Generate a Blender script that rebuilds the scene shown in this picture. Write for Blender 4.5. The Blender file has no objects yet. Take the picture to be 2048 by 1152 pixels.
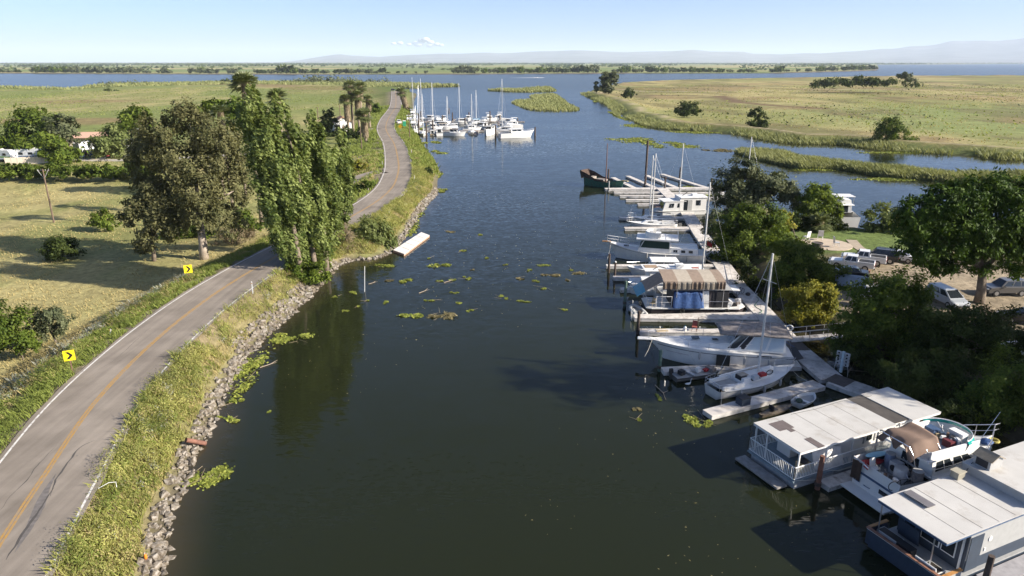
import bpy, math, random
import numpy as np
from mathutils import Vector, Matrix, Euler

# ------------------------------------------------------------------ camera, sky, sun, exposure
sc = bpy.context.scene
COL = sc.collection
R = math.radians
CAM_H, FPX = 27.0, 1365.3
PITCH = math.atan((576 - 124.5) / FPX)
cam_d = bpy.data.cameras.new('camera')
cam_d.sensor_width = 36.0
cam_d.lens = 36.0 * FPX / 2048
cam_d.clip_start, cam_d.clip_end = 0.5, 120000.0
cam = bpy.data.objects.new('camera', cam_d)
cam.location = (0, 0, CAM_H)
cam.rotation_euler = (math.pi / 2 - PITCH, 0, 0)
COL.objects.link(cam)
sc.camera = cam

SUN_EL = R(26.5)
SUN_AZ = math.atan2(0.966, -0.25)          # clockwise from +Y
sun_dir = Vector((math.cos(SUN_EL) * math.sin(SUN_AZ), math.cos(SUN_EL) * math.cos(SUN_AZ), math.sin(SUN_EL)))
world = bpy.data.worlds.new('World')
sc.world = world
world.use_nodes = True
wn, wl = world.node_tree.nodes, world.node_tree.links
wn.clear()
w_out = wn.new('ShaderNodeOutputWorld')
w_bg = wn.new('ShaderNodeBackground')
w_sky = wn.new('ShaderNodeTexSky')
w_sky.sky_type = 'NISHITA'
w_sky.sun_disc = False
w_sky.sun_elevation = SUN_EL
w_sky.sun_rotation = SUN_AZ
w_sky.altitude = 20
w_sky.air_density, w_sky.dust_density, w_sky.ozone_density = 0.45, 1.3, 4.0
w_bg.inputs['Strength'].default_value = 0.104
wl.new(w_sky.outputs[0], w_bg.inputs[0])
wl.new(w_bg.outputs[0], w_out.inputs[0])

sun_l = bpy.data.lights.new('sun', 'SUN')
sun_l.energy = 5.0
sun_l.angle = R(0.55)
sun_l.color = (1.0, 0.915, 0.79)
sun = bpy.data.objects.new('sun', sun_l)
sun.rotation_euler = (-sun_dir).to_track_quat('-Z', 'Y').to_euler()
sun.location = (60, 20, 120)
COL.objects.link(sun)

sc.view_settings.view_transform = 'Standard'
sc.view_settings.look = 'None'
sc.view_settings.gamma = 1.0
sc.view_settings.use_curve_mapping = False
sc.view_settings.exposure = 1.1
sc.render.engine = 'CYCLES'
sc.cycles.use_denoising = True
sc.cycles.max_bounces = 6
sc.cycles.diffuse_bounces = 2
sc.cycles.glossy_bounces = 3
sc.cycles.transmission_bounces = 4
sc.cycles.transparent_max_bounces = 8
sc.cycles.volume_bounces = 1
sc.cycles.caustics_reflective = False
sc.cycles.caustics_refractive = False

# ------------------------------------------------------------------ pixel -> place helpers (pixels of the 2048x1152 photograph)
PS, PC = math.sin(PITCH), math.cos(PITCH)
def G(x, y, z=0.0):
    """the point at height z that the photograph shows at pixel x, y"""
    v = y - 576
    k = (CAM_H - z) / (FPX * PS + v * PC)
    return Vector(((x - 1024) * k, (FPX * PC - v * PS) * k, z))
def A(x, y, Y):
    """the point of the upright plane at distance Y that the photograph shows at pixel x, y"""
    v = y - 576
    k = Y / (FPX * PC - v * PS)
    return Vector(((x - 1024) * k, Y, CAM_H - (FPX * PS + v * PC) * k))
def MPP(Y, z=2.0):
    return (Y * PC + (CAM_H - z) * PS) / FPX          # metres per pixel at distance Y

# ------------------------------------------------------------------ materials
MATS = {}
def new_mat(name):
    m = bpy.data.materials.new(name)
    m.use_nodes = True
    n, l = m.node_tree.nodes, m.node_tree.links
    n.clear()
    out = n.new('ShaderNodeOutputMaterial')
    return m, n, l, out
def mat(name, col, rough=0.6, metal=0.0, var=0.12, vscale=3.0, dirt=None, dscale=0.7, dlo=0.55, dhi=0.75, bump=0.0, bscale=20.0, spec=0.4, alpha=None, coat=0.0):
    """plain weathered surface: colour with noise variation, optional dirt patches, optional fine bump"""
    if name in MATS: return MATS[name]
    m, n, l, out = new_mat(name)
    b = n.new('ShaderNodeBsdfPrincipled')
    tc = n.new('ShaderNodeTexCoord')
    ns = n.new('ShaderNodeTexNoise'); ns.inputs['Scale'].default_value = vscale; ns.inputs['Detail'].default_value = 5
    l.new(tc.outputs['Object'], ns.inputs['Vector'])
    mr = n.new('ShaderNodeMapRange')
    mr.inputs[1].default_value, mr.inputs[2].default_value = 0.3, 0.7
    mr.inputs[3].default_value, mr.inputs[4].default_value = 1 - var, 1 + var
    l.new(ns.outputs[0], mr.inputs[0])
    mx = n.new('ShaderNodeVectorMath'); mx.operation = 'SCALE'
    mx.inputs[0].default_value = col[:3]
    l.new(mr.outputs[0], mx.inputs['Scale'])
    last = mx.outputs[0]
    if dirt is not None:
        nd = n.new('ShaderNodeTexNoise'); nd.inputs['Scale'].default_value = dscale; nd.inputs['Detail'].default_value = 8; nd.inputs['Roughness'].default_value = 0.65
        l.new(tc.outputs['Object'], nd.inputs['Vector'])
        rm = n.new('ShaderNodeMapRange'); rm.inputs[1].default_value, rm.inputs[2].default_value = dlo, dhi
        l.new(nd.outputs[0], rm.inputs[0])
        mm = n.new('ShaderNodeMix'); mm.data_type = 'RGBA'
        l.new(rm.outputs[0], mm.inputs['Factor']); l.new(last, mm.inputs['A']); mm.inputs['B'].default_value = (*dirt, 1)
        last = mm.outputs['Result']
    l.new(last, b.inputs['Base Color'])
    b.inputs['Roughness'].default_value = rough
    b.inputs['Metallic'].default_value = metal
    b.inputs['Specular IOR Level'].default_value = spec
    if coat: b.inputs['Coat Weight'].default_value = coat; b.inputs['Coat Roughness'].default_value = 0.05
    if bump:
        bn = n.new('ShaderNodeTexNoise'); bn.inputs['Scale'].default_value = bscale; bn.inputs['Detail'].default_value = 4
        l.new(tc.outputs['Object'], bn.inputs['Vector'])
        bp = n.new('ShaderNodeBump'); bp.inputs['Strength'].default_value = bump; bp.inputs['Distance'].default_value = 0.05
        l.new(bn.outputs[0], bp.inputs['Height']); l.new(bp.outputs[0], b.inputs['Normal'])
    l.new(b.outputs[0], out.inputs[0])
    MATS[name] = m
    return m
def leaf_mat(name, c1, c2, trans=0.3, rough=0.6, spec=0.12):
    """leaves: two greens mixed by the per-leaf attribute 'tint', some light let through"""
    if name in MATS: return MATS[name]
    m, n, l, out = new_mat(name)
    at = n.new('ShaderNodeAttribute'); at.attribute_name = 'tint'
    mm = n.new('ShaderNodeMix'); mm.data_type = 'RGBA'
    mm.inputs['A'].default_value = (*c1, 1); mm.inputs['B'].default_value = (*c2, 1)
    l.new(at.outputs['Fac'], mm.inputs['Factor'])
    b = n.new('ShaderNodeBsdfPrincipled'); b.inputs['Roughness'].default_value = rough; b.inputs['Specular IOR Level'].default_value = spec
    l.new(mm.outputs['Result'], b.inputs['Base Color'])
    t = n.new('ShaderNodeBsdfTranslucent')
    sv = n.new('ShaderNodeVectorMath'); sv.operation = 'MULTIPLY'; sv.inputs[1].default_value = (1.25, 1.2, 0.6)
    l.new(mm.outputs['Result'], sv.inputs[0]); l.new(sv.outputs[0], t.inputs[0])
    ms = n.new('ShaderNodeMixShader'); ms.inputs[0].default_value = trans
    l.new(b.outputs[0], ms.inputs[1]); l.new(t.outputs[0], ms.inputs[2]); l.new(ms.outputs[0], out.inputs[0])
    MATS[name] = m
    return m
def glass_mat(name, col=(0.02, 0.025, 0.03), rough=0.06):
    if name in MATS: return MATS[name]
    m, n, l, out = new_mat(name)
    b = n.new('ShaderNodeBsdfPrincipled'); b.inputs['Base Color'].default_value = (*col, 1)
    b.inputs['Roughness'].default_value = rough; b.inputs['Specular IOR Level'].default_value = 0.6
    l.new(b.outputs[0], out.inputs[0]); MATS[name] = m
    return m

# ------------------------------------------------------------------ mesh helpers
def tag(o, label=None, cat=None, group=None, kind=None):
    if label: o['label'] = label
    if cat: o['category'] = cat
    if group: o['group'] = group
    if kind: o['kind'] = kind
    return o
def link(o, parent=None):
    COL.objects.link(o)
    if parent is not None: o.parent = parent
    return o
def empty(name, loc=(0, 0, 0), rz=0.0, label=None, cat=None, group=None, kind=None):
    o = bpy.data.objects.new(name, None)
    o.empty_display_size = 0.5
    o.location = loc; o.rotation_euler = (0, 0, rz)
    link(o)
    return tag(o, label, cat, group, kind)
def np_mesh(name, verts, faces, material, parent=None, tint=None, col=None, smooth=False, loc=None):
    """one mesh object from numpy arrays; faces is (n,k)"""
    me = bpy.data.meshes.new(name)
    verts = np.asarray(verts, np.float32); faces = np.asarray(faces, np.int32)
    n, k = faces.shape
    me.vertices.add(len(verts)); me.vertices.foreach_set('co', verts.ravel())
    me.loops.add(n * k); me.loops.foreach_set('vertex_index', faces.ravel())
    me.polygons.add(n)
    me.polygons.foreach_set('loop_start', np.arange(0, n * k, k, dtype=np.int32))
    if smooth: me.polygons.foreach_set('use_smooth', np.ones(n, bool))
    if tint is not None:
        a = me.attributes.new('tint', 'FLOAT', 'POINT'); a.data.foreach_set('value', np.asarray(tint, np.float32))
    if col is not None:
        a = me.attributes.new('Col', 'FLOAT_COLOR', 'POINT')
        c4 = np.ones((len(verts), 4), np.float32); c4[:, :3] = col
        a.data.foreach_set('color', c4.ravel())
    me.update(calc_edges=True)
    if material: me.materials.append(material)
    o = bpy.data.objects.new(name, me)
    if loc is not None: o.location = loc
    return link(o, parent)

class MB:
    """collects simple shapes; build() links them as ONE mesh object"""
    def __init__(s): s.v, s.f, s.sm = [], [], False
    def add(s, vs, fs):
        k = len(s.v); s.v += [tuple(p) for p in vs]; s.f += [tuple(i + k for i in q) for q in fs]; return s
    def box(s, c, d, rz=0.0, rx=0.0, ry=0.0, taper=1.0):
        x, y, z = d[0] / 2, d[1] / 2, d[2] / 2
        M = Euler((rx, ry, rz)).to_matrix()
        vs = []
        for sz in (-1, 1):
            t = taper if sz > 0 else 1.0
            for sx, sy in ((-1, -1), (1, -1), (1, 1), (-1, 1)):
                vs.append(M @ Vector((sx * x * t, sy * y * t, sz * z)) + Vector(c))
        return s.add(vs, [(0, 3, 2, 1), (4, 5, 6, 7), (0, 1, 5, 4), (1, 2, 6, 5), (2, 3, 7, 6), (3, 0, 4, 7)])
    def tube(s, pts, r, n=8, cap=True):
        pts = [Vector(p) for p in pts]
        rs = list(r) if hasattr(r, '__len__') else [r] * len(pts)
        vs, fs = [], []
        for i, p in enumerate(pts):
            d = (pts[min(i + 1, len(pts) - 1)] - pts[max(i - 1, 0)])
            if d.length < 1e-9: d = Vector((0, 0, 1))
            d.normalize()
            u = d.cross(Vector((0, 0, 1)) if abs(d.z) < 0.95 else Vector((1, 0, 0))).normalized(); w = d.cross(u)
            for j in range(n):
                a = 2 * math.pi * j / n
                vs.append(p + (u * math.cos(a) + w * math.sin(a)) * rs[i])
        for i in range(len(pts) - 1):
            for j in range(n):
                fs.append((i * n + j, i * n + (j + 1) % n, (i + 1) * n + (j + 1) % n, (i + 1) * n + j))
        if cap:
            fs.append(tuple(range(n - 1, -1, -1))); fs.append(tuple((len(pts) - 1) * n + j for j in range(n)))
        return s.add(vs, fs)
    def loft(s, rings, closed=False, cap0=True, cap1=True):
        n = len(rings[0]); vs = [p for r_ in rings for p in r_]; fs = []
        m = n if closed else n - 1
        for i in range(len(rings) - 1):
            for j in range(m):
                fs.append((i * n + j, i * n + (j + 1) % n, (i + 1) * n + (j + 1) % n, (i + 1) * n + j))
        if cap0: fs.append(tuple(range(n - 1, -1, -1)))
        if cap1: fs.append(tuple((len(rings) - 1) * n + j for j in range(n)))
        return s.add(vs, fs)
    def prism(s, poly, z0, z1):
        n = len(poly)
        return s.loft([[(x, y, z0) for x, y in poly], [(x, y, z1) for x, y in poly]], closed=True)
    def prof(s, poly, y0, y1):
        """polygon in x,z pushed out along y"""
        return s.loft([[(x, y0, z) for x, z in poly], [(x, y1, z) for x, z in poly]], closed=True)
    def quad(s, *p): return s.add(p, [tuple(range(len(p)))])
    def ball(s, c, r, n=8, m=6):
        rx, ry, rz = r if hasattr(r, '__len__') else (r, r, r)
        rings = []
        for i in range(m + 1):
            t = math.pi * (i + 0.02) / (m + 0.04)
            rings.append([(c[0] + rx * math.sin(t) * math.cos(2 * math.pi * j / n), c[1] + ry * math.sin(t) * math.sin(2 * math.pi * j / n), c[2] - rz * math.cos(t)) for j in range(n)])
        return s.loft(rings, closed=True)
    def disc(s, c, r, axis=(0, 1, 0), th=0.1, n=14):
        a = Vector(axis).normalized() * th / 2
        return s.tube([Vector(c) - a, Vector(c) + a], r, n)
    def ring(s, c, r, th, axis=(0, 0, 1), n=14, k=6):
        q = Vector(axis).to_track_quat('Z', 'Y')
        rings = []
        for i in range(n + 1):
            a = 2 * math.pi * i / n
            d = q @ Vector((math.cos(a), math.sin(a), 0)); up = q @ Vector((0, 0, 1))
            rings.append([Vector(c) + d * (r + th * math.cos(2 * math.pi * j / k)) + up * (th * math.sin(2 * math.pi * j / k)) for j in range(k)])
        return s.loft(rings, closed=True, cap0=False, cap1=False)
    def build(s, name, material, parent=None, smooth=False, loc=None):
        me = bpy.data.meshes.new(name)
        me.from_pydata(s.v, [], s.f)
        if smooth: me.polygons.foreach_set('use_smooth', [True] * len(me.polygons))
        me.materials.append(material)
        me.update()
        o = bpy.data.objects.new(name, me)
        if loc is not None: o.location = loc
        return link(o, parent)
def B(): return MB()
def copy_tree(o, parent=None):
    c = o.copy(); COL.objects.link(c); c.parent = parent
    for ch in o.children: copy_tree(ch, c)
    return c

# ------------------------------------------------------------------ numpy noise and distances
def _hash(ix, iy, seed):
    h = (ix * 374761393 + iy * 668265263 + seed * 974711) & 0x7fffffff
    h = ((h ^ (h >> 13)) * 1274126177) & 0x7fffffff
    return ((h ^ (h >> 16)) & 0xffff) / 65535.0
def vnoise(x, y, seed=0):
    ix, iy = np.floor(x).astype(np.int64), np.floor(y).astype(np.int64)
    fx, fy = x - ix, y - iy
    fx, fy = fx * fx * (3 - 2 * fx), fy * fy * (3 - 2 * fy)
    return (_hash(ix, iy, seed) * (1 - fx) + _hash(ix + 1, iy, seed) * fx) * (1 - fy) + (_hash(ix, iy + 1, seed) * (1 - fx) + _hash(ix + 1, iy + 1, seed) * fx) * fy
def fbm(x, y, seed=0, oct=4):
    t, a, s = 0, 0.5, 0
    for i in range(oct):
        t = t + a * vnoise(x * 2 ** i + 17.3 * i, y * 2 ** i - 9.1 * i, seed + i); s += a; a *= 0.5
    return t / s
def seg_dist(px, py, poly, closed=True):
    d = np.full(px.shape, 1e12)
    n = len(poly)
    for i in range(n if closed else n - 1):
        ax, ay = poly[i]; bx, by = poly[(i + 1) % n]
        ex, ey = bx - ax, by - ay
        t = np.clip(((px - ax) * ex + (py - ay) * ey) / (ex * ex + ey * ey + 1e-9), 0, 1)
        d = np.minimum(d, (px - ax - t * ex) ** 2 + (py - ay - t * ey) ** 2)
    return np.sqrt(d)
def inside(px, py, poly):
    r = np.zeros(px.shape, bool); n = len(poly)
    for i in range(n):
        ax, ay = poly[i]; bx, by = poly[(i + 1) % n]
        c = ((ay > py) != (by > py)) & (px < (bx - ax) * (py - ay) / (by - ay + 1e-12) + ax)
        r ^= c
    return r
def sdist(px, py, poly):
    d = seg_dist(px, py, poly)
    return np.where(inside(px, py, poly), d, -d)
def spline(pts, step):
    """even points along a Catmull-Rom curve through pts (n,2)"""
    P = np.array(pts, float)
    P = np.vstack([2 * P[0] - P[1], P, 2 * P[-1] - P[-2]])
    out = []
    for i in range(1, len(P) - 2):
        for t in np.linspace(0, 1, 24, endpoint=False):
            a, b, c, d = P[i - 1], P[i], P[i + 1], P[i + 2]
            out.append(0.5 * (2 * b + (c - a) * t + (2 * a - 5 * b + 4 * c - d) * t * t + (3 * b - a - 3 * c + d) * t ** 3))
    out.append(P[-2]); out = np.array(out)
    s = np.concatenate([[0], np.cumsum(np.linalg.norm(np.diff(out, axis=0), axis=1))])
    k = max(2, int(s[-1] / step) + 1)
    q = np.linspace(0, s[-1], k)
    return np.stack([np.interp(q, s, out[:, 0]), np.interp(q, s, out[:, 1])], 1)
def sstep(a, b, x):
    t = np.clip((x - a) / (b - a), 0, 1); return t * t * (3 - 2 * t)
rng = np.random.default_rng(7)
random.seed(7)
# ================================================================== land, water, road
def gp(l, z=0.0): return [tuple(G(x, y, z)[:2]) for x, y in l]
ROAD_Z = 2.4
road_px = [(0, 1112), (43, 1026), (107, 919), (193, 801), (250, 740), (340, 654), (396, 612), (452, 571), (495, 545), (545, 518), (600, 488), (660, 455), (712, 428), (757, 400), (785, 374), (797, 341), (795, 314), (788, 287), (774, 264), (772, 251), (778, 235), (790, 216), (792, 202), (791, 182)]
ROAD = spline([(-22.5, 0.0), (-24.5, 15.0)] + gp(road_px, ROAD_Z), 2.0)
shore_px = [(315, 1152), (329, 1062), (340, 1019), (357, 983), (375, 940), (390, 901), (404, 883), (429, 833), (447, 783), (472, 744), (500, 705), (545, 660), (590, 620), (640, 570), (676, 531), (709, 520), (745, 518), (787, 500), (822, 452), (852, 409), (872, 387), (875, 362), (879, 341), (868, 318), (855, 302), (842, 281), (832, 258), (827, 229), (829, 203), (832, 188), (824, 180)]
SHORE = spline([(-15.0, -40.0), (-16.5, 0.0), (-18.0, 18.0)] + gp(shore_px), 1.5)
L1 = [tuple(p) for p in SHORE] + gp([(777, 169), (640, 163), (495, 164), (390, 165), (208, 170), (140, 177), (0, 174)]) + [(-1700, 860), (-1700, -60), (-15, -60)]
L2_shore = spline(gp([(1168, 188), (1181, 195), (1212, 206), (1233, 221), (1242, 232), (1270, 239), (1290, 249), (1324, 257), (1399, 263), (1490, 271), (1573, 286), (1697, 290), (1746, 298), (1862, 306), (1987, 315), (2048, 320)]) + [(260, 185), (420, 170), (700, 160)], 4.0)
L2 = [tuple(p) for p in L2_shore] + [(2600, 150), (2600, 1420)] + gp([(2048, 152), (1833, 153), (1655, 156), (1490, 159), (1324, 163), (1237, 168), (1195, 176)])
L3_shore = spline([(36.5, -40), (36.5, 20), (37.0, 36), (37.5, 44), (36.5, 51), (33.5, 58), (31.0, 66), (31.0, 76), (31.5, 86), (33.5, 98), (36, 112), (39.5, 124), (43, 131), (48, 129), (52, 119), (55, 112.5), (61, 110.5), (70, 111), (80, 113), (95, 117), (130, 120), (220, 112)], 1.5)
L3 = [tuple(p) for p in L3_shore] + [(220, -40)]
L4 = gp([(-2500, 144), (0, 147), (495, 149.3), (895, 149), (1275, 147), (1552, 147), (1700, 143), (1751, 141)]) + gp([(1758, 134), (1755, 129.3), (2048, 127.6), (3600, 127.4)]) + [(60000, 52000), (-60000, 52000), (-60000, 1900)]
CAR_PARK = [(34, 60), (36, 74), (40.5, 78), (41, 84), (45, 91), (52, 92), (60, 86), (75, 82), (110, 80), (110, 50), (60, 56)]
LAWN = [(40, 91), (39, 106), (46, 110), (58, 108), (66, 104), (58, 92), (50, 93)]
PATIO_C = G(1652, 487, 1.7)

def land_height(x, y):
    d1 = sdist(x, y, L1); d2 = sdist(x, y, L2); d3 = sdist(x, y, L3); d4 = sdist(x, y, L4)
    rd = seg_dist(x, y, [tuple(p) for p in ROAD], closed=False)
    nz = fbm(x * 0.35, y * 0.35, 3) - 0.5
    nl = fbm(x * 0.04, y * 0.04, 11) - 0.5
    # left island: road embankment, low field behind it
    low = sstep(190, 130, y)                      # the near field lies below the river, as drained delta land does
    field = 0.55 - 3.4 * low + 0.5 * nl + 0.12 * nz
    emb = ROAD_Z - 0.05 - sstep(3.6, 4.4, rd) * 0.10
    fall = sstep(4.0, 15.0 + 5.0 * low, rd)
    z1 = emb * (1 - fall) + field * fall
    z1 = np.where(rd > 4.2, z1 + nz * 0.35 * sstep(4.2, 6, rd), z1)
    bank = np.clip(d1 * 0.52, -1.8, 9) + nz * 0.25 * sstep(-0.5, 1.0, d1) * sstep(3.4, 4.6, rd)
    h1 = np.minimum(z1, bank)
    # right island: levee with a track along the slough
    lev = 2.3 * sstep(1, 7, d2) - 1.7 * sstep(13, 24, d2) + 0.6 * nl + 0.15 * nz
    h2 = np.minimum(np.clip(d2 * 0.35, -1.8, 9), np.maximum(lev, 0.35))
    h3 = np.minimum(np.clip(d3 * 0.5, -1.8, 9), 1.55 + 0.25 * nl + 0.05 * nz)
    h4 = np.minimum(np.clip(d4 * 0.2, -1.8, 9), 2.2 - 1.4 * sstep(20, 60, d4) + 0.6 * nl)
    return np.maximum.reduce([h1, h2, h3, h4]), d1, d2, d3, d4, rd
def ground_z(x, y):
    return float(land_height(np.array([x], float), np.array([y], float))[0][0])

def GR(px, py):
    """where the line of sight through a pixel meets the ground"""
    z = 0.5
    for _ in range(14):
        p = G(px, py, z); z = 0.5 * z + 0.5 * ground_z(p.x, p.y)
    return G(px, py, z)
def fan_grid():
    rows = [-58.0]; y = 2.0
    D0 = 62.0
    # rows: distance measured from a point behind the camera so that spacing grows smoothly
    r = 6.0; out = []
    ys = list(np.arange(-58, 22, 4.0))
    yy = 22.0
    while yy < 48000:
        ys.append(yy); yy += max(0.68, 0.0128 * yy)
    ts = np.concatenate([np.linspace(-2.6, -1.0, 46)[:-1], np.linspace(-1.0, 1.0, 190), np.linspace(1.0, 2.6, 46)[1:]])
    ys = np.array(ys)
    half = np.maximum(ys + 18.0, 40.0)
    return ts[None, :] * half[:, None], np.repeat(ys[:, None], len(ts), 1)
def build_ground():
    X, Y = fan_grid(); shp = X.shape
    x, y = X.ravel(), Y.ravel()
    z, d1, d2, d3, d4, rd = land_height(x, y)
    z = np.where(y > 9000, np.minimum(z, 0.8), z)
    # real ground colours by place
    n1 = fbm(x * 0.05, y * 0.02, 21); n2 = fbm(x * 0.012, y * 0.006, 5); n3 = fbm(x * 0.5, y * 0.5, 9); n4 = fbm(x * 0.15, y * 0.06, 31)
    dry = np.array([0.345, 0.30, 0.135]); green = np.array([0.17, 0.205, 0.06]); brown = np.array([0.235, 0.165, 0.085]); olive = np.array([0.22, 0.225, 0.08])
    def mixc(a, b, t): return a * (1 - t[:, None]) + b * t[:, None]
    c = np.tile(dry, (len(x), 1))
    # left island field
    t = sstep(0.36, 0.56, 0.5 * n1 + 0.5 * n4)
    cl = mixc(np.tile(dry, (len(x), 1)), np.tile(olive, (len(x), 1)), t * 0.9)
    cl = mixc(cl, np.tile(green, (len(x), 1)), sstep(0.42, 0.6, n2) * sstep(130, 260, y) * 0.85)
    cl = mixc(cl, np.tile(brown, (len(x), 1)), sstep(0.52, 0.66, fbm(x * 0.01, y * 0.012, 77)) * sstep(150, 240, y) * 0.75)
    cl = mixc(cl, np.tile(np.array([0.12, 0.15, 0.04]), (len(x), 1)), sstep(-60, -20, d1 * -1) * sstep(500, 600, y))
    verge = sstep(16, 8, rd) * sstep(3.3, 4.2, rd)
    cl = mixc(cl, np.tile(np.array([0.16, 0.17, 0.055]), (len(x), 1)), verge * 0.6)
    cl = mixc(cl, np.tile(np.array([0.23, 0.19, 0.135]), (len(x), 1)), sstep(5.0, 3.9, rd))
    bank = sstep(9, 6, d1) * sstep(9, 5, rd)
    cl = mixc(cl, np.tile(np.array([0.25, 0.2, 0.11]), (len(x), 1)), bank * 0.8)
    cl = mixc(cl, np.tile(np.array([0.13, 0.11, 0.075]), (len(x), 1)), sstep(1.2, 0.2, d1))
    # right island
    t2 = sstep(0.33, 0.58, fbm(x * 0.02, y * 0.008, 41))
    c2 = mixc(np.tile(np.array([0.36, 0.31, 0.14]), (len(x), 1)), np.tile(olive, (len(x), 1)), t2 * 0.85)
    c2 = mixc(c2, np.tile(np.array([0.20, 0.245, 0.085]), (len(x), 1)), sstep(110, 190, x) * sstep(230, 300, y) * sstep(520, 380, y) * 0.7)
    c2 = mixc(c2, np.tile(brown, (len(x), 1)), sstep(0.52, 0.66, fbm(x * 0.016, y * 0.02, 61)) * 0.7)
    c2 = mixc(c2, np.tile(np.array([0.15, 0.135, 0.06]), (len(x), 1)), sstep(0.53, 0.62, fbm(x * 0.05, y * 0.018, 87)) * 0.7)
    ditch = seg_dist(x, y, gp([(1300, 192), (1440, 194), (1480, 207), (1560, 214), (1640, 219)]), closed=False)
    c2 = mixc(c2, np.tile(np.array([0.16, 0.11, 0.065]), (len(x), 1)), sstep(9, 3, ditch + 6 * (n4 - 0.5)))
    bare = seg_dist(x, y, gp([(1240, 180), (1300, 185), (1420, 184), (1700, 180), (2048, 182)]), closed=False)
    c2 = mixc(c2, np.tile(np.array([0.40, 0.33, 0.21]), (len(x), 1)), sstep(7, 2, bare + 5 * (n4 - 0.5)) * 0.8)
    track = sstep(1.7, 0.9, np.abs(d2 - 12.0 - 1.5 * (fbm(x * .01, y * .01, 2) - .5)))
    c2 = mixc(c2, np.tile(np.array([0.36, 0.30, 0.19]), (len(x), 1)), track * 0.8)
    c2 = mixc(c2, np.tile(np.array([0.12, 0.14, 0.045]), (len(x), 1)), sstep(9, 5, d2))
    # marina land
    c3 = mixc(np.tile(np.array([0.16, 0.15, 0.07]), (len(x), 1)), np.tile(np.array([0.10, 0.085, 0.05]), (len(x), 1)), sstep(0.4, 0.6, n4))
    lawn = sdist(x, y, LAWN)
    c3 = mixc(c3, np.tile(np.array([0.125, 0.165, 0.05]), (len(x), 1)), sstep(-0.5, 0.8, lawn + 1.5 * (n3 - .5)))
    park = sdist(x, y, CAR_PARK)
    c3 = mixc(c3, np.tile(np.array([0.30, 0.245, 0.17]), (len(x), 1)), sstep(-1.2, 0.8, park + 2.5 * (n3 - 0.5)))
    c3 = mixc(c3, np.tile(np.array([0.07, 0.06, 0.04]), (len(x), 1)), sstep(4, 1, d3))
    # far land: patchwork of fields
    cell = _hash(np.floor(x / 900 + 0.2 * np.floor(y / 700)).astype(np.int64), np.floor(y / 700).astype(np.int64), 8)
    c4 = mixc(np.tile(np.array([0.17, 0.21, 0.07]), (len(x), 1)), np.tile(np.array([0.34, 0.30, 0.14]), (len(x), 1)), sstep(0.35, 0.75, cell))
    c4 = mixc(c4, np.tile(np.array([0.16, 0.13, 0.10]), (len(x), 1)), sstep(26, 10, d4))
    c = np.where((d1 > -2)[:, None], cl, c)
    c = np.where((d2 > -2)[:, None], c2, c)
    c = np.where((d3 > -2)[:, None], c3, c)
    c = np.where((d4 > -2)[:, None], c4, c)
    under = np.maximum.reduce([d1, d2, d3, d4]) < -0.1
    c = np.where(under[:, None], np.array([0.05, 0.045, 0.03]), c)
    c = c * (0.86 + 0.28 * n3[:, None])
    nr, nc = shp
    i = np.arange(nr * nc).reshape(shp)
    f = np.stack([i[:-1, :-1], i[:-1, 1:], i[1:, 1:], i[1:, :-1]], -1).reshape(-1, 4)
    m, n, l, out = new_mat('ground_soil_grass')
    b = n.new('ShaderNodeBsdfPrincipled'); b.inputs['Roughness'].default_value = 0.95; b.inputs['Specular IOR Level'].default_value = 0.1
    at = n.new('ShaderNodeAttribute'); at.attribute_name = 'Col'
    geo = n.new('ShaderNodeNewGeometry')
    n_f = n.new('ShaderNodeTexNoise'); n_f.inputs['Scale'].default_value = 1.1; n_f.inputs['Detail'].default_value = 8; n_f.inputs['Roughness'].default_value = 0.7
    l.new(geo.outputs['Position'], n_f.inputs['Vector'])
    n_g = n.new('ShaderNodeTexNoise'); n_g.inputs['Scale'].default_value = 0.12; n_g.inputs['Detail'].default_value = 6; n_g.inputs['Roughness'].default_value = 0.6
    l.new(geo.outputs['Position'], n_g.inputs['Vector'])
    r1 = n.new('ShaderNodeMapRange'); r1.inputs[1].default_value, r1.inputs[2].default_value, r1.inputs[3].default_value, r1.inputs[4].default_value = 0.28, 0.72, 0.55, 1.35
    l.new(n_f.outputs[0], r1.inputs[0])
    r2 = n.new('ShaderNodeMapRange'); r2.inputs[1].default_value, r2.inputs[2].default_value, r2.inputs[3].default_value, r2.inputs[4].default_value = 0.3, 0.7, 0.8, 1.18
    l.new(n_g.outputs[0], r2.inputs[0])
    mu = n.new('ShaderNodeMath'); mu.operation = 'MULTIPLY'; l.new(r1.outputs[0], mu.inputs[0]); l.new(r2.outputs[0], mu.inputs[1])
    sv = n.new('ShaderNodeVectorMath'); sv.operation = 'SCALE'; l.new(at.outputs['Color'], sv.inputs[0]); l.new(mu.outputs[0], sv.inputs['Scale'])
    l.new(sv.outputs[0], b.inputs['Base Color'])
    bp = n.new('ShaderNodeBump'); bp.inputs['Strength'].default_value = 0.8; bp.inputs['Distance'].default_value = 0.25
    l.new(n_f.outputs[0], bp.inputs['Height']); l.new(bp.outputs[0], b.inputs['Normal'])
    l.new(b.outputs[0], out.inputs[0])
    o = np_mesh('ground', np.stack([x, y, z], 1), f, m, col=c, smooth=True)
    return tag(o, kind='structure')
build_ground()

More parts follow.
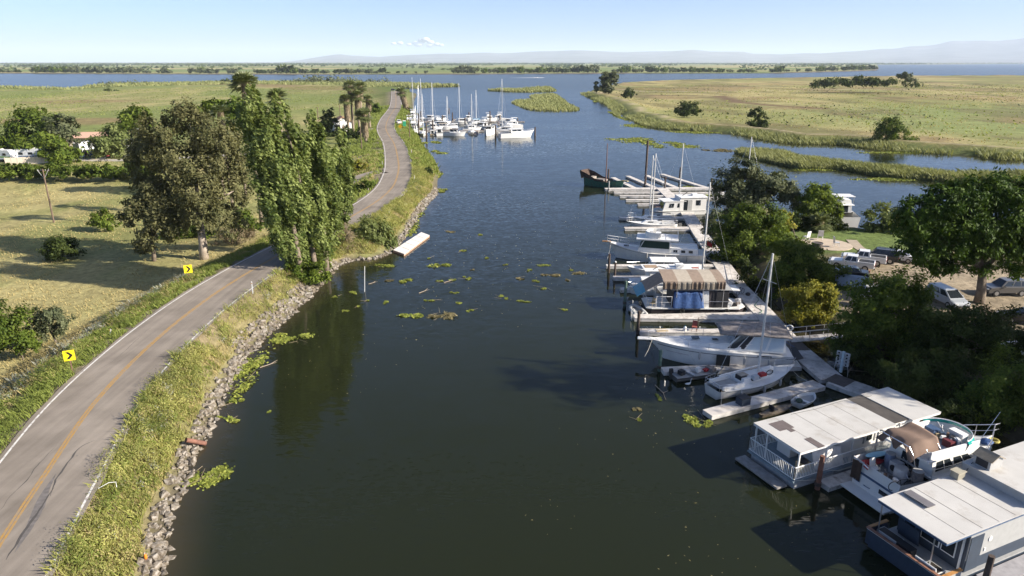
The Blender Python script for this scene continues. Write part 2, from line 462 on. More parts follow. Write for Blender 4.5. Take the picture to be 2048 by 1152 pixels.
# ---- water: one sheet
def water_material():
    m, n, l, out = new_mat('river_water')
    b = n.new('ShaderNodeBsdfPrincipled')
    at = n.new('ShaderNodeAttribute'); at.attribute_name = 'tint'          # shallow, muddy water along the banks
    mm = n.new('ShaderNodeMix'); mm.data_type = 'RGBA'; mm.inputs['A'].default_value = (0.0145, 0.0178, 0.0078, 1); mm.inputs['B'].default_value = (0.05, 0.041, 0.023, 1)
    l.new(at.outputs['Fac'], mm.inputs['Factor']); l.new(mm.outputs['Result'], b.inputs['Base Color'])
    b.inputs['IOR'].default_value = 1.333
    b.inputs['Roughness'].default_value = 0.05
    b.inputs['Specular IOR Level'].default_value = 0.4
    geo = n.new('ShaderNodeNewGeometry')
    def layer(sx, sy, detail, rot, k, col=True):
        mp = n.new('ShaderNodeMapping'); mp.inputs['Scale'].default_value = (sx, sy, 1); mp.inputs['Rotation'].default_value = (0, 0, rot)
        l.new(geo.outputs['Position'], mp.inputs['Vector'])
        t = n.new('ShaderNodeTexNoise'); t.inputs['Scale'].default_value = 1.0; t.inputs['Detail'].default_value = detail; t.inputs['Roughness'].default_value = 0.5
        l.new(mp.outputs[0], t.inputs['Vector'])
        if not col: return t.outputs[0]
        s1 = n.new('ShaderNodeVectorMath'); s1.operation = 'SUBTRACT'; s1.inputs[1].default_value = (0.5, 0.5, 0.5); l.new(t.outputs['Color'], s1.inputs[0])
        s2 = n.new('ShaderNodeVectorMath'); s2.operation = 'MULTIPLY'; s2.inputs[1].default_value = k; l.new(s1.outputs[0], s2.inputs[0])
        return s2.outputs[0]
    # wave slopes (x, y) of small wind ripples and of longer waves; calmer and rougher stretches
    a = layer(1.5, 5.2, 2, R(8), (0.12, 0.30, 0)); c = layer(0.35, 1.0, 2, R(-10), (0.025, 0.06, 0)); big = layer(0.012, 0.03, 3, R(20), None, False)
    mr = n.new('ShaderNodeMapRange'); mr.inputs[1].default_value, mr.inputs[2].default_value, mr.inputs[3].default_value, mr.inputs[4].default_value = 0.36, 0.58, 0.12, 1.0
    l.new(big, mr.inputs[0])
    # the open river is windier than the sheltered slough
    sx = n.new('ShaderNodeSeparateXYZ'); l.new(geo.outputs['Position'], sx.inputs[0])
    wd = n.new('ShaderNodeMapRange'); wd.inputs[1].default_value, wd.inputs[2].default_value, wd.inputs[3].default_value, wd.inputs[4].default_value = 220.0, 800.0, 1.0, 2.0
    l.new(sx.outputs['Y'], wd.inputs[0])
    ww = n.new('ShaderNodeMath'); ww.operation = 'MULTIPLY'; l.new(mr.outputs[0], ww.inputs[0]); l.new(wd.outputs[0], ww.inputs[1])
    rr = n.new('ShaderNodeMapRange'); rr.inputs[1].default_value, rr.inputs[2].default_value, rr.inputs[3].default_value, rr.inputs[4].default_value = 150.0, 800.0, 0.05, 0.2
    l.new(sx.outputs['Y'], rr.inputs[0]); l.new(rr.outputs[0], b.inputs['Roughness'])
    sa = n.new('ShaderNodeVectorMath'); sa.operation = 'SCALE'; l.new(a, sa.inputs[0]); l.new(ww.outputs[0], sa.inputs['Scale'])
    ad = n.new('ShaderNodeVectorMath'); l.new(sa.outputs[0], ad.inputs[0]); l.new(c, ad.inputs[1])
    # normals of the open stretch tilt towards the south bank, to reflect higher, bluer sky
    ln_ = n.new('ShaderNodeMapRange'); ln_.inputs[1].default_value, ln_.inputs[2].default_value, ln_.inputs[3].default_value, ln_.inputs[4].default_value = 60.0, 420.0, 0.0, -0.06
    l.new(sx.outputs['Y'], ln_.inputs[0])
    cb = n.new('ShaderNodeCombineXYZ'); cb.inputs['Z'].default_value = 1.0; l.new(ln_.outputs[0], cb.inputs['Y'])
    up = n.new('ShaderNodeVectorMath'); l.new(ad.outputs[0], up.inputs[0]); l.new(cb.outputs[0], up.inputs[1])
    nm = n.new('ShaderNodeVectorMath'); nm.operation = 'NORMALIZE'; l.new(up.outputs[0], nm.inputs[0])
    l.new(nm.outputs[0], b.inputs['Normal'])
    l.new(b.outputs[0], out.inputs[0])
    return m
def build_water():
    X, Y = fan_grid(); X, Y = X[::2], Y[::2]; shp = X.shape
    x, y = X.ravel(), Y.ravel()
    d = np.maximum.reduce(land_height(x, y)[1:5]).reshape(shp)
    cell = np.maximum(6.0, 0.05 * np.abs(Y))
    low_ok = (inside(x, y, L1).reshape(shp)) & (Y < 320)
    keep = np.where(low_ok, d < np.where(Y < 110, 4.0, 6.0), True)
    i = np.arange(x.size).reshape(shp)
    k = keep[:-1, :-1] | keep[:-1, 1:] | keep[1:, 1:] | keep[1:, :-1]
    f = np.stack([i[:-1, :-1], i[:-1, 1:], i[1:, 1:], i[1:, :-1]], -1)[k]
    use, inv = np.unique(f, return_inverse=True)
    sh = np.clip(1 + d.ravel() / (3.2 + 2.2 * (fbm(x * 0.12, y * 0.12, 5) - 0.5)), 0, 1) ** 1.5 * (y < 300)
    tag(np_mesh('water', np.stack([x, y, np.zeros(x.size)], 1)[use], inv.reshape(-1, 4), water_material(), tint=sh[use]), kind='structure')
build_water()

# ---- road: asphalt sheet with centre line, edge lines and cracks
def offset(line, d):
    t = np.gradient(line, axis=0); t /= np.linalg.norm(t, axis=1)[:, None]
    return line + np.stack([t[:, 1], -t[:, 0]], 1) * np.asarray(d)[..., None]     # + is to the right of travel
def ribbon(name, line, d0, d1, z, material, parent=None):
    a, b_ = offset(line, d0), offset(line, d1)
    n_ = len(line); zz = np.full(n_, z)
    v = np.vstack([np.column_stack([a, zz]), np.column_stack([b_, zz])])
    i = np.arange(n_ - 1)
    return np_mesh(name, v, np.stack([i, i + n_, i + n_ + 1, i + 1], 1), material, parent)
def asphalt():
    m, n, l, out = new_mat('old_asphalt')
    b = n.new('ShaderNodeBsdfPrincipled'); b.inputs['Roughness'].default_value = 0.9; b.inputs['Specular IOR Level'].default_value = 0.2
    geo = n.new('ShaderNodeNewGeometry')
    t = n.new('ShaderNodeTexNoise'); t.inputs['Scale'].default_value = 0.25; t.inputs['Detail'].default_value = 9; t.inputs['Roughness'].default_value = 0.6
    l.new(geo.outputs['Position'], t.inputs['Vector'])
    cr = n.new('ShaderNodeValToRGB'); e = cr.color_ramp.elements
    e[0].position, e[0].color = 0.28, (0.178, 0.152, 0.124, 1); e[1].position, e[1].color = 0.7, (0.29, 0.25, 0.207, 1)
    l.new(t.outputs[0], cr.inputs[0])
    t2 = n.new('ShaderNodeTexNoise'); t2.inputs['Scale'].default_value = 40; t2.inputs['Detail'].default_value = 3
    l.new(geo.outputs['Position'], t2.inputs['Vector'])
    mr = n.new('ShaderNodeMapRange'); mr.inputs[3].default_value, mr.inputs[4].default_value = 0.8, 1.2; l.new(t2.outputs[0], mr.inputs[0])
    mp = n.new('ShaderNodeMapping'); mp.inputs['Scale'].default_value = (2.2, 0.10, 1); l.new(geo.outputs['Position'], mp.inputs['Vector'])
    t3 = n.new('ShaderNodeTexNoise'); t3.inputs['Scale'].default_value = 1.0; t3.inputs['Detail'].default_value = 5; l.new(mp.outputs[0], t3.inputs['Vector'])
    m3 = n.new('ShaderNodeMapRange'); m3.inputs[1].default_value, m3.inputs[2].default_value, m3.inputs[3].default_value, m3.inputs[4].default_value = 0.3, 0.7, 0.86, 1.12; l.new(t3.outputs[0], m3.inputs[0])
    mm = n.new('ShaderNodeMath'); mm.operation = 'MULTIPLY'; l.new(mr.outputs[0], mm.inputs[0]); l.new(m3.outputs[0], mm.inputs[1])
    sv = n.new('ShaderNodeVectorMath'); sv.operation = 'SCALE'; l.new(cr.outputs[0], sv.inputs[0]); l.new(mm.outputs[0], sv.inputs['Scale'])
    l.new(sv.outputs[0], b.inputs['Base Color'])
    l.new(b.outputs[0], out.inputs[0]); return m
def worn_paint(name, col, under, lo, hi, scale=3.0):
    return mat(name, col, rough=0.8, var=0.1, vscale=9, dirt=under, dscale=scale, dlo=lo, dhi=hi)
RW = 3.3
edge_n = 0.16 * (fbm(np.arange(len(ROAD)) * 0.6, np.arange(len(ROAD)) * 0.0, 3) - 0.5)
ROADF = spline([tuple(p) for p in ROAD[::6]], 0.7)
wob = lambda s: 0.35 * (fbm(np.arange(len(ROADF)) * 0.35, np.zeros(len(ROADF)), s) - 0.5)
road = tag(ribbon('road', ROADF, -RW - 0.35 + wob(4), RW + 0.35 + wob(5), ROAD_Z, asphalt()), kind='structure')
AS = (0.26, 0.22, 0.185)
ye = worn_paint('yellow_road_paint', (0.38, 0.22, 0.06), (0.29, 0.22, 0.14), 0.42, 0.64)
wh = worn_paint('white_road_paint', (0.62, 0.6, 0.56), AS, 0.52, 0.66)
for s in (-1, 1): ribbon('centre_line', ROADF, s * 0.10 - 0.075, s * 0.10 + 0.075, ROAD_Z + 0.006, ye, road)
ribbon('edge_line', ROADF, np.full(len(ROADF), -RW - 0.07), np.full(len(ROADF), -RW + 0.07), ROAD_Z + 0.006, wh, road)
ribbon('edge_line', ROADF, np.full(len(ROADF), RW - 0.07), np.full(len(ROADF), RW + 0.07), ROAD_Z + 0.006, wh, road)
tar = mat('tar_crack', (0.075, 0.068, 0.062), rough=0.9)
def crack(px, w, seed):
    pts = spline(gp(px, ROAD_Z), 0.25)
    k = len(pts); t = np.arange(k)
    pts = pts + 0.16 * np.stack([fbm(t * 0.4, t * 0.0, seed) - 0.5, np.zeros(k)], 1)
    ww = w * (0.25 + 1.2 * fbm(t * 0.5, t * 0, seed + 9)) * np.sin(np.linspace(0.15, math.pi - 0.1, k))
    ribbon('crack', pts, -ww, ww, ROAD_Z + 0.004, tar, road)
crack([(12, 1120), (52, 1058), (85, 1010), (108, 975)], 0.10, 3)
crack([(100, 992), (112, 960), (140, 920), (160, 895), (190, 880)], 0.07, 5)
crack([(0, 1022), (20, 992), (50, 965), (70, 938), (90, 915), (117, 885)], 0.03, 8)
crack([(195, 740), (235, 715), (300, 655)], 0.02, 12)
patch = mat('tar_patch', (0.15, 0.135, 0.125), rough=0.9, var=0.25)
pp = spline(gp([(30, 1105), (66, 1044), (88, 992), (112, 948)], ROAD_Z), 0.3)
kk = np.linspace(0, 1, len(pp))
ribbon('tar_patch', pp, -0.28 * np.sin(math.pi * kk) - 0.02, 0.24 * np.sin(math.pi * kk) * (0.6 + 0.8 * fbm(kk * 9, kk * 0, 6)), ROAD_Z + 0.002, patch, road)

# ---- side drives off the road, car park, garden path
drive_m = mat('drive_gravel', (0.26, 0.22, 0.18), rough=0.95, var=0.2, vscale=0.6)
def strip_on_ground(name, pts, w, material, up=0.05, kind='structure'):
    ln = spline(pts, 1.0)
    a, c_, b_ = offset(ln, -w / 2), ln, offset(ln, w / 2)
    zs = [land_height(q[:, 0], q[:, 1])[0] + up for q in (a, c_, b_)]
    zm = np.maximum.reduce(zs)
    k = len(ln)
    v = np.vstack([np.column_stack([q, zm]) for q in (a, c_, b_)])
    i = np.arange(k - 1)
    f = np.vstack([np.stack([i + j * k, i + (j + 1) * k, i + (j + 1) * k + 1, i + j * k + 1], 1) for j in (0, 1)])
    return tag(np_mesh(name, v, f, material), kind=kind)
for a_, b_, zb in (((768, 305), (690, 318), 1.4), ((766, 343), (690, 362), 1.6), ((752, 257), (690, 275), 1.0)):
    p0, p1 = G(*a_, ROAD_Z), G(*b_, zb)
    strip_on_ground('driveway', [tuple(p0[:2]), tuple(((p0 + p1) / 2)[:2]), tuple(p1[:2])], 4.5, drive_m)
strip_on_ground('driveway', [(-160, 205), (-126, 196), (-100, 199), (-70, 212)], 5.0, mat('pale_gravel', (0.36, 0.33, 0.28), rough=0.95, var=0.15, vscale=0.4))
path_m = mat('garden_path', (0.34, 0.28, 0.21), rough=0.95, var=0.15, vscale=1.5)
strip_on_ground('path', [tuple(G(1703, 478, 1.7)[:2]), tuple(G(1720, 495, 1.7)[:2]), tuple(G(1760, 515, 1.7)[:2]), tuple(G(1800, 530, 1.7)[:2])], 1.5, path_m, 0.06)
yy0 = seg_dist
patio = B().tube([(PATIO_C.x, PATIO_C.y, 1.3), (PATIO_C.x, PATIO_C.y, ground_z(PATIO_C.x, PATIO_C.y) + 0.1)], 3.6, 24).build('patio', mat('patio_concrete', (0.45, 0.37, 0.28), rough=0.9, var=0.12, vscale=1.2))
tag(patio, kind='structure')

# ---- far hills
def hills():
    xs = np.linspace(-34000, 46000, 420)
    D = 25000.0
    pxs = 1024 + FPX * xs / (D * PC + CAM_H * PS)
    key = [(-900, 124), (560, 123), (600, 119), (640, 113), (680, 108), (700, 111), (760, 113), (820, 110), (880, 107), (1000, 106), (1100, 103), (1140, 101), (1250, 105), (1380, 101), (1420, 103), (1485, 104), (1500, 107), (1560, 109), (1640, 106), (1700, 104), (1780, 98), (1800, 95), (1850, 92), (1900, 86), (1990, 84), (2048, 80), (2300, 78), (2700, 90), (3500, 115)]
    yv = np.interp(pxs, [k[0] for k in key], [k[1] for k in key])
    top = np.maximum((124.5 - yv) * D / (FPX * PC), 0) * (0.95 + 0.14 * (fbm(xs / 900, xs * 0, 4) - .5))
    rows = []
    for k, (dy, s) in enumerate(((-9000, 0), (-7000, 0.10), (-5200, 0.22), (-3600, 0.42), (-2200, 0.62), (-1000, 0.84), (0, 1.0), (3000, 0.5))):
        zz = top * s * (0.75 + 0.5 * fbm(xs / 1500, xs * 0 + k * 3.1, 6)) if 0 < k < 6 else top * s
        rows.append(np.column_stack([xs * (1 + dy / D), np.full(len(xs), D + dy), zz - 1.0]))
    v = np.vstack(rows); nc, nr = len(xs), len(rows)
    i = np.arange(nr * nc).reshape(nr, nc)
    f = np.stack([i[:-1, :-1], i[:-1, 1:], i[1:, 1:], i[1:, :-1]], -1).reshape(-1, 4)
    m = mat('dry_hills', (0.17, 0.17, 0.175), rough=1.0, var=0.3, vscale=0.0012)
    tag(np_mesh('hills', v, f, m, smooth=True), kind='structure')
hills()
# ---- one small low cloud far beyond the hills
def cloud():
    c = A(838, 84, 62000); m = B(); r_ = random.Random(3); k = MPP(62000)
    for dx, dy, r in ((-50, 3, 5), (-38, 2, 6), (-20, 5, 5), (-6, 2, 8), (6, -2, 9), (14, -4, 8), (24, 1, 7), (34, 4, 6), (44, 6, 5), (0, 5, 9), (20, 6, 8)):
        m.ball((dx * k, r_.uniform(-500, 500), -dy * k), (r * k * 1.1, r * k, r * k * 0.55), 14, 10)
    o = m.build('cloud', mat('cloud_white', (0.62, 0.62, 0.62), rough=1.0, var=0.02, vscale=0.001), smooth=True, loc=c)
    tag(o, 'small white cloud low over the far hills', 'cloud', kind='stuff')
cloud()
# ---- haze
hz, n_, l_, o_ = new_mat('haze_air')
pv = n_.new('ShaderNodeVolumePrincipled')
pv.inputs['Color'].default_value = (0.74, 0.86, 1.0, 1); pv.inputs['Density'].default_value = 4.0e-5; pv.inputs['Anisotropy'].default_value = 0.0
l_.new(pv.outputs[0], o_.inputs['Volume'])
hb = B().box((0, 20500, 446.5), (121000, 63500, 911)).build('haze', hz)
tag(hb, 'pale blue haze over the river delta', 'haze', kind='stuff')
# ================================================================== vegetation
def rhombi(pos, nrm, tan, ln, wd):
    """leaf-sized four-cornered faces"""
    t = tan - (tan * nrm).sum(1)[:, None] * nrm
    t /= np.linalg.norm(t, axis=1)[:, None] + 1e-9
    s = np.cross(nrm, t)
    a, b = (ln / 2)[:, None], (wd / 2)[:, None]
    v = np.stack([pos - t * a, pos + s * b, pos + t * a, pos - s * b], 1).reshape(-1, 3)
    return v, np.arange(len(v)).reshape(-1, 4)
def rdir(n):
    d = rng.normal(size=(n, 3)); return d / np.linalg.norm(d, axis=1)[:, None]
LEAF = dict(
    poplar=leaf_mat('poplar_leaf', (0.05, 0.085, 0.016), (0.285, 0.33, 0.105), 0.34, 0.5, 0.12),
    gum=leaf_mat('eucalyptus_leaf', (0.06, 0.068, 0.027), (0.20, 0.19, 0.085), 0.3),
    oak=leaf_mat('grey_oak_leaf', (0.045, 0.062, 0.027), (0.165, 0.178, 0.095), 0.25),
    green=leaf_mat('green_leaf', (0.034, 0.064, 0.010), (0.15, 0.195, 0.03), 0.33),
    fresh=leaf_mat('fresh_green_leaf', (0.05, 0.088, 0.012), (0.175, 0.22, 0.034), 0.36),
    yellow=leaf_mat('yellow_leaf', (0.10, 0.125, 0.018), (0.34, 0.30, 0.045), 0.35),
    pine=leaf_mat('pine_needle', (0.018, 0.043, 0.006), (0.085, 0.14, 0.015), 0.22),
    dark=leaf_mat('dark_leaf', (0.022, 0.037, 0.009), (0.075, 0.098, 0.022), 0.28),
    willow=leaf_mat('willow_leaf', (0.08, 0.11, 0.028), (0.21, 0.235, 0.085), 0.3),
    dry=leaf_mat('dry_twig', (0.13, 0.10, 0.06), (0.25, 0.2, 0.12), 0.1),
    reed=leaf_mat('reed_blade', (0.12, 0.15, 0.05), (0.30, 0.30, 0.13), 0.3),
    weed=leaf_mat('bank_weed', (0.14, 0.155, 0.05), (0.47, 0.45, 0.15), 0.35),
    straw=leaf_mat('dry_grass_blade', (0.26, 0.21, 0.09), (0.46, 0.38, 0.18), 0.25),
    herb=leaf_mat('green_herb', (0.10, 0.14, 0.028), (0.30, 0.335, 0.085), 0.34),
    grey=leaf_mat('grey_thistle', (0.17, 0.19, 0.14), (0.42, 0.42, 0.36), 0.15),
    lily=leaf_mat('water_hyacinth_leaf', (0.13, 0.17, 0.03), (0.38, 0.40, 0.085), 0.25, 0.5, 0.2),
    scum=leaf_mat('dead_water_weed', (0.12, 0.105, 0.05), (0.26, 0.22, 0.11), 0.1),
    frond=leaf_mat('palm_frond', (0.06, 0.085, 0.025), (0.20, 0.22, 0.09), 0.25, 0.4, 0.4),
    thatch=leaf_mat('dead_palm_thatch', (0.17, 0.13, 0.08), (0.36, 0.29, 0.19), 0.1),
)
BARK = mat('grey_bark', (0.17, 0.135, 0.10), rough=0.95, var=0.3, vscale=3, bump=0.6, bscale=9)
PALEBARK = mat('pale_eucalyptus_bark', (0.36, 0.30, 0.24), rough=0.9, var=0.3, vscale=1.5, dirt=(0.16, 0.12, 0.09), dscale=1.2)
def crown(name, blobs, n, size, material, parent=None, patch=0.0, sub=18, clump=0.26, shell=0.5, wind=None, lean=0.0, asp=0.55, up=0.35, under=0.9, stretch=(1, 1, 0.8)):
    """foliage through the volume of several ellipsoids (cx,cy,cz,rx,ry,rz): twig clumps, each of many leaves"""
    n = int(n * 0.8)
    if not patch: size = size * 1.16
    bl = np.array(blobs, float); w = (bl[:, 3] * bl[:, 5]); w /= w.sum()
    cs, cr, cb, ct = [], [], [], []
    for b_, ww in zip(bl, w):
        k = max(6, int(sub * len(bl) * ww))
        u = rdir(k); u[:, 2] = np.where(u[:, 2] < 0, u[:, 2] * under, u[:, 2])
        rad = shell + (1 - shell) * rng.random(k) ** 0.6
        jig = 1 + 0.16 * rng.normal(size=k)
        cs.append(b_[:3] + u * b_[3:] * (rad * jig)[:, None]); cr.append(np.full(k, b_[3:].mean() * clump) * (0.7 + 0.7 * rng.random(k))); cb.append(np.repeat(b_[None, :3], k, 0)); ct.append(rng.random(k))
    cs, cr, cb, ct = np.vstack(cs), np.concatenate(cr), np.vstack(cb), np.concatenate(ct)
    p = cr ** 1.6; p /= p.sum()
    i = rng.choice(len(cs), n, p=p)
    off = rng.normal(size=(n, 3)) * 0.62
    pos = cs[i] + off * cr[i][:, None] * np.array(stretch)
    if wind is not None:
        q = rng.random(n) ** 1.5
        pos = pos + np.array(wind)[None] * (q * cr[i] * 2.2)[:, None]
    outw = pos - cb[i]; outw /= np.linalg.norm(outw, axis=1)[:, None] + 1e-9
    nr = outw * 0.9 + rdir(n) * 0.75 + np.array([0, 0, up]); nr /= np.linalg.norm(nr, axis=1)[:, None]
    tn = rdir(n) if wind is None else rdir(n) * 0.55 + np.array(wind)[None]
    ln = size * (0.45 + 1.0 * rng.random(n))
    v, f = rhombi(pos, nr, tn, ln, ln * asp)
    tint = np.clip(0.5 * ct[i] + 0.5 * rng.random(n) + 0.12 * rng.normal(size=n), 0, 1)
    if patch: tint = np.clip(tint * (1 - 0.5 * patch) + patch * (2.6 * (fbm(pos[:, 0] * 0.45, pos[:, 1] * 0.45, 29) - 0.5) + 0.25), 0, 1)
    return np_mesh(name, v, f, material, parent, tint=np.repeat(tint, 4))
def limbs(base, tops, r0, material, parent, mid=0.45, name='trunk', bend=0.6):
    """tapered trunk that forks into limbs"""
    m = B(); base = Vector(base)
    fork = base.lerp(sum((Vector(t) for t in tops), Vector()) / len(tops), mid)
    fork.x = base.x * 0.6 + fork.x * 0.4
    m.tube([base - Vector((0, 0, 0.4)), base.lerp(fork, 0.3) + Vector((0.1, 0, 0)), fork], [r0 * 1.25, r0, r0 * 0.72], 9)
    for t in tops:
        t = Vector(t); q = fork.lerp(t, 0.5) + Vector((random.uniform(-bend, bend), random.uniform(-bend, bend), random.uniform(0, bend)))
        m.tube([fork - Vector((0, 0, 0.2)), q, t], [r0 * 0.55, r0 * 0.34, r0 * 0.08], 6)
    return m.build(name, material, parent, smooth=True)
def tree(name, label, cat, base, pxblobs, Y, n, size, leaf, r0=0.25, bark=None, group=None, depth=1.0, tops=None, **kw):
    """blobs are given as photo pixels (x, y, rx, ry[, dY]) at distance Y"""
    bl = []
    for q in pxblobs:
        x, y, rx, ry = q[:4]; dY = q[4] if len(q) > 4 else 0.0
        c = A(x, y, Y + dY); k = MPP(Y + dY, c.z)
        bl.append((c.x, c.y, c.z, rx * k, (rx * 0.5 + ry * 0.5) * k * depth, ry * k))
    bx, by = base; bz = ground_z(bx, by); bz = bz if bz > -0.9 or by < 220 and bx < -30 else 0.0
    o = empty(name, (bx, by, bz), 0, label, cat, group)
    inv = np.array([bx, by, bz])
    rel = [tuple(np.array(b_[:3]) - inv) + tuple(b_[3:]) for b_ in bl]
    tp = tops if tops is not None else [r_[:3] for r_ in rel[:7]]
    limbs((0, 0, 0), tp, r0, bark or BARK, o)
    crown('crown', rel, n, size, leaf, o, **kw)
    return o
def bush(name, label, cat, pxblobs, Y, n, size, leaf, group=None, stem=0.06, **kw):
    c = A(pxblobs[0][0], pxblobs[0][1], Y)
    return tree(name, label, cat, (c.x, c.y), pxblobs, Y, n, size, leaf, r0=stem, group=group, **kw)

# ---- poplars by the road bend, combed to one side by the wind
WIND = (-0.6, 0.05, 0.6)
def poplar(label, bpx, spine, Y, n, size=0.37):
    b = G(*bpx, 2.0)
    bl = []
    for i in range(len(spine) - 1):
        (x0, y0, r0), (x1, y1, r1) = spine[i], spine[i + 1]
        k = max(2, int(abs(y1 - y0) / 22))
        for j in range(k):
            t = j / k; r_ = r0 + (r1 - r0) * t
            for s in (-1, 1):
                bl.append((x0 + (x1 - x0) * t + s * r_ * random.uniform(0.2, 0.52), y0 + (y1 - y0) * t + random.uniform(-8, 8), r_ * random.uniform(0.38, 0.56), min(r_ * random.uniform(0.9, 1.5), 46), random.uniform(-1.2, 1.2)))
    tops = [tuple(A(x, y, Y) - Vector((b.x, b.y, ground_z(b.x, b.y)))) for x, y, r_ in spine[1::2]]
    return tree('poplar_tree', label, 'tree', (b.x, b.y), bl, Y, n, size, LEAF['poplar'], r0=0.35, group='poplars by the road bend', tops=tops, sub=13, clump=0.24, shell=0.4, wind=WIND, asp=0.5, up=0.1, stretch=(0.6, 0.6, 1.5))
poplar('tallest wind-bent poplar, its top touching the palm behind', (600, 542), [(600, 535, 30), (592, 485, 42), (577, 425, 50), (554, 355, 50), (532, 295, 44), (516, 240, 32), (504, 192, 16), (501, 172, 6)], 84, 50000)
poplar('dense poplar column right beside the tallest one', (628, 535), [(628, 528, 30), (626, 470, 40), (616, 410, 42), (603, 350, 38), (585, 290, 31), (564, 232, 20), (553, 190, 9), (550, 178, 4)], 86, 38000)
poplar('second poplar from the road, narrower, between the tallest and the pale thin one', (650, 520), [(650, 525, 26), (655, 460, 34), (652, 395, 38), (645, 335, 36), (634, 285, 28), (622, 240, 13), (619, 228, 5)], 89, 28000)
poplar('thin poplar with a bare pale trunk nearest the water-side bush', (690, 448), [(688, 430, 15), (692, 380, 20), (690, 330, 20), (684, 285, 13), (676, 255, 5)], 101, 9500)
bush('green_shrub', 'dark green shrub at the foot of the poplars', 'shrub', [(610, 548, 38, 22), (585, 555, 22, 14), (640, 545, 26, 20)], 82, 5000, 0.3, LEAF['fresh'])
bush('willow_bush', 'pale green willow bush on the bank beside the white float', 'shrub', [(755, 475, 38, 30), (725, 490, 34, 28), (775, 495, 26, 16), (740, 455, 26, 18)], 101, 9000, 0.34, LEAF['willow'], wind=(-0.3, 0, 0.5))
bush('dry_bush', 'brown bare-twigged bush beside the pale green willow bush', 'shrub', [(690, 480, 24, 28), (700, 505, 26, 14), (672, 500, 14, 20)], 97, 4000, 0.4, LEAF['dry'], asp=0.15)

# ---- eucalyptus trees
gb = GR(408, 518)
tree('eucalyptus_tree', 'large brownish eucalyptus with a thick pale trunk beside the road', 'tree', (gb.x, gb.y),
     [(380, 245, 48, 34), (325, 265, 45, 36), (430, 275, 50, 40), (300, 310, 42, 34, 2), (360, 320, 55, 40, -2), (440, 330, 50, 42), (470, 380, 32, 40), (400, 390, 50, 38, -3), (330, 385, 50, 36, -1), (440, 430, 40, 26), (478, 445, 28, 24, 3), (350, 225, 26, 20), (290, 350, 36, 30, 1), (480, 330, 26, 40, 2), (280, 285, 24, 18, 2), (375, 440, 30, 22, -3), (455, 300, 26, 22), (405, 452, 34, 20, -2), (345, 455, 34, 22, -2), (455, 465, 26, 18, -1)],
     gb.y + 1, 52000, 0.35, LEAF['gum'], r0=0.62, bark=PALEBARK, sub=26, clump=0.22, group='eucalyptus trees beside the road', wind=(-0.3, 0, 0.2), stretch=(0.8, 0.8, 1.0))
gb2 = GR(308, 522)
tree('eucalyptus_tree', 'darker low-branched eucalyptus behind the far chevron sign', 'tree', (gb2.x, gb2.y),
     [(300, 380, 36, 36), (275, 420, 26, 40), (320, 440, 36, 44), (295, 480, 28, 30), (345, 420, 30, 36)], gb2.y, 15000, 0.4, LEAF['gum'], r0=0.3, group='eucalyptus trees beside the road')
for i, (pb, lab) in enumerate((([(470, 220, 30, 26), (500, 250, 26, 40), (450, 250, 26, 22)], 'dark green tree behind the poplars and the dead palm'), ([(425, 215, 26, 14), (400, 225, 20, 12)], 'dull green tree top just behind the large eucalyptus'))):
    c = A(pb[0][0], pb[0][1], 150)
    tree('broadleaf_tree', lab, 'tree', (c.x, c.y), pb, 150, 5000, 0.6, LEAF['green'], r0=0.3)

bush('dead_brush', 'tangle of dead sticks and brush right of the eucalyptus trunk', 'shrub', [(470, 470, 30, 18), (445, 478, 24, 12), (495, 465, 18, 18)], GR(470, 488).y, 3500, 0.5, LEAF['dry'], asp=0.12)
bush('understory_shrub', 'green shrub in the shade behind the eucalyptus', 'shrub', [(480, 440, 30, 22), (510, 455, 18, 22), (350, 470, 30, 20), (400, 460, 26, 18)], GR(440, 478).y + 2, 7000, 0.4, LEAF['green'])
# ---- left field bushes
bush('dark_bush', 'round dark bush alone in the dry field', 'shrub', [(125, 497, 34, 22), (105, 502, 20, 16), (145, 500, 20, 18)], GR(125, 520).y, 6500, 0.3, LEAF['dark'])
bush('bright_shrub', 'small bright green shrub in the field by the eucalyptus', 'shrub', [(205, 438, 20, 20), (222, 450, 14, 12), (190, 446, 12, 12)], GR(205, 462).y, 3200, 0.36, LEAF['fresh'])
bush('leafy_bush', 'big leafy green bush below the near chevron sign at the picture edge', 'shrub', [(30, 655, 42, 44), (0, 680, 36, 40), (55, 690, 26, 26), (-30, 650, 50, 50)], GR(35, 720).y, 14000, 0.24, LEAF['green'])
tree('small_tree', 'small olive green tree beside the big leafy bush', 'tree', tuple(GR(112, 690)[:2]), [(100, 632, 30, 22), (78, 650, 22, 22), (120, 650, 20, 22), (95, 662, 24, 14)], GR(112, 690).y, 7500, 0.22, LEAF['oak'], r0=0.12)
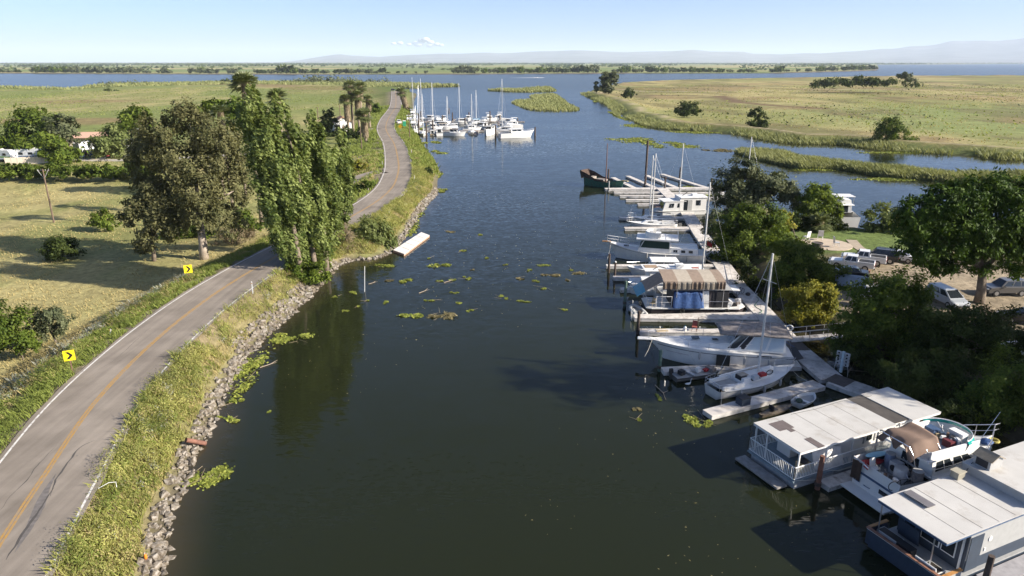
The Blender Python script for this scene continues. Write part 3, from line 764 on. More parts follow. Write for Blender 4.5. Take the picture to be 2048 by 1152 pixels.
# ---- trees of the caravan park
for lab, pb, Y, n, lf in (
    ('tall feathery green tree at the back of the caravan park', [(60, 258, 44, 34), (90, 250, 30, 26), (30, 275, 24, 26), (70, 225, 26, 12)], 205, 9000, 'green'),
    ('olive tree leaning beside the tall feathery tree', [(128, 255, 24, 26), (142, 275, 18, 18)], 203, 3500, 'oak'),
    ('bushy bright green tree over the silver trailer', [(55, 292, 28, 24), (95, 285, 26, 22), (40, 310, 18, 16)], 196, 5500, 'fresh'),
    ('round bright green tree beside the beige wall', [(120, 300, 32, 24), (135, 312, 22, 16), (100, 308, 20, 20)], 190, 5500, 'fresh'),
    ('drooping willow behind the parked motorcycles', [(215, 285, 30, 28), (235, 275, 22, 24), (200, 300, 18, 18), (222, 258, 18, 10)], 200, 6000, 'willow'),
    ('dense green tree beside the lamp post of the caravan park', [(265, 240, 28, 24), (280, 228, 18, 14), (250, 255, 16, 16)], 214, 4500, 'fresh'),
    ('low green tree at the picture edge behind the white caravan', [(0, 315, 14, 18), (-20, 300, 30, 26)], 198, 2500, 'green'),
    ('leafy green tree in front of the lamp post', [(290, 300, 24, 30), (270, 325, 24, 20), (310, 330, 26, 24)], 175, 5000, 'gum')):
    c = A(pb[0][0], pb[0][1], Y)
    tree('park_tree', lab, 'tree', (c.x, c.y), pb, Y, n, 0.75, LEAF[lf], r0=0.3, group='trees of the caravan park')
hb_ = []
for i in range(44):
    x = -60 + i * 8.2
    hb_.append((x, 342 + random.uniform(-3, 3), 15, random.uniform(11, 15), random.uniform(-3, 3)))
bush('hedge', 'long dark hedge between the dry field and the caravan park', 'hedge', hb_, 167, 22000, 0.55, LEAF['green'], sub=8)
# ---- far-left field bushes, bushes by the house and drives
for lab, pb, Y, n, sz, lf in (
    ('dark oval bush alone in the far green meadow', [(228, 187, 22, 6), (245, 189, 14, 5), (210, 189, 12, 4)], 690, 2500, 1.5, 'dark'),
    ('dark conical tree beside the red-roofed house', [(655, 228, 14, 10), (657, 245, 20, 16), (660, 262, 24, 14)], 262, 4000, 0.8, 'dark'),
    ('green shrub at the foot of the front palms', [(700, 280, 24, 14), (690, 265, 18, 12), (720, 270, 14, 14)], 250, 3000, 0.7, 'dark'),
    ('bright green bush between the palms and the road', [(752, 216, 12, 12), (742, 224, 14, 10), (760, 222, 8, 8)], 370, 2200, 1.0, 'fresh'),
    ('yellow-green bush on the verge between two side drives', [(716, 334, 14, 11), (728, 338, 10, 7)], 172, 1500, 0.5, 'yellow'),
    ('dark green shrub on the verge below the lowest side drive', [(722, 378, 18, 9), (738, 366, 12, 8), (705, 392, 16, 9)], 138, 2500, 0.5, 'green'),
    ('dark shrub under the lone roadside palm', [(815, 226, 12, 9), (828, 230, 8, 6)], 385, 1300, 0.9, 'dark'),
    ('round dark shrub on the bank below the road curve', [(855, 342, 9, 8), (862, 348, 7, 6)], 166, 900, 0.5, 'dark'),
    ('low brown-topped brush on the river edge of the meadow', [(240, 170, 40, 3), (300, 169, 30, 3)], 930, 2000, 2.2, 'oak'),
    ('small dark tree on the river edge behind the palm', [(450, 161, 6, 3.5), (440, 164, 9, 2.5)], 985, 500, 2.0, 'dark'),
    ('long low brush along the river edge near the road end', [(660, 163, 70, 3), (740, 164, 40, 3), (590, 165, 40, 3)], 985, 3000, 2.4, 'oak')):
    bush('wild_bush', lab, 'shrub', pb, Y, n, sz, LEAF[lf])

# ---- right island
tree('cottonwood_tree', 'tall dark cottonwood at the tip of the right island', 'tree', tuple(G(1216, 189, 1.5)[:2]), [(1218, 148, 14, 12), (1224, 160, 14, 12), (1210, 163, 12, 12), (1215, 176, 14, 10)], 555, 6000, 1.3, LEAF['oak'], r0=0.5)
tree('slender_tree', 'slender small tree left of the tall cottonwood', 'tree', tuple(G(1192, 190, 1.0)[:2]), [(1192, 166, 4, 5), (1192, 176, 5, 7)], 555, 900, 1.1, LEAF['oak'], r0=0.2)
for lab, pb, Y, n, sz, lf in (
    ('low round dark bush beside the island track', [(1258, 187, 13, 8), (1248, 190, 8, 5)], 530, 1500, 1.1, 'dark'),
    ('domed dark bush on the island shore, behind the algae mats', [(1375, 218, 24, 12), (1360, 222, 14, 8), (1392, 223, 12, 8)], 347, 4000, 0.8, 'dark'),
    ('ragged two-lobed tree standing on the island levee', [(1512, 226, 14, 10), (1526, 242, 14, 10), (1508, 246, 12, 8), (1520, 250, 16, 6)], 297, 3500, 0.7, 'dark'),
    ('largest bushy green tree on the island shore', [(1785, 258, 26, 20), (1768, 272, 20, 16), (1805, 275, 20, 16), (1785, 244, 16, 8), (1830, 286, 20, 10)], 235, 7000, 0.6, 'green'),
    ('long dark thicket in the middle of the island field', [(1650, 166, 30, 6), (1690, 163, 30, 6), (1730, 161, 30, 8), (1775, 163, 30, 6), (1830, 168, 24, 4)], 640, 6000, 1.6, 'dark'),
    ('taller tree rising from the end of the island thicket', [(1808, 152, 14, 7), (1820, 158, 12, 6)], 650, 1500, 1.5, 'oak'),
    ('low shrub clump beside the white moored cabin boat', [(1765, 435, 36, 26), (1795, 450, 34, 30), (1740, 455, 22, 20), (1825, 460, 34, 28), (1775, 470, 40, 20), (1790, 485, 36, 14), (1832, 488, 36, 18)], 106, 12000, 0.42, 'willow')):
    bush('island_bush', lab, 'shrub', pb, Y, n, sz, LEAF[lf])

# ---- trees of the marina shore
def mtree(lab, base, pb, Y, n, sz, lf, r0=0.25, name='shore_tree', **kw):
    pb = [(q[0], q[1], q[2] * 1.14, q[3] * 1.14) + tuple(q[4:]) for q in pb]; n = int(n * 1.15)
    return tree(name, lab, 'tree', base, pb, Y, n, sz, LEAF[lf], r0=r0, group='trees on the marina shore', **kw)
mtree('tall grey-green tree at the marina tip, nearest the far slips', (42.5, 118), [(1490, 352, 34, 26), (1455, 385, 26, 34), (1530, 370, 34, 28), (1500, 395, 40, 30), (1565, 375, 28, 24), (1580, 400, 24, 24), (1455, 415, 20, 22)], 116, 26000, 0.4, 'oak', 0.4)
mtree('rounded fresh green tree beside the white moored cabin boat', (53, 113), [(1635, 392, 26, 20), (1615, 412, 24, 20), (1655, 410, 24, 20), (1635, 430, 34, 16), (1668, 425, 18, 14)], 112, 9000, 0.42, 'fresh', 0.3)
mtree('broad dark green tree behind the tarp-covered houseboat', (34.5, 95), [(1505, 440, 42, 26), (1470, 460, 36, 32), (1545, 450, 34, 26), (1480, 495, 40, 28), (1530, 485, 40, 28), (1500, 525, 36, 22), (1450, 500, 20, 34), (1495, 555, 34, 24), (1535, 530, 34, 26), (1465, 535, 20, 24)], 93, 32000, 0.31, 'green', 0.35)
mtree('small bright yellow-green tree top above the palms by the patio', (42, 96), [(1562, 438, 16, 14), (1575, 452, 14, 12)], 100, 2500, 0.36, 'yellow', 0.15)
mtree('medium green tree between the yellow-leaved tree and the lawn', (36, 79), [(1610, 512, 36, 20), (1660, 560, 28, 24), (1570, 535, 34, 24), (1645, 540, 30, 24), (1600, 550, 44, 24), (1640, 570, 30, 20), (1560, 570, 24, 22), (1675, 575, 26, 24), (1550, 595, 20, 20), (1580, 500, 34, 22), (1560, 478, 28, 20)], 78, 31000, 0.28, 'green', 0.25)
mtree('yellow-leaved tree overhanging the gangway', (34, 68), [(1605, 590, 30, 20), (1630, 612, 36, 22), (1595, 620, 24, 22), (1650, 590, 26, 20), (1615, 638, 26, 14)], 68, 20000, 0.22, 'yellow', 0.16)
mtree('large dark shaded tree between the gangway and the silver minivan', (38, 60), [(1785, 572, 46, 30), (1735, 590, 30, 24), (1830, 585, 34, 28), (1790, 590, 46, 34), (1750, 625, 44, 34), (1830, 620, 40, 34), (1785, 650, 54, 34), (1720, 660, 34, 30), (1695, 645, 32, 30), (1690, 690, 30, 26), (1830, 680, 46, 34), (1760, 700, 46, 30), (1700, 690, 26, 24)], 59, 42000, 0.23, 'green', 0.3)
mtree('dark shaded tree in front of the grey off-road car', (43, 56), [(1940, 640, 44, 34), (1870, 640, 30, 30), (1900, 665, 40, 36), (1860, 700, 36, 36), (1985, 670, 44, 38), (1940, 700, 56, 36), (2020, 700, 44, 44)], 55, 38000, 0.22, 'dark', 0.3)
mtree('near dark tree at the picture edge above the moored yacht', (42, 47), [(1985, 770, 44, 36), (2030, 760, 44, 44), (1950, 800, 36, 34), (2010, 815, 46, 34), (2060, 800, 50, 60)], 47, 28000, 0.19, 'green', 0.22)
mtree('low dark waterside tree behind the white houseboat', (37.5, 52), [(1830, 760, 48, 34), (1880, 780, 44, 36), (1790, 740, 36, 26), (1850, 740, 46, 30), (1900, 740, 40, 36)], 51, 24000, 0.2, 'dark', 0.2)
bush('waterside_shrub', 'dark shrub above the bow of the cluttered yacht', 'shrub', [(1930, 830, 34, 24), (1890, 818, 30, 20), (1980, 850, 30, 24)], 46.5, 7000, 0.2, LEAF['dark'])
bush('waterside_shrub', 'low bright weeds behind the bow of the cluttered yacht', 'shrub', [(1985, 872, 26, 8), (2030, 880, 26, 10)], 46.0, 2500, 0.2, LEAF['herb'])
bush('waterside_shrub', 'grey-leaved shrub beside the dock behind the trawler', 'shrub', [(1430, 440, 20, 24), (1418, 455, 14, 18), (1440, 465, 20, 20)], 101, 2800, 0.34, LEAF['oak'])
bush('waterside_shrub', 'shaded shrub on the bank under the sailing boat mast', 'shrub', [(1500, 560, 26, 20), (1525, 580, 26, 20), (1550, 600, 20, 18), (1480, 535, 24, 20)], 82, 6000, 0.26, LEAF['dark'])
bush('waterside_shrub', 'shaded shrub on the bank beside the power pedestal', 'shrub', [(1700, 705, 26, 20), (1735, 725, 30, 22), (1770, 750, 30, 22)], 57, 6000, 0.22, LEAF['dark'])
bush('garden_shrub', 'dark shrubs behind the lawn under the low palms', 'shrub', [(1600, 445, 26, 18), (1635, 452, 26, 16), (1665, 455, 22, 14), (1580, 460, 20, 18), (1685, 452, 14, 14)], 107, 8000, 0.36, LEAF['dark'])
# tall cottonwoods standing just beyond the right edge of the picture; their shade lies across the docks and the water
for i, (bx_, by_, h_, r_) in enumerate(((54.5, 44.5, 25, 5.5), (60.5, 50.5, 23, 5.0), (60.0, 41.0, 14, 5.0))):
    o = empty('cottonwood_tree', (bx_, by_, ground_z(bx_, by_)), 0, ('tall cottonwood beyond the picture edge, shading the sailing boat', 'tall cottonwood beyond the picture edge, shading the cruiser', 'cottonwood beyond the picture edge, shading the houseboats')[i], 'tree', 'tall cottonwoods off the car park')
    bl = [(random.uniform(-.6, .6) * r_, random.uniform(-.6, .6) * r_, h_ * t, r_ * random.uniform(.45, .7) * (1.15 - 0.5 * abs(t - 0.55)), r_ * random.uniform(.45, .7), h_ * 0.12) for t in np.linspace(0.28, 0.95, 16)]
    limbs((0, 0, 0), [b_[:3] for b_ in bl[::2]], 0.5, BARK, o)
    crown('crown', bl, 14000, 0.5, LEAF['green'], o)
# stone pine: flat-topped crown high on a forked trunk
pnb = G(1958, 605, 1.6)
pine_px = [(1840, 425, 44, 30), (1900, 405, 50, 34), (1960, 392, 52, 34), (2025, 395, 54, 36), (2080, 410, 56, 44), (1830, 460, 40, 34), (1885, 455, 50, 36), (1945, 450, 54, 36), (2010, 450, 56, 36), (2070, 460, 54, 40), (1855, 500, 44, 30), (1920, 500, 50, 28), (2000, 500, 54, 24), (1880, 530, 34, 14), (2060, 505, 44, 24), (1820, 480, 30, 22, 3), (1835, 512, 36, 24), (1880, 538, 44, 18), (1935, 535, 50, 18), (2040, 535, 44, 20), (1815, 445, 30, 26), (2110, 470, 50, 50), (1925, 385, 40, 20), (2000, 378, 40, 18), (1870, 392, 36, 18), (1828, 405, 26, 18), (1945, 480, 50, 26), (1900, 470, 44, 26), (2010, 475, 50, 26)]
pb0 = Vector((pnb.x, pnb.y, ground_z(pnb.x, pnb.y)))
ptops = [tuple(A(x, y, pnb.y) - pb0) for x, y in ((1880, 450), (1940, 430), (2000, 430), (2060, 440), (1850, 480))]
tree('stone_pine', 'broad stone pine with a flat-topped crown over the car park', 'tree', (pnb.x, pnb.y), pine_px, 72, 84000, 0.36, LEAF['pine'], r0=0.5, tops=ptops, sub=34, clump=0.22, wind=(0, 0, 0.5), asp=0.4, depth=1.15, under=0.7)

# ---- palms
def palm(label, base, h, r0, nf, fl, skirt, lean=(0, 0), group='tall fan palms beside the road', wind=-0.25, fan=True, z=None):
    bz = max(ground_z(*base), 0.2)
    o = empty('fan_palm', (base[0], base[1], bz), 0, label, 'palm tree', group)
    top = Vector((lean[0], lean[1], h))
    B().tube([(0, 0, -0.3), (0, 0, h * 0.08), top * 0.5, top], [r0 * 1.3, r0, r0 * 0.85, r0 * 0.75], 9).build('trunk', mat('palm_bark', (0.22, 0.175, 0.13), rough=0.95, var=0.3, vscale=4, bump=0.7, bscale=8), o, smooth=True)
    def fronds(n, lo, hi, ln, seed):
        V, F, T = [], [], []
        for k in range(n):
            az = random.uniform(0, 6.283); el = random.uniform(lo, hi)
            d = Vector((math.cos(az) * math.cos(el) + wind, math.sin(az) * math.cos(el), math.sin(el))).normalized()
            side = d.cross(Vector((0, 0, 1))).normalized()
            st = top + d * ln * 0.42
            ti = random.random()
            for j in range(9):
                a = (j - 4) / 4 * 1.15
                tip = st + (d * math.cos(a) + side * math.sin(a)) * ln * 0.62 * random.uniform(0.85, 1.1) + Vector((wind * 0.2, 0, -0.22 * ln * abs(math.cos(a)) * (0.6 + random.random())))
                wv = (d * -math.sin(a) + side * math.cos(a)) * ln * 0.055
                mid = st.lerp(tip, 0.5)
                q = len(V)
                V += [st - wv * 0.3, mid - wv, tip, mid + wv]; F.append((q, q + 1, q + 2, q + 3)); T += [min(1, max(0, ti * 0.6 + random.random() * 0.4))] * 4
            q = len(V); w2 = side * 0.03 * ln
            V += [top - w2, top + w2, st + w2, st - w2]; F.append((q, q + 1, q + 2, q + 3)); T += [0.8] * 4
        return V, F, T
    V, F, T = fronds(nf, -0.35, 1.35, fl, 0)
    np_mesh('crown', np.array([tuple(v) for v in V]), np.array(F), LEAF['frond'], o, tint=T)
    if skirt > 0:
        n = int(190 * skirt)
        zz = top.z - rng.random(n) * skirt; a = rng.random(n) * 6.283; rr = r0 * (1.3 + 0.8 * rng.random(n))
        fr = zz / max(top.z, .1)
        pos = np.stack([fr * lean[0] + rr * np.cos(a), fr * lean[1] + rr * np.sin(a), zz], 1)
        nr = np.stack([np.cos(a), np.sin(a), 0.3 * rng.normal(size=n)], 1); nr /= np.linalg.norm(nr, axis=1)[:, None]
        v, f = rhombi(pos, nr, np.tile([0, 0, 1.0], (n, 1)) + 0.3 * rng.normal(size=(n, 3)), np.full(n, fl * 0.55), np.full(n, 0.28))
        np_mesh('dead_frond_skirt', v, f, LEAF['thatch'], o, tint=np.repeat(rng.random(n), 4))
    return o
def palm_px(label, x, ytop, Y, r0, nf, fl, skirt, group='tall fan palms beside the road', lean=0.0, **kw):
    c = A(x, ytop, Y); bz = max(ground_z(c.x - lean, Y), 0.2)
    return palm(label, (c.x - lean, Y), c.z - bz - fl * 0.3, r0, nf, fl, skirt, (lean, 0), group, **kw)
palm_px('wind-blown fan palm top rising above the tallest poplar', 490, 160, 118, 0.3, 46, 3.1, 2.5, None, wind=-0.35)
palm_px('dead drooping palm behind the large eucalyptus', 440, 220, 132, 0.25, 16, 2.6, 3.0, None)
palm_px('small dark palm just behind the poplar tops', 555, 190, 128, 0.25, 30, 2.6, 2.0, None)
for lab, x, yt, Y, fl, sk in (('tallest fan palm of the house cluster', 700, 168, 262, 2.6, 4.5), ('dark-trunked fan palm of the house cluster, behind the tallest', 719, 170, 270, 2.7, 5), ('leftmost fan palm of the house cluster', 692, 195, 258, 2.5, 9), ('middle fan palm of the house cluster with a shaggy skirt', 714, 188, 260, 2.6, 8), ('rightmost short fan palm of the house cluster', 736, 196, 275, 2.2, 5), ('lowest pale fan palm standing in front of the house cluster', 728, 225, 235, 3.0, 8)):
    palm_px(lab, x, yt, Y, 0.5, 50, fl * 1.3, sk * 0.8, 'fan palms in the cluster by the house')
palm_px('lone shaggy fan palm between the road and the far marina', 803, 181, 392, 0.75, 46, 4.0, 12, None, lean=-2.5)
for lab, x, yt, Y in (('low fan palm at the edge of the garden lawn, nearest the fresh green tree', 1640, 438, 106), ('low fan palm on the lawn, right of its twin', 1665, 446, 108), ('low fan palm amid the shore trees left of the patio chairs', 1553, 478, 94), ('second low fan palm amid the shore trees, closer to the dock', 1530, 500, 91)):
    palm_px(lab, x, yt, Y, 0.3, 40, 2.3, 0.8, 'low garden fan palms', wind=0.05)

# ---- trees along the far river bank (copies of a few crowns) and tree belts at the horizon
def bank_proto(i, leaf, w, h):
    bl = [(random.uniform(-w, w), random.uniform(-2, 2), h * random.uniform(0.35, 0.72), w * random.uniform(0.45, 0.7), 3.0, h * random.uniform(0.22, 0.34)) for _ in range(6)]
    o = empty('bank_tree', (0, 0, 0), 0, None, 'tree', 'trees along the far river bank')
    B().tube([(0, 0, -0.5), (0.2, 0, h * 0.4)], [0.5, 0.3], 6).build('trunk', BARK, o)
    crown('crown', bl, 420, 2.6, leaf, o, sub=9, clump=0.34)
    return o
protos = [bank_proto(0, LEAF['oak'], 6, 11), bank_proto(1, LEAF['dark'], 7, 9), bank_proto(2, LEAF['green'], 5, 13), bank_proto(3, LEAF['oak'], 9, 7)]
spots = []
for x0, x1, step, s in ((78, 265, 9, 1.25), (268, 300, 16, 0.7), (300, 345, 13, 0.9), (378, 480, 13, 1.0), (505, 545, 11, 0.9), (545, 610, 10, 1.35), (610, 765, 12, 0.95), (770, 870, 26, 0.6), (918, 950, 9, 1.5), (968, 1140, 11, 1.15), (1146, 1200, 11, 1.3), (1236, 1320, 12, 1.1), (1325, 1400, 14, 1.1), (1398, 1440, 14, 0.9), (1440, 1500, 18, 0.95), (1500, 1520, 12, 0.8), (1548, 1565, 10, 1.2), (1590, 1620, 16, 0.7), (1628, 1670, 10, 1.15), (1680, 1700, 12, 0.9), (1708, 1748, 10, 1.35), (-150, 78, 16, 0.9)):
    x = x0
    while x <= x1:
        spots.append((x, 1.3 * s * random.uniform(0.75, 1.2))); x += 0.8 * step * random.uniform(0.7, 1.3)
zone = lambda x: ('far left' if x < 280 else 'left of the palms' if x < 480 else 'behind the palms' if x < 780 else 'beyond the far marina' if x < 1180 else 'beyond the island tip' if x < 1480 else 'at the end of the far shore')
used = [False] * 4
for x, s in spots:
    k = random.randrange(4)
    o = copy_tree(protos[k]) if used[k] else protos[k]
    used[k] = True
    yb = np.interp(x, [0, 495, 895, 1275, 1552, 1700, 1751], [145.6, 147.7, 147.3, 145.5, 145.3, 141.8, 139.8])
    p = G(x, yb, 1.0)
    o.location = (p.x, p.y + random.uniform(-10, 60), 0.8)
    o.rotation_euler = (0, 0, random.uniform(-0.5, 0.5) + (math.pi if random.random() < .5 else 0))
    o.scale = (s, s, s * random.uniform(0.85, 1.15))
    o['label'] = 'small tree on the far river bank, ' + zone(x)
def belt():
    V, F, T = [], [], []
    pos, ln = [], []
    for Y, y0, dens, h in ((2500, 0, 110, 7), (3300, 0, 150, 9), (4600, 0, 240, 10), (6500, 0, 420, 12), (9500, 0, 700, 13), (14000, 0, 900, 15)):
        n = dens * 10
        x = (rng.random(n) * 2 - 1) * Y * 1.25
        keep = fbm(x / (Y * 0.06), x * 0 + Y, 12) > (0.55 if Y < 6000 else 0.42)
        x = x[keep]; yy = Y * (1 + 0.05 * rng.normal(size=len(x)))
        d4 = sdist(x, yy, L4)
        x, yy = x[d4 > 60], yy[d4 > 60]
        pos.append(np.stack([x, yy, h * (0.25 + 0.5 * rng.random(len(x)))], 1)); ln.append(h * (0.8 + 1.1 * rng.random(len(x))))
    pos, ln = np.vstack(pos), np.concatenate(ln)
    n = len(pos)
    nr = rdir(n) + np.array([0.5, -0.8, 0.8]); nr /= np.linalg.norm(nr, axis=1)[:, None]
    v, f = rhombi(pos, nr, np.tile([1.0, 0, 0.15], (n, 1)) + 0.3 * rng.normal(size=(n, 3)), ln * 1.9, ln)
    v[:, 2] = np.maximum(v[:, 2], 0.3)
    o = np_mesh('treeline', v, f, LEAF['dark'], tint=np.repeat(rng.random(n), 4))
    tag(o, 'low dark tree belts across the far farmland at the horizon', 'trees', kind='stuff')
belt()

# ---- blades: reeds, weeds, grass
def blades(name, x, y, z, h, w, material, label, cat, tint=None, lean=(-0.2, 0.0), jitter=0.35, parent=None, kind='stuff'):
    keep = rng.random(len(x)) < 0.8
    x, y, z = x[keep], y[keep], z[keep]; h, w = np.broadcast_to(h, keep.shape)[keep], np.broadcast_to(w, keep.shape)[keep]
    if tint is not None: tint = tint[keep]
    n = len(x)
    a = rng.random(n) * math.pi
    dx, dy = np.cos(a) * w / 2, np.sin(a) * w / 2
    lx = (lean[0] + jitter * rng.normal(size=n)) * h; ly = (lean[1] + jitter * rng.normal(size=n)) * h
    v = np.empty((n, 4, 3))
    v[:, 0] = np.stack([x - dx, y - dy, z], 1); v[:, 1] = np.stack([x + dx, y + dy, z], 1)
    v[:, 2] = np.stack([x + dx * 0.7 + lx * 0.4, y + dy * 0.7 + ly * 0.4, z + h * 0.6], 1); v[:, 3] = np.stack([x + lx, y + ly, z + h], 1)
    i = np.arange(n) * 4
    f = np.vstack([np.stack([i, i + 1, i + 2], 1), np.stack([i, i + 2, i + 3], 1)])
    t = rng.random(n) if tint is None else tint
    return tag(np_mesh(name, v.reshape(-1, 3), f, material, parent, tint=np.repeat(np.clip(t, 0, 1), 4)), label, cat, kind=kind)
def scatter_poly(poly, n):
    P = np.array(poly); lo, hi = P.min(0), P.max(0)
    x = lo[0] + (hi[0] - lo[0]) * rng.random(n * 4); y = lo[1] + (hi[1] - lo[1]) * rng.random(n * 4)
    k = inside(x, y, [tuple(p) for p in P]); return x[k][:n], y[k][:n]
def reed_bed(label, px, n, h, w, mt='reed', edge=0.25):
    poly = [tuple(p) for p in spline(gp(px) + gp(px[:1]), 2.0)]
    x, y = scatter_poly(poly, n)
    d = sdist(x, y, poly)
    cl = fbm(x * 0.25, y * 0.12, 15)
    hh = h * (0.45 + 0.9 * cl) * (0.55 + 0.45 * sstep(0, 2.0, d)) * (0.8 + 0.4 * rng.random(len(x)))
    blades('reeds', x, y, np.zeros(len(x)), hh, w * (0.7 + 0.6 * rng.random(len(x))), LEAF[mt], label, 'reeds', tint=0.15 + 0.5 * fbm(x * 0.1, y * 0.05, 6) + 0.35 * rng.random(len(x)))
reed_bed('long narrow bank of tall reeds standing in the side channel', [(1468, 306), (1500, 303), (1560, 309), (1640, 324), (1740, 336), (1860, 348), (1960, 355), (2060, 352), (2300, 370), (2300, 385), (2060, 371), (1940, 367), (1850, 361), (1760, 354), (1680, 340), (1600, 338), (1540, 326), (1500, 318)], 32000, 2.1, 0.14)
reed_bed('reed island in the middle of the channel mouth', [(1022, 206), (1056, 220), (1100, 223), (1145, 223), (1160, 219), (1142, 211), (1128, 200), (1112, 190), (1085, 190), (1060, 194), (1066, 200), (1034, 203)], 9000, 2.2, 0.5)
reed_bed('narrow reed island behind the larger one', [(975, 182), (1010, 184), (1060, 185), (1111, 183), (1100, 177), (1085, 176), (1040, 180), (1000, 180)], 3500, 3.0, 1.0)
reed_bed('reed spit running out behind the far marina', [(700, 176), (790, 174), (820, 177), (870, 175), (920, 173), (860, 171), (790, 169), (700, 169)], 4500, 4.0, 1.5)
reed_bed('reed fringe along the left meadow river shore', [(-100, 177), (0, 178), (140, 181), (208, 176), (390, 171), (495, 170), (690, 170), (690, 163.5), (495, 164), (390, 165), (208, 170), (140, 177), (0, 174), (-100, 174)], 7000, 3.0, 1.8)
def shore_reeds(label, shore, d0, d1, dens, h, w, mt, side=1, thin=0.45, s0=0, s1=1.0):
    S = shore[int(len(shore) * s0):int(len(shore) * s1)]
    seglen = np.linalg.norm(np.diff(S, axis=0), axis=1); L = seglen.sum()
    n = int(L * (d1 - d0) * dens)
    i = rng.choice(len(S) - 1, n, p=seglen / L); t = rng.random(n)[:, None]
    q = S[i] * (1 - t) + S[i + 1] * t
    tg = S[i + 1] - S[i]; tg /= np.linalg.norm(tg, axis=1)[:, None]
    nd = np.stack([-tg[:, 1], tg[:, 0]], 1) * side
    q = q + nd * (d0 + (d1 - d0) * rng.random(n))[:, None]
    keep = fbm(q[:, 0] * 0.08, q[:, 1] * 0.08, 33) > thin
    q = q[keep]; z = np.maximum(land_height(q[:, 0], q[:, 1])[0], 0.0)
    blades('reeds', q[:, 0], q[:, 1], z, h * (0.6 + 0.7 * rng.random(len(q))), np.full(len(q), w), LEAF[mt], label, 'reeds', tint=0.2 + 0.4 * fbm(q[:, 0] * .1, q[:, 1] * .1, 2) + 0.3 * rng.random(len(q)))
shore_reeds('reeds fringing the right island along the slough', L2_shore, -3, 4.5, 6.0, 1.6, 0.2, 'reed', side=1, s1=0.75, thin=0.42)

# ---- bank weeds, verge weeds, dry grass
def verge(label, name, mt, y0, y1, dlo, dhi, n, h, w, side, cond=None, lean=(-0.1, 0), tint_bias=0.0, clumpy=0.42):
    i = rng.integers(0, len(ROADF) - 1, n * 6)
    q0 = ROADF[i] + (ROADF[i + 1] - ROADF[i]) * rng.random(len(i))[:, None]
    tg = ROADF[i + 1] - ROADF[i]; tg /= np.linalg.norm(tg, axis=1)[:, None]
    off = dlo + (dhi - dlo) * rng.random(len(i))
    q = q0 + np.stack([tg[:, 1], -tg[:, 0]], 1) * (side * off)[:, None]
    k = (q[:, 1] > y0) & (q[:, 1] < y1)
    q, off = q[k], off[k]
    z, d1, *_ = land_height(q[:, 0], q[:, 1])
    k = fbm(q[:, 0] * 0.55, q[:, 1] * 0.55, int(h * 100) + n % 7) > clumpy
    if cond is not None: k &= cond(q, d1, off)
    q, z = q[k][:n], z[k][:n]
    cl = fbm(q[:, 0] * 0.8, q[:, 1] * 0.8, 51)
    blades(name, q[:, 0], q[:, 1], z - 0.03, h * (0.35 + 1.1 * cl) * (0.7 + 0.6 * rng.random(len(q))), w * (0.7 + 0.6 * rng.random(len(q))), LEAF[mt], label, 'weeds', lean=lean, tint=tint_bias + 0.55 * fbm(q[:, 0] * 0.35, q[:, 1] * 0.35, 8) + 0.4 * rng.random(len(q)))
def bare(x, y):
    """the stretch of bank by the bend that is mostly gravel and rock"""
    return sstep(58, 63, y) * sstep(84, 78, y)
def weed_clumps(name, label, y0, y1, dlo, dhi, side, nblob, n, leaf, r0, r1, size, mind=1.4, asp=0.5):
    k = nblob * 14
    i = rng.integers(0, len(ROADF) - 1, k); p = ROADF[i]; t = ROADF[i + 1] - p; t /= np.linalg.norm(t, axis=1)[:, None]
    q = p + np.stack([t[:, 1], -t[:, 0]], 1) * (side * (dlo + (dhi - dlo) * rng.random(k)))[:, None]
    ok = (p[:, 1] > y0) & (p[:, 1] < y1) & (rng.random(k) < 60.0 / np.maximum(p[:, 1], 1))
    q = q[ok]; z, d1 = land_height(q[:, 0], q[:, 1])[:2]
    ok = (d1 > mind) & ((z > 0.4) | (side < 0))
    if side > 0: ok &= rng.random(len(q)) > 0.8 * bare(q[:, 0], q[:, 1])
    ok &= fbm(q[:, 0] * 0.3, q[:, 1] * 0.3, 63 + n % 5) > 0.40
    q, z = q[ok][:nblob], z[ok][:nblob]
    r_ = r0 + (r1 - r0) * rng.random(len(q))
    bl = np.column_stack([q, z + r_ * 0.3, r_ * 1.15, r_ * 1.15, r_ * (0.6 + 0.7 * rng.random(len(q)))])
    o = crown(name, bl, n, size, LEAF[leaf], patch=0.7, sub=7, clump=0.42, shell=0.3, wind=(-0.12, 0, 0.35), asp=asp, up=0.6)
    tag(o, label, 'weeds', kind='stuff')
weed_clumps('bank_weeds', 'bushy yellow-green weed clumps along the edge of the bank', 26, 170, 3.5, 6.4, 1, 400, 78000, 'weed', 0.3, 0.8, 0.115, 1.0)
weed_clumps('bank_weeds', 'leafy green weed clumps scattered on the bank', 26, 170, 3.5, 6.0, 1, 240, 40000, 'herb', 0.3, 0.75, 0.11, 1.0)
weed_clumps('bank_weeds', 'dry brown weed clumps scattered on the bank', 26, 150, 3.8, 6.8, 1, 130, 15000, 'straw', 0.25, 0.55, 0.11, 0.8)
weed_clumps('bank_weeds', 'pale grey-green weed clumps scattered on the bank', 26, 150, 3.5, 6.0, 1, 70, 8000, 'grey', 0.25, 0.5, 0.10, 1.0)
weed_clumps('verge_weeds', 'bushy green weed clumps on the field side of the road', 28, 130, 4.0, 8.5, -1, 480, 70000, 'herb', 0.28, 0.7, 0.11)
weed_clumps('thistles', 'grey-leaved thistle clumps on the field-side slope', 44, 84, 7.4, 11.0, -1, 120, 20000, 'grey', 0.3, 0.5, 0.11)
weed_clumps('verge_weeds', 'dry straw-coloured clumps on the slope to the field', 36, 130, 6, 15, -1, 420, 42000, 'straw', 0.3, 0.6, 0.12)
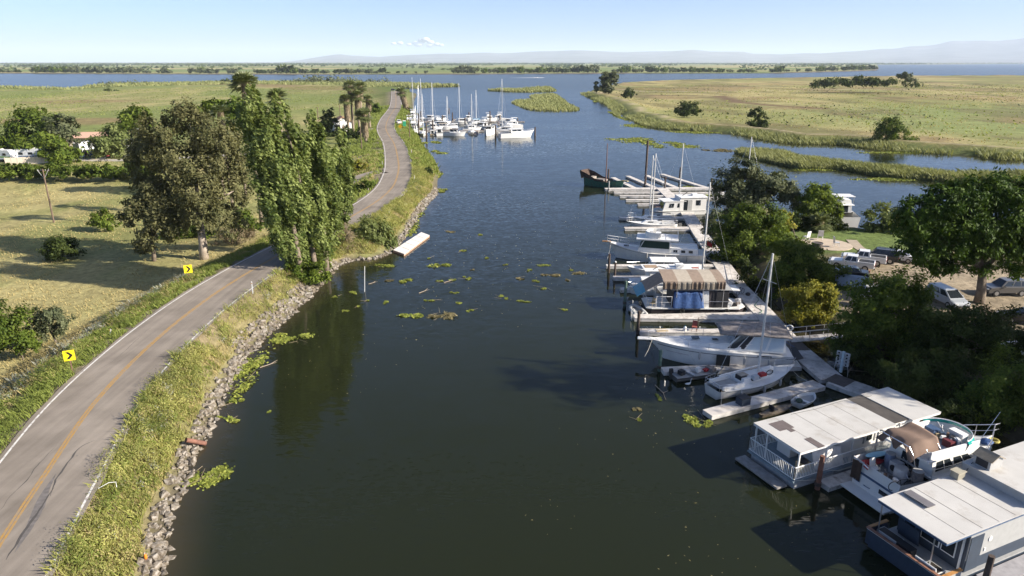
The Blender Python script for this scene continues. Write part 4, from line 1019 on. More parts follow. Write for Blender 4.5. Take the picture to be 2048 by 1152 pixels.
SR = lambda q, d1, off: (rng.random(len(q)) > 0.75 * bare(q[:, 0], q[:, 1])) & (d1 > 0.9 + 0.7 * (fbm(q[:, 0] * 0.4, q[:, 1] * 0.4, 91) - 0.3))
verge('yellow-green weeds on the rocky bank below the road', 'bank_weeds', 'weed', 24, 175, 3.3, 9.5, 60000, 0.6, 0.035, 1, SR)
verge('dry straw grass on the rocky bank below the road', 'bank_grass', 'straw', 24, 260, 3.9, 10, 50000, 0.45, 0.035, 1, SR, lean=(-0.35, 0.1), clumpy=0.48)
verge('leafy green weeds along the edge of the bank', 'bank_herbs', 'herb', 24, 260, 3.3, 8, 30000, 0.55, 0.045, 1, SR, clumpy=0.5)
verge('green weeds on the field-side verge of the road', 'verge_weeds', 'herb', 26, 130, 3.7, 8.5, 42000, 0.5, 0.055, -1, clumpy=0.4)
verge('dry grass on the slope between road and field', 'verge_grass', 'straw', 26, 200, 5.0, 15, 26000, 0.5, 0.07, -1, lean=(-0.3, 0), clumpy=0.46)
verge('grey thistles on the field-side slope', 'thistles', 'grey', 44, 82, 7.4, 11.5, 9000, 0.6, 0.12, -1, clumpy=0.5)
verge('green grass along the far verge of the road', 'verge_weeds', 'herb', 130, 420, 3.7, 14, 16000, 0.8, 0.25, -1, clumpy=0.45)
verge('brush on the far bank beside the road', 'bank_weeds', 'herb', 170, 420, 3.6, 14, 14000, 0.9, 0.25, 1, lambda q, d1, off: d1 > 0.3, clumpy=0.42)
def field_grass():
    n = 60000
    Y = 48 + 160 * rng.random(n) ** 1.4; X = -38 - (Y * 0.9) * rng.random(n)
    z, d1, d2, d3, d4, rd = land_height(X, Y)
    k = (rd > 11) & (fbm(X * 0.2, Y * 0.12, 71) > 0.45)
    X, Y, z = X[k], Y[k], z[k]
    blades('field_grass', X, Y, z - 0.02, 0.22 * (0.5 + rng.random(len(X))), 0.04 + 0.0010 * Y, LEAF['straw'], 'short dry grass of the left field', 'grass', lean=(-0.4, 0.1), tint=0.2 + 0.6 * rng.random(len(X)))
field_grass()

def far_tufts(name, label, poly, n, y0, y1, mt, h, w, thr, seed):
    x, y = scatter_poly(poly, n)
    z, d1, d2, d3, d4, rd = land_height(x, y)
    k = (y > y0) & (y < y1) & (fbm(x * 0.03, y * 0.015, seed) > thr) & (rd > 9) & (z > 0.15)
    x, y, z = x[k], y[k], z[k]
    blades(name, x, y, z - 0.03, h * (0.4 + rng.random(len(x))), w * (0.5 + rng.random(len(x))), LEAF[mt], label, 'grass', jitter=0.6)
isl = gp([(1215, 186), (1300, 230), (1500, 252), (1760, 275), (2048, 300), (2300, 310), (2300, 165), (1700, 165), (1300, 172)])
far_tufts('island_grass', 'dry grass tufts over the right island field', isl, 30000, 200, 900, 'straw', 0.45, 0.5, 0.46, 3)
far_tufts('island_weeds', 'green weed patches over the right island field', isl, 16000, 200, 900, 'herb', 0.6, 0.8, 0.52, 13)
far_tufts('island_weeds', 'dark brush patches over the right island field', isl, 9000, 200, 900, 'oak', 0.8, 0.9, 0.57, 23)
mdw = gp([(-100, 255), (760, 215), (740, 172), (0, 178), (-100, 180)])
far_tufts('meadow_grass', 'dry grass tufts over the left meadow', mdw, 20000, 230, 900, 'reed', 0.45, 0.5, 0.48, 33)
far_tufts('meadow_weeds', 'green weed patches over the left meadow', mdw, 20000, 230, 900, 'herb', 0.5, 0.55, 0.46, 43)
# ---- rock embankment: the 300 nearest stones singly, the rest joined
def stone_mesh(k):
    r_ = random.Random(k); m = B()
    pts = []
    for sz in (-1, 1):
        for sx, sy in ((-1, -1), (1, -1), (1, 1), (-1, 1)):
            pts.append(Vector((sx * r_.uniform(.55, 1.0), sy * r_.uniform(.55, 1.0), sz * r_.uniform(.5, .95))))
    pts.append(Vector((r_.uniform(-.2, .2), r_.uniform(-.2, .2), 1.15)))
    fs = [(3, 2, 1, 0), (0, 1, 5, 4), (1, 2, 6, 5), (2, 3, 7, 6), (3, 0, 4, 7), (4, 5, 8), (5, 6, 8), (6, 7, 8), (7, 4, 8)]
    return pts, fs
ROCKM = mat('grey_riprap', (0.16, 0.13, 0.094), rough=0.95, var=0.4, vscale=1.3, dirt=(0.30, 0.275, 0.24), dscale=0.9, dlo=0.44, dhi=0.64, bump=0.4, bscale=8)
def riprap():
    rock = empty('riprap', (-22, 45, 0), 0, 'grey broken rock riprap along the waterline below the road', 'riprap')
    meshes = []
    for k in range(10):
        pts, fs = stone_mesh(k); me = bpy.data.meshes.new('stone'); me.from_pydata([tuple(p) for p in pts], [], fs); me.materials.append(ROCKM); meshes.append(me)
    S = SHORE[(SHORE[:, 1] > 26) & (SHORE[:, 1] < 155)]
    q, sz = [], []
    for i in range(len(S) - 1):
        tg = S[i + 1] - S[i]; L = np.linalg.norm(tg); tg = tg / L; nd = np.array([-tg[1], tg[0]])
        wide = 0.45 + 0.9 * float(fbm(np.array([S[i][1] * 0.12]), np.array([3.0]), 17)[0]) + (0.8 if 60 < S[i][1] < 84 else 0.0)
        if 92 < S[i][1] < 112: wide *= 0.5
        for _ in range(int(L * 2.4 * (wide + 0.5) * 4.6)):
            d = random.uniform(-0.45, wide); p = S[i] + tg * random.uniform(0, L) + nd * d
            q.append(p); sz.append(random.choice((0.08, 0.10, 0.12, 0.15, 0.18, 0.24)) * random.uniform(0.8, 1.25))
    q, sz = np.array(q), np.array(sz)
    z = land_height(q[:, 0], q[:, 1])[0] + sz * 0.25
    show = sz / np.hypot(q[:, 0], q[:, 1])
    order = np.argsort(-show * (q[:, 1] > 30))
    for k in order[:300]:
        o = bpy.data.objects.new('stone', meshes[k % 10]); link(o, rock)
        o.location = (q[k][0] + 22, q[k][1] - 45, z[k]); o.scale = (sz[k] * 1.25, sz[k], sz[k] * 0.8)
        o.rotation_euler = (random.uniform(-.6, .6), random.uniform(-.6, .6), random.uniform(0, 6.28))
    m = B()
    for k in order[300:]:
        pts, fs = stone_mesh(int(k) % 10)
        M = Euler((random.uniform(-.6, .6), random.uniform(-.6, .6), random.uniform(0, 6.28))).to_matrix()
        c = Vector((q[k][0] + 22, q[k][1] - 45, z[k]))
        m.add([M @ Vector((p.x * sz[k] * 1.25, p.y * sz[k], p.z * sz[k] * .8)) + c for p in pts], fs)
    tag(m.build('stone_rubble', ROCKM, rock), kind='stuff')
riprap()

# ---- floating water plants
def float_patch(name, label, px, py, w, h, mt, n, sz, group=None, sticks=0, seed=0, rise=0.06):
    c = G(px, py, 0); k = MPP(c.y, 0)
    rx = w / 2 * k * 1.15; ry = h / 2 * (G(px, py - 1, 0).y - c.y)
    o_pts, T = [], []
    lob = [(random.uniform(-.75, .75), random.uniform(-.6, .6), random.uniform(.15, .5)) for _ in range(max(3, int(w / 9)))]
    pos = np.empty((n, 3))
    for i in range(n):
        l_ = random.choice(lob)
        pos[i] = ((l_[0] + random.gauss(0, 0.45) * l_[2]) * rx, (l_[1] + random.gauss(0, 0.45) * l_[2]) * ry, 0.012 + random.random() ** 2 * rise)
    nr = rdir(n) * 0.55 + np.array([0, 0, 1.0]); nr /= np.linalg.norm(nr, axis=1)[:, None]
    ln = sz * (0.6 + 0.8 * rng.random(n))
    v, f = rhombi(pos, nr, rdir(n), ln, ln * 0.75)
    o = empty(name, (c.x, c.y, 0), 0, label, 'water plants', group)
    np_mesh('leaves', v, f, LEAF[mt], o, tint=np.repeat(rng.random(n), 4))
    if sticks:
        for _ in range(sticks):
            m = B()
            a = random.uniform(0, 6.28); p0 = Vector((random.uniform(-rx, rx) * .7, random.uniform(-ry, ry) * .7, 0.04)); d = Vector((math.cos(a), math.sin(a), random.uniform(0, .12))) * random.uniform(0.4, 1.4)
            m.tube([p0, p0 + d], [0.018, 0.008], 5)
            m.build('twig', mat('dead_reed_stem', (0.3, 0.24, 0.15), rough=0.9, var=0.3), o)
    return o
FP = 'plant rafts drifting on the open water'
for lab, x, y, w, h, mt, n, st in (
    ('bushy green raft with dead stems against the near rocks', 412, 950, 75, 60, 'lily', 1500, 9),
    ('broad raft of green leaves along the rocky bank bend', 495, 745, 60, 110, 'lily', 1300, 4),
    ('two-lobed green raft lying off the bank bend', 590, 675, 80, 26, 'lily', 900, 3),
    ('small green raft below the broad bank raft', 472, 802, 30, 14, 'lily', 350, 2),
    ('tiny leaf raft near the rocks above the rusty pipe', 465, 838, 28, 18, 'lily', 220, 3),
    ('largest drifting raft of leaves and dead stems in mid-channel', 825, 632, 44, 14, 'lily', 500, 3),
    ('brown tangle of stems joined to the largest drifting raft', 878, 632, 62, 18, 'scum', 500, 8),
    ('bright green oval raft nearest the white pole', 815, 562, 32, 10, 'lily', 420, 0),
    ('brown and green raft beyond the bright oval raft', 880, 530, 46, 12, 'lily', 420, 3),
    ('long thin raft off the willow bush', 775, 532, 40, 6, 'lily', 300, 1),
    ('dark green clump floating off the near finger pier', 1395, 840, 50, 30, 'lily', 500, 3),
    ('yellow-green tuft at the corner of the near finger pier', 1402, 852, 26, 12, 'lily', 300, 0),
    ('green weeds growing over the float below the tarped houseboat', 1290, 632, 32, 6, 'lily', 260, 0),
    ('algae mat in the side channel beyond the far slips', 1260, 280, 90, 14, 'lily', 1200, 0),
    ('larger algae mat in the side channel beside the tall piles', 1335, 290, 110, 16, 'lily', 1600, 0),
    ('pale weed mat at the tip of the reed bank', 1440, 300, 70, 12, 'scum', 700, 0),
    ('bright green weed apron at the far marina shore', 838, 266, 26, 24, 'lily', 1200, 0),
    ('green weed tongue below the far marina', 862, 285, 36, 8, 'lily', 700, 0),
    ('second green weed tongue along the left bank', 876, 304, 42, 8, 'lily', 700, 0),
    ('green weed fringe below the dark round shrub', 872, 340, 30, 34, 'lily', 1000, 0),
    ('short green weed tongue above the white float', 886, 381, 30, 9, 'lily', 500, 0),
    ('green weed fringe along the bank beside the white float', 830, 440, 36, 60, 'lily', 900, 0),
    ('bright algae fringe at the right island near the tall cottonwood', 1205, 203, 44, 12, 'lily', 900, 0),
    ('bright algae fringe below the domed bush', 1300, 252, 90, 9, 'lily', 1000, 0),
    ('bright algae band along the right island before the two-lobed tree', 1400, 264, 120, 7, 'lily', 1300, 0),
    ('bright algae band along the right island shore near its bend', 1245, 232, 36, 22, 'lily', 1300, 0),
    ('thin algae rim along the island shore below the largest bushy tree', 1800, 305, 160, 6, 'lily', 1200, 0),
    ('yellow algae rim at the front of the long reed bank', 1800, 358, 200, 8, 'lily', 1500, 0),
    ('yellow algae rim at the bend of the long reed bank', 1610, 339, 80, 6, 'lily', 700, 0),
    ('green weeds between the far slips', 1400, 375, 60, 10, 'lily', 600, 0),
    ('green weeds among the far slips by the grey-green tree', 1425, 392, 40, 10, 'lily', 500, 0)):
    Yd = G(x, y).y
    float_patch('water_hyacinth', lab, x, y, w, h, mt, n, 0.16 + 0.0022 * Yd, FP, st)
small = [(905, 465, 26, 8), (930, 502, 20, 5), (855, 517, 10, 4), (935, 556, 24, 8), (975, 516, 10, 4), (903, 561, 16, 6), (878, 563, 14, 4), (778, 561, 18, 6), (708, 587, 24, 8), (672, 594, 12, 5), (690, 622, 18, 6), (772, 605, 16, 12), (858, 600, 22, 6), (908, 586, 16, 4), (916, 606, 16, 6), (940, 622, 14, 6), (945, 540, 8, 3), (1005, 594, 18, 10), (1037, 557, 20, 6), (1075, 563, 20, 7), (1058, 541, 10, 5), (1085, 530, 26, 6), (1100, 551, 36, 6), (1155, 548, 30, 9), (1140, 540, 12, 4), (1138, 560, 12, 4), (1090, 577, 16, 5), (1048, 603, 30, 4), (1275, 818, 20, 12), (1276, 838, 16, 10), (1320, 795, 16, 20), (440, 835, 10, 5), (1010, 530, 8, 3), (960, 470, 10, 3), (1130, 620, 12, 3), (548, 640, 12, 5), (715, 614, 8, 5), (735, 602, 8, 3), (538, 824, 6, 4)]
band = lambda x, y: ('in the dark reflection off the left bank' if x < 745 else 'close to the moored boats' if x > 1190 else 'in mid-channel beyond the largest raft' if y < 580 else 'in mid-channel around the largest raft')
for x, y, w, h in small:
    float_patch('water_hyacinth', 'small drifting leaf clump ' + band(x, y), x, y, w, h, random.choice(('lily', 'lily', 'scum')), int(30 + w * 9), 0.14 + 0.0012 * G(x, y).y, FP, random.choice((0, 1, 2)))
# ================================================================== boats and docks
GEL = mat('white_gelcoat', (0.74, 0.73, 0.70), rough=0.35, var=0.06, vscale=1.5, dirt=(0.50, 0.48, 0.43), dscale=0.9, dlo=0.56, dhi=0.85)
GELW = mat('bright_white_paint', (0.74, 0.73, 0.70), rough=0.45, var=0.05, vscale=1.2, dirt=(0.6, 0.58, 0.54), dscale=0.8, dlo=0.6, dhi=0.9)
ROOFW = mat('white_roof_coating', (0.50, 0.485, 0.455), rough=0.7, var=0.07, vscale=0.8, dirt=(0.33, 0.29, 0.24), dscale=0.6, dlo=0.53, dhi=0.78)
ROOFG = mat('dark_roofing_felt', (0.075, 0.066, 0.06), rough=0.9, var=0.2, vscale=1.5)
DECKG = mat('grey_deck_paint', (0.33, 0.33, 0.32), rough=0.8, var=0.12, vscale=1.5)
NAVY = mat('navy_paint', (0.035, 0.05, 0.075), rough=0.5, var=0.12)
NAVYL = mat('navy_stripe', (0.06, 0.10, 0.18), rough=0.4)
GREYW = mat('pale_grey_wall', (0.36, 0.36, 0.35), rough=0.7, var=0.06, dirt=(0.4, 0.38, 0.34), dscale=0.9, dlo=0.6, dhi=0.85)
WOOD = mat('varnished_wood', (0.42, 0.21, 0.07), rough=0.5, var=0.25, vscale=4)
DOCKW = mat('weathered_dock', (0.56, 0.52, 0.475), rough=0.9, var=0.22, vscale=1.1, dirt=(0.27, 0.23, 0.19), dscale=1.3, dlo=0.52, dhi=0.72, bump=0.3, bscale=14)
DOCKS = mat('dock_side_white', (0.55, 0.53, 0.50), rough=0.85, var=0.18, vscale=1.5, dirt=(0.22, 0.20, 0.17), dscale=1.6, dlo=0.52, dhi=0.7)
PILE = mat('dark_timber_pile', (0.085, 0.062, 0.05), rough=0.95, var=0.35, vscale=3, bump=0.5, bscale=10)
PILEG = mat('green_pile', (0.10, 0.15, 0.12), rough=0.9, var=0.3, vscale=3)
RUSTP = mat('rusty_steel', (0.17, 0.08, 0.055), rough=0.85, var=0.35, vscale=3)
STEEL = mat('stainless_rail', (0.62, 0.62, 0.63), rough=0.3, metal=0.8)
ALU = mat('painted_mast', (0.66, 0.65, 0.62), rough=0.4, metal=0.2)
GLASS = glass_mat('dark_window')
GLASSB = mat('pale_window_cover', (0.55, 0.62, 0.66), rough=0.25, var=0.05)
RUB = mat('black_rubber', (0.02, 0.02, 0.02), rough=0.7)
BROWNC = mat('brown_canvas', (0.17, 0.115, 0.085), rough=0.9, var=0.15, vscale=1.5)
GREYC = mat('grey_mottled_canvas', (0.27, 0.235, 0.21), rough=0.9, var=0.2, vscale=2.5, dirt=(0.15, 0.13, 0.12), dscale=2.0, dlo=0.45, dhi=0.6)
TANC = mat('tan_canvas', (0.40, 0.35, 0.28), rough=0.9, var=0.12)
TARPB = mat('brown_tarp', (0.27, 0.205, 0.155), rough=0.85, var=0.15)
BLUET = mat('blue_tarp', (0.035, 0.08, 0.21), rough=0.5, var=0.25, vscale=2.5, bump=0.8, bscale=5)
TEALT = mat('teal_tarp', (0.06, 0.26, 0.36), rough=0.5, var=0.15)
TEAL = mat('teal_acrylic', (0.03, 0.32, 0.29), rough=0.2)
GREENC = mat('dark_green_canvas', (0.018, 0.045, 0.035), rough=0.8)
GREENH = mat('green_hull_paint', (0.035, 0.12, 0.085), rough=0.7, var=0.25, dirt=(0.13, 0.07, 0.04), dscale=1.2)
BROWNW = mat('rotten_wood', (0.075, 0.05, 0.038), rough=0.95, var=0.35)
REDP = mat('red_plastic', (0.38, 0.03, 0.03), rough=0.5)
BLUEP = mat('blue_plastic', (0.08, 0.32, 0.5), rough=0.5)
GREYP = mat('grey_appliance', (0.45, 0.46, 0.47), rough=0.5)
BLACKP = mat('black_plastic', (0.025, 0.025, 0.028), rough=0.6)
TANP = mat('tan_plastic', (0.42, 0.33, 0.2), rough=0.7)
ROPE = mat('rope', (0.55, 0.50, 0.42), rough=0.9)

def hull_lines(L, Bm, fst, fmid, fbow, tr=0.85, mid=0.45, p=2.2, draft=0.45, flare=0.82, rake=0.08, n=16):
    """stations from stern (x=0) to bow (x=L): list of (x, half beam, sheer z)"""
    st = []
    for i in range(n + 1):
        t = i / n
        if t < mid: b = Bm / 2 * (tr + (1 - tr) * math.sin(math.pi / 2 * t / mid))
        else: b = Bm / 2 * max(0.015, 1 - ((t - mid) / (1 - mid)) ** p)
        z = (fst * (1 - t / 0.5) + fmid * (t / 0.5)) if t < 0.5 else fmid + (fbow - fmid) * ((t - 0.5) / 0.5) ** 1.6
        st.append((t * L, b, z))
    return st
def hull_mesh(st, L, draft=0.4, flare=0.82, rake=0.10):
    m = B(); rings = []
    for x, b, z in st:
        t = x / L; fl = flare - 0.35 * max(0, (t - 0.6) / 0.4) ** 1.5
        xr = x - rake * L * max(0, (t - 0.7) / 0.3) ** 1.3
        dk = -draft * (1 - max(0, (t - 0.75) / 0.25) ** 2 * 0.9)
        bw = b * fl
        rings.append([(x, b, z), (x * 0.35 + xr * 0.65, (b * 0.45 + bw * 0.55), z * 0.5), (xr, bw, 0.06), (xr, bw * 0.6, dk * 0.7), (xr, 0, dk), (xr, -bw * 0.6, dk * 0.7), (xr, -bw, 0.06), (x * 0.35 + xr * 0.65, -(b * 0.45 + bw * 0.55), z * 0.5), (x, -b, z)])
    m.loft(rings)
    return m
def deck_mesh(st, x0, x1, dz=-0.04, inset=0.03, crown_=0.05):
    m = B(); r_ = [s for s in st if x0 - 1e-6 <= s[0] <= x1 + 1e-6]
    rows = [[(x, max(b - inset, 0.01), z + dz), (x, 0, z + dz + crown_), (x, -max(b - inset, 0.01), z + dz)] for x, b, z in r_]
    m.loft(rows, cap0=False, cap1=False); return m
def sheer_at(st, x):
    xs = [s[0] for s in st]; return float(np.interp(x, xs, [s[1] for s in st])), float(np.interp(x, xs, [s[2] for s in st]))
def stripe(st, L, f0, f1, side, x0=0.0, x1=None, flare=0.82, off=0.012):
    """painted band on the topside between height fractions f0..f1"""
    m = B(); rows = []
    for x, b, z in st:
        if x < x0 or (x1 and x > x1): continue
        t = x / L; xr = x - 0.10 * L * max(0, (t - 0.7) / 0.3) ** 1.3; fl = flare - 0.35 * max(0, (t - 0.6) / 0.4) ** 1.5
        def P(f):
            q = f
            bb = (b * 0.45 + b * fl * 0.55); zz = z * 0.5; xx = x * 0.35 + xr * 0.65
            u = (q - 0.5) / 0.5
            return (xx + (x - xx) * u, side * (bb + (b - bb) * u + off), zz + (z - zz) * u)
        rows.append([P(f0), P(f1)])
    m.loft(rows, cap0=False, cap1=False); return m
class Fr:
    """frustum cabin: footprint x0..x1, width w, z0..z1; sf/sb lean of front and back, ins lean of sides"""
    def __init__(s, x0, x1, w, z0, z1, sf=0.0, sb=0.0, ins=0.0, wf=None, yc=0.0):
        h = w / 2; hf = (wf if wf is not None else w) / 2
        s.b = [Vector((x0, yc - h, z0)), Vector((x1, yc - hf, z0)), Vector((x1, yc + hf, z0)), Vector((x0, yc + h, z0))]
        s.t = [Vector((x0 + sb, yc - h + ins, z1)), Vector((x1 - sf, yc - hf + ins, z1)), Vector((x1 - sf, yc + hf - ins, z1)), Vector((x0 + sb, yc + h - ins, z1))]
    def mesh(s, m=None):
        m = m or B(); m.add(s.b + s.t, [(3, 2, 1, 0), (4, 5, 6, 7), (0, 1, 5, 4), (1, 2, 6, 5), (2, 3, 7, 6), (3, 0, 4, 7)]); return m
    def face(s, side):
        i, j = {'star': (0, 1), 'bow': (1, 2), 'port': (2, 3), 'stern': (3, 0)}[side]
        return s.b[i], s.b[j], s.t[j], s.t[i]
    def win(s, side, u0, u1, v0, v1, off=0.02, skew=0.0):
        a, b_, c, d = s.face(side)
        P = lambda u, v: (a.lerp(b_, u)).lerp(d.lerp(c, u), v)
        n = (b_ - a).cross(d - a).normalized()
        q = [P(u0, v0), P(u1, v0), P(u1 - skew, v1), P(u0 + skew, v1)]
        m = B(); m.loft([[p - n * 0.01 for p in q], [p + n * off for p in q]], closed=True); return m
def rail_pts(pts, h, r=0.02, step=1.0, mid=True):
    """posts with one or two rails along a line of deck points"""
    m = B(); P = [Vector(p) for p in pts]
    m.tube([p + Vector((0, 0, h)) for p in P], r, 6)
    if mid: m.tube([p + Vector((0, 0, h * 0.5)) for p in P], r * 0.7, 5)
    d = 0.0; last = None
    for i, p in enumerate(P):
        if last is None or (p - last).length >= step or i == len(P) - 1:
            m.tube([p, p + Vector((0, 0, h))], r, 5); last = p
    return m
def cloth(fn, nu, nv, th=0.02):
    """sheet from fn(u,v) with a little thickness"""
    V = [Vector(fn(i / nu, j / nv)) for i in range(nu + 1) for j in range(nv + 1)]
    m = B(); F = []
    k = (nu + 1) * (nv + 1)
    ix = lambda i, j: i * (nv + 1) + j
    for i in range(nu):
        for j in range(nv): F.append((ix(i, j), ix(i + 1, j), ix(i + 1, j + 1), ix(i, j + 1)))
    V2 = [v - Vector((0, 0, th)) for v in V]
    F2 = [tuple(q + k for q in reversed(f)) for f in F]
    edge = [ix(i, 0) for i in range(nu + 1)] + [ix(nu, j) for j in range(1, nv + 1)] + [ix(i, nv) for i in range(nu - 1, -1, -1)] + [ix(0, j) for j in range(nv - 1, 0, -1)]
    F3 = [(edge[a], edge[a - 1], edge[a - 1] + k, edge[a] + k) for a in range(len(edge))]
    return m.add(V + V2, F + F2 + F3)
def outboard(parent, x, y, z, s=1.0):
    o = B().box((x - 0.12 * s, y, z + 0.45 * s), (0.34 * s, 0.28 * s, 0.42 * s), taper=0.8).box((x - 0.1 * s, y, z - 0.05 * s), (0.14 * s, 0.12 * s, 0.7 * s)).build('outboard_motor', BLACKP, parent); return o

# ---------------------------------------------------------------- docks
dock = empty('floating_dock', (28, 70, 0), 0, 'long pale floating dock with finger piers between the moored boats', 'dock')
def dock_piece(name, a, b, w, top=0.45, h=0.4, wb=None, parent=dock, tm=None):
    a, b = Vector((a[0], a[1], 0)), Vector((b[0], b[1], 0)); d = (b - a).normalized(); n = Vector((-d.y, d.x, 0))
    wb = wb or w; o0 = parent.location
    q = [a + n * w / 2, a - n * w / 2, b - n * wb / 2, b + n * wb / 2]
    m = B(); m.prism([(p.x - o0.x, p.y - o0.y) for p in q], top - h, top - 0.05)
    base = m.build(name, DOCKS, parent)
    k = max(1, int((b - a).length / 2.4))
    for i in range(k):                                  # deck panels with joints
        p0, p1 = a.lerp(b, i / k) + d * 0.012, a.lerp(b, (i + 1) / k) - d * 0.012
        w0, w1 = w + (wb - w) * i / k + 0.06, w + (wb - w) * (i + 1) / k + 0.06
        qq = [p0 + n * w0 / 2, p0 - n * w0 / 2, p1 - n * w1 / 2, p1 + n * w1 / 2]
        B().prism([(p.x - o0.x, p.y - o0.y) for p in qq], top - 0.048, top + random.uniform(-0.006, 0.006)).build('deck_panel', tm or DOCKW, base)
    return base
WALK = [(31.4, 50.6), (28.3, 54.6), (27.7, 62.2), (28.1, 72.2), (28.2, 81.3), (30.6, 107.4), (32.8, 127.1), (33.2, 150.5)]
for i in range(len(WALK) - 1): dock_piece('walkway', WALK[i], WALK[i + 1], 2.3, top=0.5)
for a, b, w, wb in (((15.6, 48.6), (26.8, 53.9), 1.1, 1.35), ((13.7, 56.7), (26.6, 57.9), 1.0, 1.3), ((13.3, 66.2), (26.7, 66.2), 1.0, 1.2), ((13.4, 70.4), (27.0, 70.6), 1.15, 2.4), ((13.4, 80.1), (27.1, 80.1), 1.0, 1.3), ((13.2, 84.9), (27.4, 84.9), 0.9, 1.2), ((13.0, 90.3), (27.9, 90.3), 0.9, 1.2), ((19.0, 112.7), (30.2, 112.7), 1.3, 1.8), ((19.3, 120.8), (31.0, 120.8), 1.2, 1.5)):
    dock_piece('finger_pier', a, b, w, top=0.44, wb=wb)
far_dock = empty('floating_dock', (33, 145, 0), 0, 'weathered far slips with empty finger piers beside the green wreck', 'dock')
dock_piece('cross_walk', (20.6, 150.2), (47, 151.6), 2.0, top=0.46, parent=far_dock)
for a, b in (((22.0, 146.3), (32.1, 146.3)), ((22.6, 142.0), (32.0, 142.0)), ((23.2, 137.7), (32.0, 137.7)), ((24.8, 133.3), (31.8, 133.3)), ((34.3, 145.2), (46, 145.8)), ((34.2, 140.0), (45, 140.4)), ((24.5, 166.0), (27.3, 151.4)), ((28.5, 168.5), (32.0, 151.6)), ((33.3, 169.5), (36.8, 151.8)), ((37.6, 171.5), (43.5, 152.0))):
    dock_piece('finger_pier', a, b, 1.1, top=0.43, parent=far_dock)
pad = mat('dark_dock_mat', (0.10, 0.085, 0.075), rough=0.95, var=0.2)
for a, b in (((29.3, 53.6), (28.2, 55.0)), ((27.9, 60.9), (27.9, 63.2))):
    a, b = Vector((*a, 0)), Vector((*b, 0)); d = (b - a).normalized(); n = Vector((-d.y, d.x, 0)); q = [a + n, a - n, b - n, b + n]
    tag(B().prism([(p.x, p.y) for p in q], 0.508, 0.525).build('rubber_mat', pad), 'dark mat lying on the dock ' + ('beside the power pedestal' if a.y < 58 else 'behind the cruiser stern'), 'mat')
# ---- mooring piles
def pile(px, yb, yt, label, material=PILE, r=0.16, cap=False):
    p = G(px, yb, 0); zt = A(px, yt, p.y).z
    o = empty('mooring_pile', (p.x, p.y, 0), 0, label, 'pile', 'mooring piles')
    B().tube([(0, 0, -1.5), (0.02, 0, zt * 0.5), (0.03, 0, zt)], [r * 1.05, r, r * 0.93], 10).build('shaft', material, o, smooth=False)
    if cap: B().tube([(0.03, 0, zt - 0.02), (0.03, 0, zt + 0.12)], [r * 1.05, r * 0.5], 10).build('cap', GELW, o)
    else: B().tube([(0, 0, 0.3), (0, 0, 0.55)], r * 1.35, 10).build('hoop', PILE, o)
for q in ((1275, 668, 622, 'thick dark pile at the end of the pier below the tarped houseboat'), (1318, 742, 700, 'green pile under the cruiser bow', PILEG), (1217, 545, 508, 'dark pile at the trawler bow, nearest the open channel'), (1229, 556, 524, 'pale pile with white tip beside the small cabin boat', PILE, 0.14, True), (1249, 612, 562, 'green pile beside the inflatable dinghy', PILEG), (1634, 978, 912, 'rusty pile between the white houseboat and the cluttered yacht', RUSTP, 0.17), (1290, 372, 281, 'tallest dark pile at the far slips', PILE, 0.25), (1359, 360, 335, 'dark pile at the end of the far diagonal pier', PILE, 0.22), (1329, 380, 354, 'dark pile where the far cross walk meets the main dock', PILE, 0.2), (1216, 362, 338, 'black pile behind the green wreck', PILE, 0.22), (1422, 375, 356, 'short pile beside the grey-green tree at the slips', PILE, 0.18), (1217, 383, 362, 'white pile at the bow of the green wreck', GREYW, 0.14), (1962, 1190, 1112, 'broken-topped timber pile beside the navy houseboat', PILE, 0.17)):
    pile(*q[:4], *(q[4:]))
tag(B().tube([G(728, 588, 0) - Vector((0, 0, 1)), G(728, 572, 0) + Vector((0.25, 0, 2.6))], [0.06, 0.05], 7).build('channel_pole', GREYW), 'thin white pole leaning out of the dark water', 'pole')

